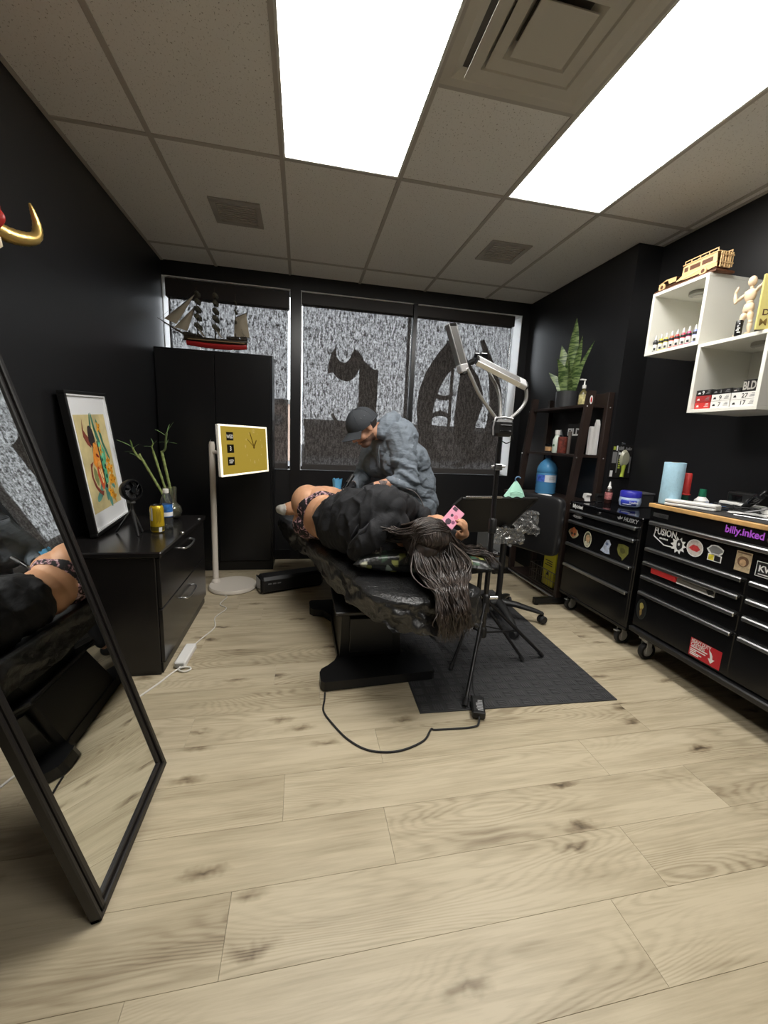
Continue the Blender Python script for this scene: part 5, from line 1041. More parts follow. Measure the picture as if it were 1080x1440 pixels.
t = lathe_thing('green_soap_bottle', 'white bottle with small green emblem on the middle shelf', 'bottle', 2.05, 3.035, sz, (('body', [(0, 0), (.029, 0), (.031, .004), (.031, .105), (.022, .125), (.017, .14), (.017, .15)], mat('milky_green', (.62, .70, .62), .35)), ('cap', [(.019, .148), (.020, .15), (.020, .182), (0, .184)], WHT)))
part('emblem', B().prism([(.012 * cos(k * pi / 5) * (1 if k % 2 else .6), .060 + sz + .012 * sin(k * pi / 5) * (1 if k % 2 else .6)) for k in range(10)], (2.05 - .0302, 3.035 - .008, 0), Vector((.35, -.94, 0)), (0, 0, 1), -.0006), mat('emblem_green', (.02, .10, .05), .5), t)
t = lathe_thing('red_bottle', 'dark red labelled bottle beside the white emblem bottle', 'bottle', 2.05, 2.955, sz, (('body', [(0, 0), (.036, 0), (.037, .004), (.037, .125), (.030, .13)], mat('maroon_label', (.15, .035, .025), .4, var=.7, vscale=45)), ('lid', [(.031, .128), (.031, .142), (0, .143)], K_GLS)))
t = thing('lettered_box', 'black box with tall white letters behind the dark red bottle', 'box', (2.14, 2.93, sz)); part('carton', B().box(2.12, 2.165, 2.845, 3.01, sz, sz + .235, .002), CARDK, t); text('lettering', 'FILD', .075, INKW, t, (2.1195, 3.005, sz + .145), FU, FV, .155, bold=.04)
t = lathe_thing('clear_tube', 'tall slim clear tube beside the dark red bottle', 'tube', 2.06, 2.890, sz, (('body', [(0, 0), (.012, 0), (.0125, .003), (.0125, .15)], mat('smoked_tube', (.12, .10, .09), .15)), ('cap', [(.0135, .148), (.0135, .172), (0, .174)], mat('smoked_tube'))))
lathe_thing('black_dropper_bottle', 'black dropper bottle with white label between the near posts', 'bottle', 2.085, 2.775, sz, (('body', [(0, 0), (.021, 0), (.022, .003), (.022, .085), (.012, .10), (.010, .118)], K_GLS), ('label', [(.0222, .008), (.0226, .01), (.0226, .065), (.0222, .067)], mat('label_stone', (.5, .5, .48), .5)), ('nozzle', [(.011, .116), (.012, .128), (.006, .165), (0, .168)], mat('nozzle_pale', (.5, .5, .48), .4))))
for k, (x, y, h, lab) in enumerate(((2.135, 2.745, .205, 'shorter white carton between the near shelf posts'), (2.155, 2.715, .225, 'taller white carton with pointed top beside the shorter carton'))):
    t = thing('white_carton', lab, 'carton', (x, y, sz), group='white cartons on the shelf'); part('carton', B().box(x - .016, x + .016, y - .013, y + .013, sz, sz + h, .002), mat('white_carton_card', (.80, .79, .77), .5), t); part('flap', B().prism([(-.013, 0), (.013, 0), (.004 if k else .012, .03 if k else .006), (-.003, .036 if k else .006)], (x - .014, y, sz + h), FU, FV, -.028), mat('white_carton_card'), t)
# water jug on the desk
t = thing('water_jug', 'large blue plastic water jug standing on the shelf desk', 'jug', (2.03, 3.09, .802)); jz = .802
JUG = mat('jug_blue', (.075, .25, .46), .10, trans=.12, ior=1.2); prof = [(0, 0), (.070, 0), (.082, .008), (.080, .03), (.083, .04), (.080, .055), (.083, .07), (.080, .085), (.083, .10), (.083, .165), (.079, .175), (.083, .185), (.083, .20), (.078, .225), (.060, .258), (.032, .285), (.024, .29), (.024, .31)]
part('body', B().lathe(prof, (2.03, 3.09, jz), 36), JUG, t); part('cap', B().lathe([(.027, .30), (.028, .302), (.028, .322), (0, .324)], (2.03, 3.09, jz), 20), mat('jug_cap', (.03, .05, .10), .4), t)
part('label_blue', B().grid(8, 1, lambda u, v: (2.03 + .0837 * cos(R(175 + 55 * u)), 3.09 + .0837 * sin(R(175 + 55 * u)), jz + .105 + .055 * v)), mat('jug_label_blue', (.06, .14, .55), .4, var=.4, vscale=40), t)
lb = part('label', B().grid(10, 1, lambda u, v: (2.03 + .0838 * cos(R(228 + 72 * u)), 3.09 + .0838 * sin(R(228 + 72 * u)), jz + .103 + .058 * v)), mat('jug_label_white', (.62, .66, .72), .5), t)
for k in range(4): part('print_line', B().grid(4, 1, lambda u, v: (2.03 + .0842 * cos(R(252 + 30 * u)), 3.09 + .0842 * sin(R(252 + 30 * u)), jz + .115 + .010 * k + .003 * v)), INKG, lb)
part('handle', B().tube(smoothpath([(2.03, 3.105, jz + .325), (2.03, 3.08, jz + .332), (2.01, 3.06, jz + .325)], 5), .004, 6), mat('jug_cap'), t)
t = thing('white_dish', 'shallow white dish on the desk beside the water jug', 'dish', (1.93, 2.86, .802)); part('rim', B().lathe([(0, .802), (.040, .802), (.060, .814), (.058, .816), (.040, .806), (0, .806)], (1.90, 2.90, 0), 28), WHT, t)
# wire basket with yellow boxes
t = thing('wire_basket', 'black wire basket on the lower shelf of the desk', 'basket', (2.04, 2.86, .072)); BW = mat('basket_wire', (.20, .19, .16), .35, .8)
b = B(); x0, x1, y0, y1, z0, z1 = 1.950, 2.130, 2.690, 3.06, .076, .215
for z in (z0, (z0 + z1) / 2, z1): b.tube([(x0, y0, z), (x1, y0, z), (x1, y1, z), (x0, y1, z), (x0, y0, z)], .0022 if z < z1 else .0035, 5)
k = 11
for i in range(k + 1):
    y = y0 + (y1 - y0) * i / k
    for x in (x0, x1): b.tube([(x, y, z0), (x, y, z1)], .0018, 4)
    b.tube([(x0, y, z0), (x1, y, z0)], .0018, 4)
for i in range(6):
    x = x0 + (x1 - x0) * i / 5
    for y in (y0, y1): b.tube([(x, y, z0), (x, y, z1)], .0018, 4)
part('wire_mesh', b, BW, t, stuff=True); part('rim', B().tube([(x0, y0, z1), (x1, y0, z1), (x1, y1, z1), (x0, y1, z1), (x0, y0, z1)], .004, 6), BW, t)
t = thing('yellow_box', 'tall yellow box standing in the wire basket', 'box', (2.02, 2.83, .08)); YB_ = mat('sharps_yellow', (.55, .50, .02), .35)
part('body', B().box(1.965, 2.06, 2.745, 2.90, .080, .375, .006), YB_, t); part('lid', B().box(1.962, 2.063, 2.742, 2.903, .375, .398, .005), mat('sharps_lid', (.42, .38, .02), .4), t)
[part('print_line', B().box(1.9642, 1.9652, 2.775, 2.870 - .02 * (k % 2), .250 + .018 * k, .257 + .018 * k), INKK, t) for k in range(3)]; part('hazard_mark', B().prism([(-2.845, .17), (-2.805, .17), (-2.825, .21)], (1.9645, 0, 0), FU, FV, .0006), INKK, t)
t = thing('grey_bin', 'grey upright metal bin beyond the far end of the desk', 'bin', (1.8, 3.52, 0)); part('body', B().box(1.715, 1.915, 3.42, 3.66, .02, .42, .006), mat('bin_grey', (.16, .165, .17), .5), t); part('base', B().box(1.710, 1.920, 3.415, 3.665, 0, .022, .003), mat('bin_base', (.35, .36, .36), .5), t); part('lid', B().box(1.712, 1.918, 3.417, 3.663, .42, .435, .004), K_SAT, t)
# ------------------------------------------------------------------ tattoo bed
BH = Vector((.588, 1.583, 0)); BA = Vector((-.267, .964, 0)).normalized(); BB = Vector((BA.y, -BA.x, 0)); BZ = .535
def bed(p, q, h=0): return BH + BA * p + BB * (q - .05) + Vector((0, 0, BZ + h))     # p towards the feet, q towards the window side
BM = frame_m(BH + Vector((0, 0, BZ)), BB, BA); # local axes x = q - .05, y = p
t = thing('tattoo_bed', 'black tattoo bed under crumpled black plastic sheeting in the room centre', 'bed', (.39, 2.25, 0)); bedt = t
def rrect(x, y):
    """signed distance to the rounded outline of the pad and the nearest outline point"""
    hx, y0, y1 = .245, 0.0, 2.0
    r_ = .20 if (x < 0 and y < .5) else .07
    cx, cy = max(-hx + r_, min(hx - r_, x)), max(y0 + r_, min(y1 - r_, y)); dx, dy = x - cx, y - cy; l = math.hypot(dx, dy)
    return l - r_, cx, cy, dx / (l or 1), dy / (l or 1), r_
outl = [(-.045, 0)] + [(-.045 - .2 * sin(a), .2 - .2 * cos(a)) for a in [k * pi / 16 for k in range(1, 9)]] + [(-.245, 1.93), (-.175, 2.0), (.175, 2.0), (.245, 1.93), (.245, .07), (.224, .02), (.175, 0)]
def pad(z0, z1, k):
    b = B(); o = [(x * k, 1.0 + (y - 1.0) * (1 - (1 - k) * .25)) for x, y in outl]; n = len(o)
    lo = [BM @ Vector((x, y, z0)) for x, y in o]; mid = [BM @ Vector((x, y, z1 - .02)) for x, y in o]; hi = [BM @ Vector((x * .94, 1 + (y - 1) * .985, z1)) for x, y in o]
    b.add(lo + mid + hi, [tuple(range(n)), tuple(range(2 * n, 3 * n))] + [(j * n + i, j * n + (i + 1) % n, (j + 1) * n + (i + 1) % n, (j + 1) * n + i) for j in (0, 1) for i in range(n)], False); return b
part('mattress', pad(-.105, -.012, .985), K_VIN, t); part('underframe', pad(-.15, -.105, .70), K_SAT, t)
PLAS = mat('crumpled_black_plastic', (.014, .014, .0145), .36, coat=.35)
def plas():
    nt, N, L, p = nodes(PLAS); tc = N.new('ShaderNodeTexCoord'); bs = None
    for sc, st, d_ in ((7, .30, .02), (30, .55, .010), (85, .35, .004)):
        n = N.new('ShaderNodeTexNoise'); n.inputs['Scale'].default_value = sc; n.inputs['Detail'].default_value = 3; n.inputs['Distortion'].default_value = 1.4; L.new(tc.outputs['Object'], n.inputs[0])
        b_ = N.new('ShaderNodeBump'); b_.inputs['Strength'].default_value = st; b_.inputs['Distance'].default_value = d_; L.new(n.outputs['Fac'], b_.inputs['Height'])
        if bs: L.new(bs, b_.inputs['Normal'])
        bs = b_.outputs[0]
    L.new(bs, p.inputs['Normal']); p.inputs['Coat Roughness'].default_value = .18; L.new(bs, p.inputs['Coat Normal'])
plas()
def sheet(u, v):
    x = -.47 + .94 * u; y = -.27 + 2.35 * v
    d_, cx, cy, nx, ny, r_ = rrect(x, y)
    nz = lambda s_, o=0: noise.noise(Vector((x * s_ + o, y * s_, o)))
    if d_ <= 0:
        h = .004 + .012 * abs(nz(7, 3)) * min(1, -d_ / .04); return BM @ Vector((x, y, h))
    per = math.atan2(ny, nx) * r_ + (x + y) * 1.0
    lim = .165 + .05 * nz(2.2, 9) + .02 * nz(7, 3) - (.015 if x < 0 else 0); lim *= 1 - .42 * math.exp(-((x + .30) / .14) ** 2 - ((y + .02) / .20) ** 2)
    k = min(1, d_ / .225); dd = k * lim
    arc_ = min(dd, .03); out = .03 * sin(arc_ / .03 * pi / 2) ; dz = -.006 - max(0, dd - .012)
    fold = (.016 * sin(per * 15 + 5 * nz(2.5, 5)) + .022 * nz(6, 1)) * (dd / .15) + .016 * nz(16, 2) * min(1, dd / .04) - .05 * (dd / .2) ** 2 * (x < -.2)
    o = r_ + .006 + out * .5 + max(-.02, fold)
    return BM @ Vector((cx + nx * o, cy + ny * o, dz + .012 * nz(9, 4) * (dd / .2)))
part('plastic_sheet', B().grid(90, 200, sheet), PLAS, t, 'crumpled black plastic sheet')
# base
b = B()
I_ = [(.115, 1.760), (.66, 1.790), (.672, 1.80), (.668, 1.93), (.655, 1.945), (.60, 1.95), (.545, 1.99), (.54, 2.50), (.60, 2.58), (.66, 2.60), (.665, 2.76), (.65, 2.775), (.075, 2.76), (.060, 2.74), (.062, 2.63), (.085, 2.60), (.15, 2.58), (.195, 2.50), (.195, 2.0), (.175, 1.95), (.14, 1.91), (.105, 1.88), (.095, 1.85), (.098, 1.78)]
part('base_plate', B().prism(I_, (0, 0, .006), (1, 0, 0), (0, 1, 0), .046), K_LAC, t)
def taper(x0, x1, y0, y1, z0, k0, z1, k1):
    cx, cy = (x0 + x1) / 2, (y0 + y1) / 2; o = []
    for z, k in ((z0, k0), (z1, k1)): o += [(cx + s_ * (x1 - x0) / 2 * k, cy + r_ * (y1 - y0) / 2 * k, z) for s_, r_ in ((-1, -1), (1, -1), (1, 1), (-1, 1))]
    return B().add(o, [(0, 1, 2, 3), (4, 5, 6, 7), (0, 1, 5, 4), (1, 2, 6, 5), (2, 3, 7, 6), (3, 0, 4, 7)])
part('column', taper(.205, .535, 1.98, 2.50, .052, 1.0, .30, .94), K_LAC, t); part('column_collar', B().box(.175, .56, 1.94, 2.54, .30, .32, .006), K_SAT, t); part('lift_post', taper(.23, .51, 2.02, 2.46, .32, .92, .40, 1.1), K_PLA, t)
part('column_panel', B().box(.255, .49, 1.968, 1.984, .08, .27, .004), K_SAT, t)
for x, y in ((.13, 1.80), (.64, 1.82), (.09, 2.72), (.63, 2.74)): part('levelling_foot', B().cyl((x, y, 0), (x, y, .008), .022), K_RUB, t)
t = thing('leg_bolster', 'black padded bolster lying on the floor beside the round screen base', 'bolster', (-.06, 3.10, 0)); bb_ = frame_m(Vector((-.29, 3.015, .067)), (.94, .34, 0), (-.34, .94, 0))
part('pad', B().box(0, .50, -.01, .14, -.064, .064, .022, M=bb_), K_VIN, t); part('end_cap', B().box(-.006, .004, .0, .13, -.055, .055, .003, M=bb_), K_GLS, t)
for k in range(3): part('print_line', B().box(.05 + .036 * k, .076 + .036 * k, -.0108, -.0098, .010, .020, M=bb_), INKG, t)
# pillow
t = thing('pillow', 'dark pillow with green and cream money pattern under the long hair', 'pillow', tuple(bed(.335, .165, 0)))
PIL = mat('patterned_pillow', (.05, .05, .04), .3)
def pil():
    nt, N, L, p = nodes(PIL); tc = N.new('ShaderNodeTexCoord'); mp_ = N.new('ShaderNodeMapping'); mp_.inputs['Scale'].default_value = (26, 34, 26); L.new(tc.outputs['Object'], mp_.inputs[0])
    v = N.new('ShaderNodeTexVoronoi'); v.inputs['Scale'].default_value = 1; v.distance = 'CHEBYCHEV'; L.new(mp_.outputs[0], v.inputs[0])
    s = N.new('ShaderNodeSeparateColor'); L.new(v.outputs['Color'], s.inputs[0]); r = N.new('ShaderNodeValToRGB'); r.color_ramp.interpolation = 'CONSTANT'; e = r.color_ramp.elements
    e[0].position = 0; e[0].color = (.012, .014, .012, 1); e[1].position = .42; e[1].color = (.05, .10, .06, 1)
    for ps, c in ((.56, (.26, .27, .08, 1)), (.68, (.02, .02, .02, 1)), (.78, (.42, .42, .30, 1)), (.88, (.25, .10, .04, 1)), (.93, (.30, .36, .30, 1))): q = e.new(ps); q.color = c
    L.new(s.outputs[0], r.inputs[0]); mx = N.new('ShaderNodeMix'); mx.data_type = 'RGBA'; mr = N.new('ShaderNodeMapRange'); mr.inputs[1].default_value = .30; mr.inputs[2].default_value = .48; L.new(v.outputs['Distance'], mr.inputs[0]); L.new(mr.outputs[0], mx.inputs[0]); L.new(r.outputs[0], mx.inputs[6]); mx.inputs[7].default_value = (.01, .011, .01, 1); L.new(mx.outputs[2], p.inputs['Base Color'])
    n = N.new('ShaderNodeTexNoise'); n.inputs['Scale'].default_value = 30; L.new(tc.outputs['Object'], n.inputs[0]); b_ = N.new('ShaderNodeBump'); b_.inputs['Strength'].default_value = .4; b_.inputs['Distance'].default_value = .01; L.new(n.outputs[0], b_.inputs['Height']); L.new(b_.outputs[0], p.inputs['Normal'])
pil()
def pilf(s_):
    def fn(u, v):
        x, y = 2 * u - 1, 2 * v - 1; k = (max(0, 1 - x * x) * max(0, 1 - y * y)) ** .38
        pin = 1 - .10 * (1 - abs(x)) * abs(y) ** 3; piny = 1 - .10 * (1 - abs(y)) * abs(x) ** 3
        dent = 1 - .45 * math.exp(-((x - .05) ** 2 + (y - .1) ** 2) / .18) * (s_ > 0)
        a = R(-29); px, py = x * .335 * piny, y * .165 * pin
        return bed(.335 + px * sin(a) + py * cos(a), .165 + px * cos(a) - py * sin(a), .074 + .006 * x + s_ * .070 * k * dent + .004 * noise.noise(Vector((x * 5, y * 5, s_))))
    return fn
b = B(); b.grid(36, 24, pilf(1)); b.grid(36, 24, pilf(-1)); part('cover', b, PIL, t)

# ------------------------------------------------------------------ lamp stand with LED bars
t = thing('lamp_stand', 'black tripod lamp stand with silver gooseneck arms and two long light bars', 'lamp', (.955, 1.87, .006)); LX, LYY = .955, 1.87
part('pole', B().tube([(LX, LYY, .20), (LX, LYY, .80)], .0135, 14), K_SAT, t); part('upper_pole', B().tube([(LX, LYY, .78), (LX - .003, LYY, 1.235)], .0105, 14), K_SAT, t)
for z, r_, h in ((.375, .024, .05), (.79, .020, .04), (.21, .021, .03)): part('collar', B().lathe([(r_ * .7, z - h), (r_, z - h + .004), (r_, z + h - .01), (r_ * .8, z + h - .004), (.013, z + h)], (LX, LYY, 0), 18), K_PLA, t)
part('clamp_knob', B().cyl((LX + .012, LYY - .01, .405), (LX + .055, LYY - .02, .408), .011).cyl((LX - .03, LYY, .405), (LX - .012, LYY, .405), .008), CHR, t); part('clamp_knob', B().tube([(LX - .035, LYY, 1.088), (LX + .03, LYY - .012, 1.092)], .008, 10).box(LX - .018, LX + .018, LYY - .016, LYY + .016, 1.072, 1.104, .004), mat('dull_steel'), t)
for fx, fy in ((.742, 1.556), (1.362, 1.918), (.80, 2.235)):
    d_ = (Vector((fx, fy, .012)) - Vector((LX, LYY, .375))); n_ = Vector((d_.x, d_.y, 0)).normalized()
    lg = part('leg', B().tube([Vector((LX, LYY, .375)) + n_ * .022, Vector((fx, fy, .020))], .0095, 10), K_SAT, t)
    part('foot', B().tube([Vector((fx, fy, .020)) - d_.normalized() * .03, Vector((fx, fy, .016))], .0125, 10), K_RUB, lg)
    part('brace', B().tube([Vector((LX, LYY, .205)) + n_ * .018, Vector((LX, LYY, .375)).lerp(Vector((fx, fy, .02)), .52)], .0055, 6), K_SAT, t)
h_ = part('hub', B().box(LX - .048, LX + .044, LYY - .045, LYY + .03, 1.236, 1.318, .014), K_PLA, t)
for k, z in enumerate((1.258, 1.285)): part('vent_rib', B().box(LX - .030, LX + .028, LYY - .049, LYY - .044, z, z + .006, .001), K_GLS, h_)
part('hub_ring', B().tube([(LX - .05, LYY - .02, 1.24), (LX - .054, LYY - .02, 1.28), (LX - .046, LYY - .02, 1.322), (LX, LYY - .02, 1.328), (LX + .046, LYY - .02, 1.322)], .005, 8), SIL, t)
GO = mat('gooseneck_silver', (.50, .50, .49), .35, .6)
for pts in ([(LX - .030, LYY, 1.318), (LX - .075, LYY - .005, 1.362), (LX - .135, LYY - .012, 1.425), (LX - .185, LYY - .02, 1.498), (LX - .212, LYY - .025, 1.535)], [(LX - .006, LYY + .01, 1.318), (LX - .002, LYY + .03, 1.39), (LX - .012, LYY + .05, 1.46), (LX - .055, LYY + .07, 1.54), (LX - .078, LYY + .085, 1.60)], [(LX + .032, LYY, 1.318), (LX + .085, LYY, 1.365), (LX + .112, LYY, 1.41), (LX + .112, LYY, 1.455), (LX + .098, LYY, 1.485)]): part('gooseneck', B().tube(smoothpath(pts, 6), .0085, 10), GO, t)
def ledbar(p0, p1, face, w=.062):
    p0, p1 = Vector(p0), Vector(p1); U_ = (p1 - p0).normalized(); F_ = Vector(face); F_ = (F_ - U_ * F_.dot(U_)).normalized(); V_ = F_.cross(U_); M_ = frame_m((p0 + p1) / 2, U_, V_); L2 = (p1 - p0).length / 2
    h = part('light_bar', B().box(-L2, L2, -w / 2, w / 2, -.012, .010, .005, M=M_), mat('bar_grey', (.075, .072, .068), .4), t)
    part('edge_trim', B().box(-L2, L2, -w / 2 - .003, -w / 2 + .004, -.012, .012, .002, M=M_), ALU, h); part('edge_trim', B().box(-L2, L2, w / 2 - .004, w / 2 + .003, -.012, .012, .002, M=M_), ALU, h)
    part('end_cap', B().box(L2 - .034, L2 + .004, -w / 2 - .004, w / 2 + .004, -.013, .013, .004, M=M_), SIL, h); part('end_cap', B().box(-L2 - .002, -L2 + .012, -w / 2 - .002, w / 2 + .002, -.013, .012, .003, M=M_), K_GLS, h); part('end_bumper', B().box(L2 - .002, L2 + .014, -w / 2 + .006, w / 2 - .006, -.011, .011, .004, M=M_), K_PLA, h)
ledbar((.655, 1.86, 1.722), (.728, 1.845, 1.520), (.55, -.75, .1)); ledbar((.806, 1.89, 1.585), (1.055, 1.87, 1.486), (.25, -.62, .75)); 
p = part('light_bar', B().box(.842, .872, 1.93, 2.10, 1.600, 1.622, .004), K_PLA, t); part('end_cap', B().box(.838, .876, 1.92, 1.945, 1.594, 1.628, .005), K_GLS, p); part('joint_clip', B().box(.815, .842, 1.935, 1.955, 1.602, 1.628, .004), K_GLS, p)
part('power_lead', B().tube(smoothpath([(LX + .04, LYY - .02, 1.26), (LX + .06, LYY - .01, 1.225), (LX + .035, LYY, 1.205), (LX - .02, LYY - .015, 1.20), (LX - .022, LYY - .014, 1.0), (LX - .018, LYY - .014, .7), (LX - .02, LYY - .016, .42), (LX - .05, LYY - .07, .30), (LX - .12, LYY - .18, .17), (.812, 1.64, .05), (.812, 1.588, .026)], 6), .0025, 6), K_RUB, t)
t = thing('lamp_adapter', 'black power adapter with white label at the lamp stand foot on the mat', 'adapter', (.77, 1.535, .006)); am = Matrix.Translation((.792, 1.528, .024)) @ Matrix.Rotation(R(70), 4, 'Z')
part('housing', B().box(-.062, .062, -.028, .028, -.016, .016, .004, M=am), K_PLA, t); lb = part('label', B().box(-.05, .035, -.022, .022, .0158, .0166, M=am), mat('adapter_label', (.03, .03, .03), .4), t)
rr = random.Random(3)
for k in range(7): part('print_line', B().box(-.046 + .011 * k, -.040 + .011 * k, -.019, -.019 + rr.uniform(.02, .036), .0164, .0171, M=am), mat('label_grey', (.45, .45, .45), .5), lb)
wire = [(.772, 1.468, .020), (.752, 1.436, .008), (.712, 1.430, .004), (.651, 1.432, .004), (.560, 1.438, .004), (.542, 1.440, .006), (.49, 1.382, .004), (.378, 1.345, .004), (.269, 1.364, .004), (.193, 1.433, .004), (.138, 1.532, .004), (.104, 1.62, .004), (.112, 1.70, .004), (.117, 1.752, .004)]
solo('power_cable', B().tube(smoothpath(wire, 8), .0042, 8), K_RUB, 'black cord looping over the floor from the adapter to the bed base', 'cord', (.4, 1.45, 0))
# second tripod under the arm rest
t = thing('armrest_stand', 'black tripod arm-rest stand behind the lamp stand, beside the pillow', 'stand', (.985, 2.02, .006)); SX_, SY_ = .985, 2.02
part('pole', B().tube([(SX_, SY_, .16), (SX_, SY_, .60)], .012, 12), K_SAT, t); part('hub', B().lathe([(.012, .30), (.022, .304), (.022, .35), (.012, .354)], (SX_, SY_, 0), 16), K_PLA, t); part('lower_hub', B().lathe([(.012, .165), (.020, .168), (.020, .19), (.012, .194)], (SX_, SY_, 0), 16), K_PLA, t)
for fx, fy in ((.782, 1.852), (1.222, 1.888), (1.0, 2.33)):
    n_ = Vector((fx - SX_, fy - SY_, 0)).normalized(); lg = part('leg', B().tube([Vector((SX_, SY_, .33)) + n_ * .02, (fx, fy, .020)], .008, 10), K_SAT, t); part('foot', B().tube([Vector((fx, fy, .020)).lerp(Vector((SX_, SY_, .33)), .06), (fx, fy, .015)], .0115, 10), K_RUB, lg); part('brace', B().tube([Vector((SX_, SY_, .18)) + n_ * .016, Vector((SX_, SY_, .33)).lerp(Vector((fx, fy, .02)), .5)], .0045, 6), K_SAT, t)
part('rest_plate', B().box(SX_ - .01, SX_ + .075, SY_ - .06, SY_ + .06, .60, .625, .006), K_PLA, t); part('tilt_knob', B().sph((SX_ + .05, SY_ - .075, .612), (.020, .014, .016)), K_GLS, t); part('clamp_screw', B().cyl((SX_ + .015, SY_ - .03, .575), (SX_ + .05, SY_ - .05, .58), .009), CHR, t)
# work tray on castered star base
t = thing('work_tray', 'black tilted work tray on a castered star base beyond the lamp stand', 'tray', (1.345, 2.45, 0)); TX, TY = 1.345, 2.45
part('post', B().tube([(TX, TY, .10), (TX, TY, .63)], .020, 16), K_SAT, t); part('post_sleeve', B().lathe([(.045, .095), (.040, .12), (.026, .15), (.022, .19)], (TX, TY, 0), 20), K_PLA, t)
for k in range(5):
    a = R(-96 + 72 * k); dx, dy = cos(a), sin(a); ar = part('star_arm', B().tube([(TX + dx * .02, TY + dy * .02, .125), (TX + dx * .12, TY + dy * .12, .118), (TX + dx * .24, TY + dy * .24, .092), (TX + dx * .30, TY + dy * .30, .076)], [.034, .028, .022, .016], 12, flat=.7), K_PLA, t)
    wm = Matrix.Translation((TX + dx * .30, TY + dy * .30, .034)) @ Matrix.Rotation(a + .6, 4, 'Z') @ Matrix.Rotation(pi / 2, 4, 'X')
    part('caster', B().lathe([(0, -.024), (.024, -.024), (.027, -.020), (.027, -.004), (.015, -.004), (.015, .004), (.027, .004), (.027, .020), (.024, .024), (0, .024)], M=wm, n=20).cyl((TX + dx * .30, TY + dy * .30, .05), (TX + dx * .30, TY + dy * .30, .08), .008), K_RUB, ar)
TU, TVv = Vector((.985, .05, .006)).normalized(), Vector((.02, .42, -.90)).normalized(); TO = Vector((.985, 2.36, .855))
part('tray_board', B().prism([(0, 0), (.53, 0), (.545, .012), (.375, .262), (.355, .27), (-.02, .27), (-.06, .25), (-.05, .06)], TO, TU, TVv, .018), mat('tray_black', (.013, .012, .0115), .45), t)
part('tray_lip', B().tube([TO + TU * .00, TO + TU * .535], .010, 8), K_PLA, t); part('edge_glint', B().tube([TO + TU * .02 + Vector((0, -.006, .010)), TO + TU * .27 + Vector((0, -.006, .010))], .008, 8), CHR, t); part('side_lip', B().tube([TO + TU * .535, TO + TU * .375 + TVv * .255], .008, 8), K_PLA, t)  # half-length chrome strip stands in for light caught on the black rim
part('tilt_joint', B().sph((TX, TY + .0, .64), .030), K_PLA, t)
WRAP = bpy.data.materials.new('cling_film'); WRAP.use_nodes = True
def wrapn():
    nt, N, L, p = nodes(WRAP); N.remove(p); out = N['Material Output']; t_ = N.new('ShaderNodeBsdfTransparent'); t_.inputs[0].default_value = (.80, .80, .78, 1); g = N.new('ShaderNodeBsdfGlossy'); g.inputs['Roughness'].default_value = .12; g.inputs[0].default_value = (.9, .9, .88, 1); lw = N.new('ShaderNodeLayerWeight'); lw.inputs[0].default_value = .45; mx = N.new('ShaderNodeMixShader'); L.new(lw.outputs['Facing'], mx.inputs[0]); L.new(t_.outputs[0], mx.inputs[1]); L.new(g.outputs[0], mx.inputs[2]); df = N.new('ShaderNodeBsdfDiffuse'); df.inputs[0].default_value = (.8, .8, .78, 1); m2 = N.new('ShaderNodeMixShader'); m2.inputs[0].default_value = .13; L.new(mx.outputs[0], m2.inputs[1]); L.new(df.outputs[0], m2.inputs[2]); L.new(m2.outputs[0], out.inputs[0])
wrapn()
def crumple(c, U, V, w, h, amp, sd, nx=34, ny=26):
    c, U, V = Vector(c), Vector(U).normalized(), Vector(V).normalized(); N = U.cross(V)
    def fn(u, v):
        q = Vector((u * 7 * w / .2, v * 7 * h / .2, sd)); n1 = noise.noise(q); n2 = noise.noise(q * 2.7 + Vector((5, 1, 2))); n3 = noise.noise(q * .6 + Vector((9, 9, sd)))
        return c + U * (w * (u - .5) * (1 - .25 * v * noise.noise(Vector((sd, v * 3, 1)))) + .03 * n3) + V * (h * (v - .5) + .02 * n1 + .015 * n3) + N * (amp * (abs(n1) * 1.2 + .6 * abs(n2)) + .004)
    return B().grid(nx, ny, fn)
solo('film_wrap', crumple((1.36, 2.43, .60), (1, 0, 0), (0, 0, 1), .22, .12, .035, 3), WRAP, 'crumpled clear film bunched under the black work tray', 'film', (1.36, 2.43, .6))
t = thing('face_mask', 'mint green face mask draped over the top edge of the work tray', 'mask', (1.36, 2.39, .86))
MINT = mat('mint_fabric', (.40, .72, .58), .8, bump=.2, bscale=120)
def mint(u, v):
    a = 2 * pi * u; z = v; w = (1 - z) ** .75; return (1.362 + .072 * w * cos(a) * (1 + .06 * sin(3 * a + 4 * z)), 2.40 + .035 * w * sin(a) * (1 + .1 * sin(5 * a)), .868 + .105 * z + .004 * sin(7 * a) * w)
part('cup', B().grid(36, 12, mint), MINT, t); part('ear_loop', B().tube(smoothpath([(1.362, 2.40, .968), (1.352, 2.395, .985), (1.366, 2.39, .998), (1.385, 2.39, .990)], 5), .004, 6), mat('loop_blue', (.16, .30, .50), .6), t)
part('fold', B().tube(smoothpath([(1.31, 2.372, .895), (1.35, 2.362, .905), (1.40, 2.366, .892)], 5), .003, 5), MINT, t)
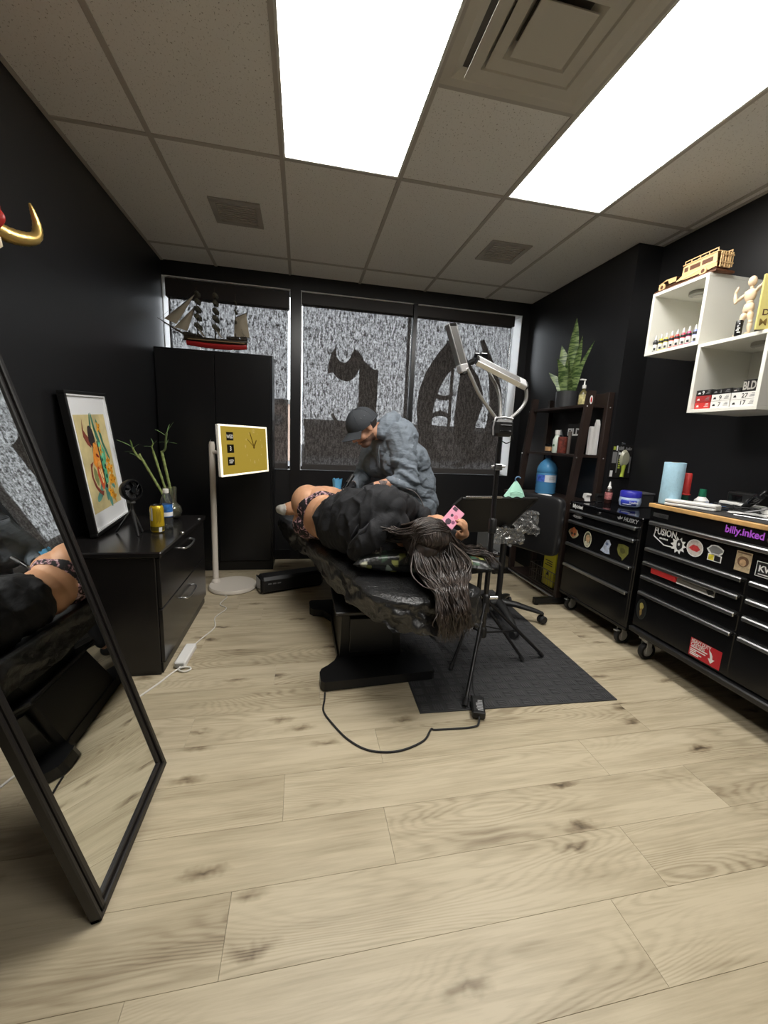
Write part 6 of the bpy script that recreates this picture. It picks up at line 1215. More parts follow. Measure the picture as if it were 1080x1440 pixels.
# padded backrest in front of the desk
t = thing('chair_backrest', 'black padded chair backrest leaning against the shelf desk front', 'backrest', (1.70, 2.65, .4)); c0 = Vector((1.697, 2.655, .640)); cu_ = Vector((.345, -.94, 0)).normalized(); cv_ = Vector((.04, .0, 1)).normalized(); PMx = frame_m(c0, cu_, cv_)
def padf(s_):
    def fn(u, v):
        a = 2 * pi * u; e = .22; cx = abs(cos(a)) ** e * (1 if cos(a) > 0 else -1); sy = abs(sin(a)) ** e * (1 if sin(a) > 0 else -1); k = sin(v * pi / 2) ** .8
        return PMx @ Vector((.212 * cx * k, .212 * sy * k, s_ * .036 * (max(0, 1 - (v ** 6)) ** .5)))
    return fn
b = B(); b.grid(48, 12, padf(1)); b.grid(48, 12, padf(-1)); part('pad', b, K_VIN, t); part('support_bar', B().box(-.03, .03, -.20, .10, -.052, -.03, .004, M=PMx), K_SAT, t); part('hook', B().box(-.03, .03, .10, .16, -.062, -.03, .004, M=PMx), K_SAT, t)
solo('film_wrap', crumple(c0 + PMx.to_3x3() @ Vector((-.045, .00, .040)), cu_, cv_ + cu_ * -.25, .22, .18, .035, 8), WRAP, 'crumpled shiny clear film stuck on the black chair backrest', 'film', tuple(c0))
# ------------------------------------------------------------------ people
def blend(name, b, mats, parent, voxel=.006, smooth=6, fold=None, label=None, mi=None, bulge=0):
    """fuse overlapping volumes into one continuous skin: voxel remesh, smoothing, optional folds along the normals"""
    me = b.mesh(name + '_src', mats[0], None); o = bpy.data.objects.new(name + '_src', me); COL.objects.link(o)
    r_ = o.modifiers.new('r', 'REMESH'); r_.mode = 'VOXEL'; r_.voxel_size = voxel
    s_ = o.modifiers.new('s', 'SMOOTH'); s_.factor = .5; s_.iterations = smooth
    dg = bpy.context.evaluated_depsgraph_get(); out = bpy.data.meshes.new_from_object(o.evaluated_get(dg)); out.name = name
    bpy.data.objects.remove(o); bpy.data.meshes.remove(me)
    if fold:
        ns = [v.normal.copy() for v in out.vertices]
        for v, n in zip(out.vertices, ns): v.co += n * fold(v.co, n)
    off = OFF.get(parent.name)
    out.materials.clear()
    for m_ in mats: out.materials.append(m_)
    for p in out.polygons:
        p.use_smooth = True
        p.material_index = mi(p.center) if mi else 0
    if off is not None: out.transform(Matrix.Translation(-off))
    ob = link(name, out, parent); OFF[ob.name] = off
    if label: ob['label'] = label
    return ob
def skin_off(name, src, keep, dist, m_, parent, label=None, thick=None):
    """a garment that follows the body: the faces of src that satisfy keep(), pushed out by dist"""
    off = OFF.get(src.name) or Vector((0, 0, 0)); me = src.data
    fs = [p for p in me.polygons if keep(p.center + off)]
    used = {}; vs = []; ff = []
    for p in fs:
        q = []
        for i in p.vertices:
            if i not in used: used[i] = len(vs); v = me.vertices[i]; vs.append(v.co + v.normal * dist + off)
            q.append(used[i])
        ff.append(q)
    b = B(); b.add(vs, ff, True); o = part(name, b, m_, parent, label)
    sm = o.modifiers.new('s', 'SMOOTH'); sm.iterations = 3; so = o.modifiers.new('thick', 'SOLIDIFY'); so.thickness = thick or dist * .7; so.offset = -1
    return o
def caps(b, pts, n=14):
    """chain of tapered rounded limbs [(point, radius), ...]"""
    P_ = [Vector(p) for p, r_ in pts]; rs = [r_ for p, r_ in pts]
    for p, r_ in zip(P_, rs): b.sph(p, r_, nu=n, nv=10)
    for i in range(len(P_) - 1): b.tube([P_[i], P_[i + 1]], [rs[i], rs[i + 1]], n)
    return b
def ori(U, V):
    U, V = Vector(U).normalized(), Vector(V); V = (V - U * V.dot(U)).normalized(); return Matrix((U, V, U.cross(V))).transposed()
def handmesh(b, wrist, D, Nn, curl, size=1.0, thumb=1, spread=.18):
    """palm and five fingers: D points to the fingers, Nn is the back-of-hand normal, curl in degrees per joint"""
    D, Nn = Vector(D).normalized(), Vector(Nn); Nn = (Nn - D * Nn.dot(D)).normalized(); S_ = D.cross(Nn) * thumb; w = Vector(wrist)
    b.sph(w + D * .045 * size, (.046 * size, .040 * size, .0155 * size), M=ori(D, S_))
    caps(b, [(w - D * .01, .026 * size), (w + D * .02 * size, .024 * size)])
    for k, (o, l) in enumerate(((.030, .068), (.010, .078), (-.010, .072), (-.029, .056))):
        p = w + D * (.082 - .008 * abs(k - 1)) * size + S_ * o * size; d = (D + S_ * spread * o * 8).normalized(); ch = [(w + D * .05 * size + S_ * o * .8 * size, .0105 * size), (p, .0095 * size)]; a = 0
        for f in (.45, .32, .26):
            a += R(curl); q = d * cos(a) - Nn * sin(a); p = p + q * l * f * size; ch.append((p, (.0088 if f > .4 else .0080 if f > .3 else .0070) * size))
        caps(b, ch, 10)
    t0 = w + D * .022 * size + S_ * .030 * size; q = (D * .62 + S_ * .72 - Nn * .25).normalized(); t1 = t0 + q * .036 * size; q2 = (D * .85 + S_ * .25 - Nn * .45).normalized(); t2 = t1 + q2 * .030 * size
    caps(b, [(w + D * .015 * size + S_ * .012 * size, .015 * size), (t0, .0135 * size), (t1, .011 * size), (t2, .0092 * size), (t2 + q2 * .018 * size, .0072 * size)], 10)
ridge = lambda c, s_, o=0: (1 - min(1, 3.2 * abs(noise.noise(Vector((c.x * s_ * 1.3 + o, c.y * s_, c.z * s_ * .6)))))) ** 2
NZ = lambda p, s_, o=0: noise.noise(Vector((p.x * s_ + o, p.y * s_, p.z * s_)))

# ---------- woman lying on her side on the bed
woman = thing('person', 'person with long dark hair in black top lying on the tattoo bed holding a phone', 'person', tuple(bed(1.0, -.1, .03)), group='people')
HB = .018
def wb_(p, q, h): return bed(p, q, h + HB)
FQ = ori(BA, BB)    # axes p, q, z
b = B()
el = lambda p, q, h, rp, rq, rh, rot=0: b.sph(wb_(p, q, h), (rp, rq, rh), M=Matrix.Rotation(rot, 3, 'Z') @ FQ, nu=24, nv=16)
el(1.07, -.15, .165, .15, .120, .165); el(1.13, -.205, .225, .125, .105, .115, -.25); el(1.13, -.20, .095, .125, .10, .10, -.25); el(1.10, -.10, .25, .11, .09, .085)
el(.95, -.13, .145, .14, .105, .142); el(.82, -.11, .150, .15, .105, .145); el(.66, -.07, .175, .17, .115, .17); el(.50, -.03, .19, .13, .110, .19); el(.45, .0, .30, .09, .085, .085); el(.44, .01, .09, .09, .085, .09)
caps(b, [(wb_(.40, .03, .17), .062), (wb_(.30, .10, .175), .052)])
# head on the pillow, face towards the window side
HC = wb_(.235, .130, .190)
b.sph(HC, (.108, .092, .075), M=FQ, nu=24, nv=16); b.sph(HC + BA * .035 + BB * .035 + Vector((0, 0, .0)), (.075, .065, .058), M=FQ); b.sph(HC + BA * .075 + BB * .055, (.028, .03, .032), M=FQ)
caps(b, [(HC + BA * .01 + BB * .088, .010), (HC + BA * .035 + BB * .112, .012)])                      # nose
b.sph(HC + BA * .055 + BB * .092, (.008, .012, .020), M=FQ); b.sph(HC - BA * .012 + BB * .080, (.012, .016, .050), M=FQ)   # lips, brow
b.sph(HC + BA * .012 + BB * -.005 + Vector((0, 0, .076)), (.030, .018, .010), M=FQ)                    # ear
# legs
caps(b, [(wb_(1.12, -.13, .235), .098), (wb_(1.30, .04, .22), .082), (wb_(1.46, .22, .18), .064)], 18)
caps(b, [(wb_(1.46, .22, .18), .062), (wb_(1.53, .08, .155), .070), (wb_(1.575, -.08, .125), .070), (wb_(1.60, -.205, .105), .050)], 18)
caps(b, [(wb_(1.10, -.13, .095), .095), (wb_(1.30, .06, .09), .080), (wb_(1.42, .22, .075), .060)], 18); caps(b, [(wb_(1.42, .22, .075), .058), (wb_(1.56, .12, .062), .050), (wb_(1.70, .00, .050), .036)], 18)
for (p, q, h, k) in ((1.60, -.205, .105, 1), (1.70, .0, .05, 1)): caps(b, [(wb_(p, q, h), .040), (wb_(p + .02, q - .03, h - .012), .040), (wb_(p + .09, q - .045, h - .02), .033), (wb_(p + .15, q - .045, h - .024), .022)])
# arms and hands round the phone
PH = wb_(.345, .345, .225)
caps(b, [(wb_(.44, .02, .315), .058), (wb_(.56, .16, .285), .047), (wb_(.62, .26, .24), .040), (wb_(.56, .285, .225), .034), (wb_(.50, .30, .215), .025)])
caps(b, [(wb_(.42, .05, .09), .055), (wb_(.46, .22, .08), .045), (wb_(.47, .38, .09), .040), (wb_(.39, .42, .13), .033), (wb_(.325, .425, .165), .025)])
handmesh(b, wb_(.50, .30, .215), -BA * .95 + BB * .12 + Vector((0, 0, .28)), BB * -.5 + Vector((0, 0, .9)), 22, .90, 1)
handmesh(b, wb_(.325, .425, .165), -BA * .40 + BB * -.35 + Vector((0, 0, .72)), -BA * .85 + BB * .55, 34, .82, -1)
wbody = blend('body', b, [SKIN], woman, .0055, 5)
# floral briefs
FLO_ = mat('floral_fabric', (.02, .015, .018), .7)
def flor():
    nt, N, L, p = nodes(FLO_); tc = N.new('ShaderNodeTexCoord'); n = N.new('ShaderNodeTexNoise'); n.inputs['Scale'].default_value = 24; n.inputs['Detail'].default_value = 3; n.inputs['Distortion'].default_value = 1.6; L.new(tc.outputs['Object'], n.inputs[0]); r = N.new('ShaderNodeValToRGB'); e = r.color_ramp.elements
    e[0].position = .50; e[0].color = (.012, .010, .012, 1); e[1].position = .56; e[1].color = (.42, .20, .24, 1); q = e.new(.64); q.color = (.70, .55, .56, 1); q = e.new(.70); q.color = (.03, .02, .025, 1); L.new(n.outputs['Fac'], r.inputs[0]); L.new(r.outputs[0], p.inputs['Base Color'])
flor()
def loc_(c):
    d_ = c - BH; return d_.dot(BA), d_.dot(BB) + .05, c.z - BZ - HB
def briefs(c):
    p, q, h = loc_(c)
    if q > .05 or p < .88 or p > 1.34: return False
    t_ = max(0, min(1, (.315 - h) / .315))
    lo = .975 + .085 * t_ - .16 * max(0, t_ - .62); hi = 1.008 + .135 * t_ + .34 * max(0, t_ - .60)
    return lo < p < hi
skin_off('briefs', wbody, briefs, .004, FLO_, woman, 'black and pink floral briefs')
SOCK = mat('white_sock', (.72, .70, .68), .8, bump=.2, bscale=150)
skin_off('sock', wbody, lambda c: loc_(c)[0] > 1.50 and loc_(c)[1] < -.238 and loc_(c)[2] < .17, .004, SOCK, woman); skin_off('sock', wbody, lambda c: loc_(c)[0] > 1.66 and loc_(c)[1] >= -.135 and loc_(c)[1] < .02 and loc_(c)[2] < .10, .004, SOCK, woman)
# black sweatshirt
BLK = mat('black_cotton', (.0125, .013, .0155), .85, bump=.6, bscale=9, bstretch=(1.4, .8, 1.6), bdist=.018)
b = B(); K = .016
el(.62, -.065, .20, .28, .125, .165, .12); el(.80, -.11, .160, .155, .118, .158); el(.86, -.118, .152, .085, .118, .150); el(.66, -.07, .185, .18, .132, .185); el(.50, -.03, .20, .145, .125, .205); el(.45, .0, .305, .105, .10, .098); el(.44, .01, .10, .10, .10, .095); el(.40, .02, .19, .06, .095, .12)
caps(b, [(wb_(.45, .02, .305), .085), (wb_(.56, .16, .285), .068), (wb_(.625, .265, .24), .058), (wb_(.545, .29, .222), .044)], 18); caps(b, [(wb_(.43, .05, .10), .08), (wb_(.46, .22, .085), .062), (wb_(.475, .38, .095), .055), (wb_(.40, .415, .125), .045)], 18)
# hood bunched behind the neck
caps(b, [(wb_(.46, -.13, .07), .045), (wb_(.40, -.13, .13), .052), (wb_(.36, -.09, .20), .046), (wb_(.38, .0, .28), .040)], 14)
def wfold(c, n):
    p, q, h = loc_(c); s_ = .008; crease = lambda w: (1 - abs(sin(w))) ** 3
    s_ -= .012 * crease(p * 27 + 7 * q + 5 * h + 2.2 * NZ(c, 5, 3)) * math.exp(-((p - .80) / .15) ** 2)
    s_ -= .012 * crease((p * .8 - q + .5 * h) * 24 + 2.4 * NZ(c, 5, 6)) * math.exp(-((p - .50) / .14) ** 2)
    s_ += .007 * sin(p * 55 + 9 * q + 14 * h + 4 * NZ(c, 6)) * math.exp(-((p - .80) / .16) ** 2)
    s_ += .008 * sin((p - q) * 60 + 3 * NZ(c, 9, 3)) * math.exp(-((p - .47) / .12) ** 2 - ((h - .22) / .14) ** 2)
    s_ += .006 * NZ(c, 11) + .004 * NZ(c, 26, 5) + .011 * ridge(c, 9, 2); return s_
SW = blend('sweatshirt', b, [BLK], woman, .007, 12, wfold, 'black hooded sweatshirt')
part('hood_rim', B().tube(smoothpath([wb_(.52, -.150, .05), wb_(.44, -.185, .12), wb_(.375, -.155, .20), wb_(.375, -.05, .285), wb_(.40, .06, .33)], 8), [.013] * 33, 10, flat=.6), mat('hood_edge', (.028, .029, .034), .85), SW)
part('hood_rim', B().tube(smoothpath([wb_(.50, -.160, .09), wb_(.46, -.165, .17), wb_(.45, -.11, .25), wb_(.46, -.03, .30)], 8), [.009] * 25, 10, flat=.6), mat('hood_edge'), SW)
part('drawstring', B().tube(smoothpath([wb_(.47, .13, .395), wb_(.45, .17, .38), wb_(.43, .20, .34), wb_(.42, .215, .30)], 6), .0035, 6), mat('drawstring_grey', (.12, .11, .11), .8), woman)
# face details
for s_ in (1, -1): part('eye', B().sph(HC + BA * .012 + BB * .086 + Vector((0, 0, .032 * s_)), (.009), nu=12, nv=8), mat('eye_white', (.7, .68, .64), .3), woman)
part('lips', B().sph(HC + BA * .055 + BB * .095, (.007, .011, .020), M=FQ), mat('lip_rose', (.42, .12, .11), .45), woman)
# hair: a scalp shell and several hundred tapered locks
HAIR = mat('brown_hair', (.028, .017, .011), .38, spec=.6)
def hn():
    nt, N, L, p = nodes(HAIR); tc = N.new('ShaderNodeTexCoord'); n = N.new('ShaderNodeTexNoise'); n.inputs['Scale'].default_value = 34; n.inputs['Detail'].default_value = 3; L.new(tc.outputs['Object'], n.inputs[0]); r = N.new('ShaderNodeValToRGB'); e = r.color_ramp.elements
    e[0].position = .32; e[0].color = (.013, .0095, .008, 1); e[1].position = .74; e[1].color = (.085, .062, .050, 1); L.new(n.outputs['Fac'], r.inputs[0]); L.new(r.outputs[0], p.inputs['Base Color']); p.inputs['Anisotropic'].default_value = .5
hn()
hb = B(); rr = random.Random(11)
SCC = HC - BA * .012 - BB * .016 + Vector((0, 0, .008))
scal = B(); scal.sph(SCC, (.112, .095, .080), M=FQ, nu=24, nv=16); caps(scal, [(HC + BA * .03 - BB * .06 - Vector((0, 0, .02)), .060), (HC - BA * .05 - BB * .05 - Vector((0, 0, .05)), .07)])
blend('scalp_hair', scal, [HAIR], woman, .008, 4)
def lock(pts, w):
    P2 = smoothpath(pts, 5); n = len(P2); hb.tube(P2, [w * (.55 + .6 * sin(pi * min(1, .15 + i / n * .8))) * (1 if i < n * .8 else max(.12, (n - i) / (n * .2))) for i in range(n)], 4, False, flat=.45)
def hp(p, q, h, j=.012): return wb_(p + rr.gauss(0, j), q + rr.gauss(0, j), h + rr.gauss(0, j * .5))
def onhead(th, be, k=1.0):
    """a point just over the scalp: th from the top of the lying head round the crown, be sideways"""
    k += .02 + rr.random() * .09; return SCC - BA * (.112 * k * cos(th) * cos(be)) + BB * (.095 * k * sin(be)) + Vector((0, 0, .080 * k * sin(th) * cos(be)))
def fall(q0, sw, L_, w, head):
    """on over the pillow, across the bed top and down the bed end"""
    qe = .055 + (q0 - .10) * .42 + sw; g = rr.random()
    lock(head + [hp(.100, q0 * .92 - .012, .105 - .03 * g, .010), hp(.035, (q0 + qe) / 2, .040, .008), hp(-.030, qe + .005, .022, .008), hp(-.066 - .012 * g, qe, -.045, .008), hp(-.076 - .014 * g, qe + rr.gauss(0, .010), -.06 - .06 * L_, .006), hp(-.072 - .016 * g, qe + .012 + rr.gauss(0, .015), -.070 - .13 * L_, .006)], w)
# from the top of the head round the crown and down the long fall
for i in range(300):
    be = R(rr.uniform(-62, 68)); tw = R(rr.gauss(0, 16)); L_ = rr.random() ** .8
    q0 = .125 + .125 * sin(be) + rr.gauss(0, .02)
    fall(q0, rr.gauss(0, .014), L_, .0050, [onhead(R(a), be + tw * k) for a, k in ((96, 1), (62, .7), (28, .3), (-8, 0), (-42, -.2))])
# swept across the crown from the face side towards the neck and back
for i in range(170):
    b0 = rr.uniform(-.2, 1.0); t0 = rr.uniform(20, 80); d = rr.choice((-1, -1, 1))
    pts = [onhead(R(t0 + 14 * sin(k * .9)), R(74 * d * (.95 - k * .42) - 8 * b0), 1.04) for k in range(5)]
    if rr.random() < .5: pts.append(hp(.16, .13 - .16 * d * rr.random(), .09, .02))
    lock(pts, .0048)
# stray locks lying on the pillow on both sides
for i in range(100):
    f = rr.random(); lock([onhead(R(rr.uniform(0, 50)), R(60)), hp(.18, .26 + .03 * f, .14, .012), hp(.14 + .06 * f, .33 + .05 * f, .118, .012), hp(.10 + .12 * f, .39 + .07 * f, .105, .014), hp(.04 + .16 * f, .41 + .09 * f, .070, .018)], .0042)
for i in range(150):
    f = rr.random(); lock([onhead(R(rr.uniform(20, 95)), R(-45)), onhead(R(rr.uniform(10, 60)), R(-78)), hp(.30 + .06 * f, .02, .16 + .04 * f, .012), hp(.36 + .05 * f, -.04, .15 + .06 * f, .014), hp(.33 + .06 * f, -.08, .10, .014)], .0046)
for i in range(90):
    f = rr.random(); lock([onhead(R(rr.uniform(60, 110)), R(60)), onhead(R(rr.uniform(90, 130)), R(10)), onhead(R(rr.uniform(100, 150)), R(-40)), hp(.34 + .04 * f, .05, .20, .012), hp(.36 + .04 * f, .0, .15, .014)], .0046)
for i in range(70):
    f = rr.random(); lock([onhead(R(rr.uniform(30, 80)), R(-50)), hp(.27 + .04 * f, -.01, .21, .012), hp(.33 + .05 * f, -.05, .22 + .03 * f, .012), hp(.35 + .06 * f, -.08, .17 + .03 * f, .014)], .0042)
for i in range(60):
    f = rr.random(); fall(.20 + .10 * f, .02, f * .7, .0044, [onhead(R(40), R(55)), onhead(R(-10), R(52))])
part('hair', hb, HAIR, woman, 'long dark brown hair', stuff=True)
# phone in a pink case
ph = thing('phone', 'phone in a pink patterned case held by the person on the bed', 'phone', tuple(PH))
pU = (BB * .80 + BA * .35 + Vector((0, 0, .48))).normalized(); pN = (-BA * .80 - BB * .25 + Vector((0, 0, .50))); pN = (pN - pU * pN.dot(pU)).normalized(); pV = pN.cross(pU); PMt = frame_m(PH + Vector((0, 0, .030)) - BA * .01, pU, pV)
part('case', B().box(-.072, .072, -.037, .037, -.004, .005, .004, M=PMt), mat('case_pink', (.72, .30, .42), .35), ph); part('screen', B().box(-.068, .068, -.034, .034, -.0052, -.0038, .0006, M=PMt), K_GLS, ph); part('camera_bump', B().box(.042, .066, .006, .030, .005, .0075, .001, M=PMt), mat('case_dark', (.06, .03, .05), .3), ph)
for k, (x, y, rx, c) in enumerate(((-.045, .005, .020, 'case_dark'), (-.03, -.018, .012, 'case_plum'), (.005, .010, .010, 'case_dark'), (.012, -.012, .014, 'case_rose'))): part('case_print', B().prism([(x + rx * cos(j * pi / 5) * (1 + .2 * (j % 2)), y + rx * .8 * sin(j * pi / 5)) for j in range(10)], PMt @ Vector((0, 0, .0051)), pU, pV, .0003), mat(c, (.20, .05, .12) if c == 'case_plum' else (.62, .16, .25), .4), ph)

# ---------- man in cap and hoodie working over her
man = thing('person', 'person in dark cap and grey blue hoodie bending over the tattoo bed', 'person', (.90, 3.0, 0), group='people')
C_ = Vector((.410, 2.78, 1.272)); FF = Vector((-.74, -.22, -.64)).normalized(); UU = Vector((-.62, -.16, .77)); UU = (UU - FF * UU.dot(FF)).normalized(); SS = UU.cross(FF)   # SS: his left-hand side (towards the camera) 
if SS.y > 0: SS = -SS
HM = Matrix((FF, SS, UU)).transposed()
def hd(f, s_, u): return C_ + FF * f + SS * s_ + UU * u
b = B()
b.sph(hd(-.005, 0, .030), (.098, .076, .092), M=HM, nu=24, nv=18); b.sph(hd(.030, 0, -.035), (.066, .060, .075), M=HM, nu=20, nv=14); b.sph(hd(.050, 0, -.095), (.040, .042, .030), M=HM); b.sph(hd(-.01, 0, -.055), (.055, .058, .055), M=HM)
caps(b, [(hd(.090, 0, .010), .010), (hd(.112, 0, -.030), .0145)]); b.sph(hd(.098, .010, -.035), .010); b.sph(hd(.098, -.010, -.035), .010)
b.sph(hd(.080, 0, .020), (.016, .052, .013), M=HM)
for s_ in (1, -1):
    b.sph(hd(-.005, .078 * s_, -.008), (.020, .009, .032), M=HM); b.sph(hd(.058, .042 * s_, -.035), (.026, .020, .024), M=HM)
b.sph(hd(.088, 0, -.068), (.012, .024, .010), M=HM)
caps(b, [(hd(-.030, 0, -.06), .060), (Vector((.55, 2.85, 1.255)), .062), (Vector((.63, 2.88, 1.20)), .070)], 18)
# forearms, left is bare and tattooed, hands hidden in gloves
EL, WL = Vector((.690, 2.655, .925)), Vector((.468, 2.615, .890)); ER, WR = Vector((.46, 3.06, .915)), Vector((.345, 2.83, .868))
caps(b, [(EL, .045), (EL.lerp(WL, .35), .046), (EL.lerp(WL, .75), .036), (WL, .028)], 16); caps(b, [(ER, .045), (ER.lerp(WR, .35), .045), (ER.lerp(WR, .75), .036), (WR, .028)], 16)
DL, DR = Vector((-.85, .28, -.30)), Vector((-.45, -.75, -.30))
handmesh(b, WL, DL, Vector((-.35, -.25, .9)), 24, 1.02, -1); handmesh(b, WR, DR, Vector((-.3, -.25, .9)), 26, 1.02, 1)
# trunk and legs under the clothes
caps(b, [((.69, 2.92, 1.10), .09), ((.81, 2.97, .85), .09), ((.90, 3.01, .62), .10)], 18)
for s_ in (-1, 1):
    hp_ = Vector((.93, 3.02 + .09 * s_, .60)); kn = Vector((.50 + .02 * s_, 3.03 + .20 * s_, .50)) if s_ > 0 else Vector((.66, 2.78, .47)); an = kn + Vector((.08, .02, -.41)); caps(b, [(hp_, .08), (kn, .058), (an, .042)], 14)
mbody = None
BEARD = mat('short_beard', (.17, .095, .065), .75, bump=.3, bscale=400)
def mface(c):
    d_ = c - C_; f, s_, u = d_.dot(FF), d_.dot(SS), d_.dot(UU)
    if d_.length < .17 and u < -.045 and f > -.055 + .3 * (abs(s_) < .03) * 0 and f < .12 and not (abs(s_) < .02 and -.078 < u < -.058 and f > .07):
        if -.13 < u < -.055 and -.012 < f and abs(s_) < .07: return 1
    return 0
mbody = blend('body', b, [SKIN2, BEARD], man, .0055, 4, mi=mface)
for s_ in (1, -1): part('eye', B().sph(hd(.076, .030 * s_, .002), .0105, nu=12, nv=8), mat('eye_white'), man)
part('lips', B().sph(hd(.092, 0, -.068), (.007, .020, .006), M=HM), mat('lip_brown', (.36, .13, .11), .5), man)
part('hair', blend('hair', B().sph(hd(-.022, 0, .012), (.084, .0775, .070), M=HM), [mat('cropped_hair', (.03, .02, .015), .7)], man, .006, 2).data and B().sph(hd(-.05, 0, -.02), .001), mat('cropped_hair'), man) if False else blend('hair', B().sph(hd(-.026, 0, .010), (.084, .0775, .068), M=HM), [mat('cropped_hair', (.03, .02, .015), .7)], man, .006, 2)
# forearm tattoo
INK = mat('forearm_ink', (.10, .07, .065), .55, var=.7, vscale=60)
axL = (WL - EL).normalized()
skin_off('forearm_tattoo', mbody, lambda c: .35 < (c - EL).dot(axL) / (WL - EL).length < .86 and (c - EL - axL * (c - EL).dot(axL)).length < .055 and NZ(c, 22) > -.12, .0008, INK, man, thick=.0006)
# black gloves
GLV = mat('nitrile_glove', (.018, .018, .020), .32)
axR = (WR - ER).normalized()
skin_off('glove', mbody, lambda c: (c - WL).length < .21 and (c - WL).dot(DL.normalized()) > -.01 and c.x < .50, .002, GLV, man); skin_off('glove', mbody, lambda c: (c - WR).length < .21 and (c - WR).dot(DR.normalized()) > -.02 and c.y < 2.86, .002, GLV, man)
# cap
CAPM = mat('charcoal_cap', (.030, .034, .040), .8, bump=.1, bscale=160)
def dome(u, v):
    a = 2 * pi * u; k = v * pi / 2 * 1.10; r0, r1 = .117, .094
    f = -.006 + r0 * sin(k) * cos(a); s_ = r1 * sin(k) * sin(a); h = .024 + .108 * cos(k) * (1 + .05 * max(0, cos(a)))
    return hd(f, s_, h)
cp = part('cap', B().grid(48, 16, dome), CAPM, man, 'charcoal baseball cap')
part('button', B().sph(hd(-.006, 0, .134), .008, nu=10, nv=6), CAPM, cp)
for k in range(3):
    a = k * pi / 3; part('seam', B().tube([dome((a + (0 if j < 9 else pi)) / (2 * pi), abs(j - 9) / 9 * .98) + UU * .0012 for j in range(19)], .0014, 4), CAPM, cp)
def brim(s0):
    def fn(u, v):
        y = (2 * u - 1); w = .078; l = .085 * (1 - .42 * y * y) * v; return hd(.098 - .052 * y * y + l, w * y * (1 + .10 * v), .020 + .018 * (1 - y * y) - .22 * l - .030 * y * y * v + s0)
    return fn
b = B(); b.grid(24, 10, brim(0)); b.grid(24, 10, brim(-.004)); b.tube([brim(-.002)(i / 24, 1) for i in range(25)], .003, 6); part('brim', b, CAPM, cp)
part('cap_strap', B().tube([hd(-.006 + .119 * cos(a), .096 * sin(a), .018) for a in [R(100 + 8 * k) for k in range(21)]], .006, 6), CAPM, cp)
for a in (80, 96): part('eyelet', B().sph(dome(R(a + 0) / (2 * pi), .62) + SS * .001, .0035, nu=8, nv=6), mat('eyelet_grey', (.10, .11, .12), .5), cp)
# hoodie
HOO = mat('blue_grey_fleece', (.175, .205, .240), .9, bump=.6, bscale=11, bstretch=(.9, .9, 2.2), bdist=.03, var=.12, vscale=5)
b = B()
SHL, SHR = Vector((.650, 2.725, 1.225)), Vector((.55, 3.06, 1.185))
mx3 = ori((-.45, -.12, .88), (-.25, .95, 0))
b.sph((.670, 2.890, 1.105), (.21, .205, .150), M=mx3, nu=24, nv=16); b.sph((.790, 2.955, .92), (.22, .190, .160), M=mx3, nu=24, nv=16); b.sph((.865, 2.99, .73), (.165, .19, .20), nu=24, nv=16); b.sph((.835, 2.97, .86), (.16, .195, .20), nu=24, nv=16); b.sph((.700, 2.79, 1.06), (.13, .10, .16), M=mx3); b.sph((.60, 3.0, 1.04), (.12, .10, .16), M=mx3); b.sph((.785, 2.925, 1.05), (.15, .175, .125), M=mx3); b.sph((.685, 2.90, 1.215), (.14, .175, .125), M=mx3)
caps(b, [(SHL, .090), (SHL.lerp(EL, .5) + Vector((.006, -.012, 0)), .082), (EL + Vector((.02, -.005, -.008)), .070), (EL.lerp(WL, .40), .054)], 18); caps(b, [(SHR, .085), (SHR.lerp(ER, .5), .070), (ER, .060), (ER.lerp(WR, .78), .046)], 18)
# hood lying on the back of the neck
caps(b, [((.530, 2.765, 1.235), .036), ((.555, 2.775, 1.29), .042), ((.600, 2.80, 1.325), .048), ((.635, 2.870, 1.335), .052), ((.58, 2.945, 1.305), .046), ((.53, 2.955, 1.225), .036)], 14)
def mfold(c, n):
    s_ = .005 + .006 * NZ(c, 9) + .003 * NZ(c, 24, 4)
    crease = lambda w: (1 - abs(sin(w))) ** 3
    s_ -= .013 * crease((c - EL).dot(Vector((.40, .1, .9))) * 52 + 1.8 * NZ(c, 9, 8)) * math.exp(-((c - EL).length / .17) ** 2)
    s_ -= .010 * crease((c.x * .5 + c.z) * 26 + 2.5 * NZ(c, 5, 12)) * math.exp(-((c.z - .80) / .15) ** 2)
    s_ -= .009 * crease((c.x - .35 * c.z) * 34 + 2.0 * NZ(c, 5, 15)) * math.exp(-((c.x - .58) / .12) ** 2 - ((c.z - 1.05) / .16) ** 2)
    s_ -= .008 * crease((c - SHL).dot(Vector((.8, .2, -.5))) * 40 + 2 * NZ(c, 6, 4)) * math.exp(-((c - SHL).length / .16) ** 2)
    dE = (c - EL).length; s_ += .009 * sin((c - EL).dot(Vector((.45, .2, .87))) * 95 + 2 * NZ(c, 12)) * math.exp(-(dE / .15) ** 2)
    s_ += .004 * sin((c.z * 60 + c.x * 34) + 3 * NZ(c, 5, 2)) * math.exp(-((c.z - .78) / .13) ** 2)
    s_ += .006 * ridge(c, 14, 7) + .003 * sin((c - SHL).dot(Vector((.7, .1, .7))) * 75) * math.exp(-((c - SHL).length / .13) ** 2); return s_
HO = blend('hoodie', b, [HOO], man, .007, 14, mfold, 'blue grey hooded sweatshirt')
part('pocket_seam', B().tube(smoothpath([(.745, 2.80, .99), (.80, 2.805, .90), (.86, 2.82, .80)], 5), .002, 5), HOO, HO)
for k in (0, 1): part('hood_string', B().tube(smoothpath([(.535, 2.80 + .06 * k, 1.185), (.520, 2.775 + .06 * k, 1.12), (.525, 2.765 + .06 * k, 1.05), (.53, 2.765 + .06 * k, 1.0)], 5), .0035, 6), mat('hood_string_grey', (.16, .18, .20), .8), HO)
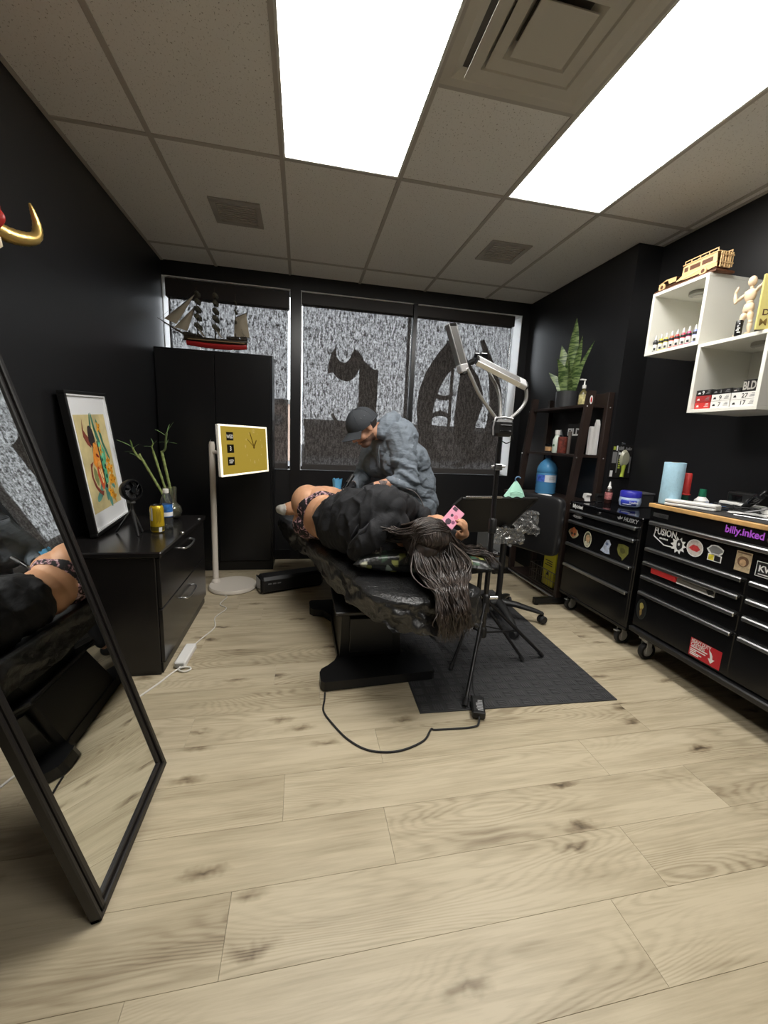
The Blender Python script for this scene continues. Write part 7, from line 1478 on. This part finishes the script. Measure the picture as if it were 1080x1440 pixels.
part('cuff_label', B().box(-.010, .010, -.002, .002, -.007, .007, .001, M=Matrix.Translation(EL.lerp(WL, .30) + Vector((.0, -.053, .020)))), WHT, HO)
# trousers and shoes
TRO = mat('black_denim', (.014, .014, .016), .85, bump=.1, bscale=150)
b = B(); b.sph((.90, 3.02, .60), (.17, .185, .12), nu=20, nv=12)
feet = []
for s_ in (-1, 1):
    hp_ = Vector((.91, 3.02 + .09 * s_, .585)); kn = Vector((.52, 3.23, .50)) if s_ > 0 else Vector((.66, 2.78, .47)); an = kn + Vector((.08, .02, -.36)); caps(b, [(hp_, .095), (kn, .072), (an, .058)], 16); feet.append(an)
blend('trousers', b, [TRO], man, .009, 4, lambda c, n: .006 * NZ(c, 12))
SHO = mat('black_shoe', (.015, .015, .015), .5)
for an in feet:
    b = B(); caps(b, [(an + Vector((.02, 0, -.07)), .046), (an + Vector((-.07, -.01, -.085)), .044), (an + Vector((-.16, -.02, -.092)), .036)]); zmin = an.z - .13
    s = blend('shoe', b, [SHO], man, .009, 3)
    dz = min(v.co.z for v in s.data.vertices) + man.location.z; s.data.transform(Matrix.Translation((0, 0, -dz + .004)))
# stool
t = thing('rolling_stool', 'round black rolling stool under the person in the cap', 'stool', (.93, 3.02, 0))
part('seat', B().lathe([(0, .42), (.16, .42), (.18, .435), (.18, .465), (.165, .485), (0, .488)], (.93, 3.02, 0), 28), K_VIN, t); part('column', B().cyl((.93, 3.02, .09), (.93, 3.02, .42), .025), K_SAT, t)
for k in range(5):
    a = R(72 * k + 20); part('star_arm', B().tube([(.93, 3.02, .11), (.93 + .24 * cos(a), 3.02 + .24 * sin(a), .075)], [.028, .016], 10), K_PLA, t); part('caster', B().sph((.93 + .25 * cos(a), 3.02 + .25 * sin(a), .032), (.030, .030, .031)), K_RUB, t)
# tattoo machine in his hand and the blue wrap at her hip
t = thing('tattoo_pen', 'black tattoo pen held over the hip with a thin cable', 'machine', (.33, 2.66, .87)); part('grip', B().tube([(.300, 2.655, .905), (.275, 2.640, .865)], [.013, .011], 12), K_GLS, t); part('needle', B().tube([(.275, 2.640, .865), (.268, 2.635, .850)], [.007, .002], 8), ALU, t); part('barrel', B().tube([(.335, 2.675, .955), (.300, 2.655, .905)], [.014, .014], 12), K_PLA, t)
BLU = mat('blue_wrap', (.10, .36, .62), .4)
def bag(u, v):
    a = 2 * pi * u; w = .020 + .012 * v + .004 * sin(5 * a); return (.243 + w * cos(a), 2.80 + w * .7 * sin(a), .80 + .115 * v + .006 * sin(6 * a) * v)
t = thing('blue_wrap', 'small crumpled blue wrap sticking up behind the hip', 'wrap', (.243, 2.80, .80)); part('sleeve', B().grid(28, 8, bag), BLU, t); part('twist', B().sph((.243, 2.80, .80), .022), BLU, t)
# ------------------------------------------------------------------ things stand a hair above what carries them (no shared planes)
for o in list(SC.objects):
    if o.parent is None and o.type == 'EMPTY' and o.get('category') in ('can', 'bottle', 'vase', 'fan', 'jar', 'holder', 'paper towel', 'case', 'dish', 'power strip', 'paper', 'power unit', 'box', 'tin', 'tube', 'carton', 'jug', 'plant', 'mannequin', 'book', 'picture', 'basket'):
        o.location.z += .0012
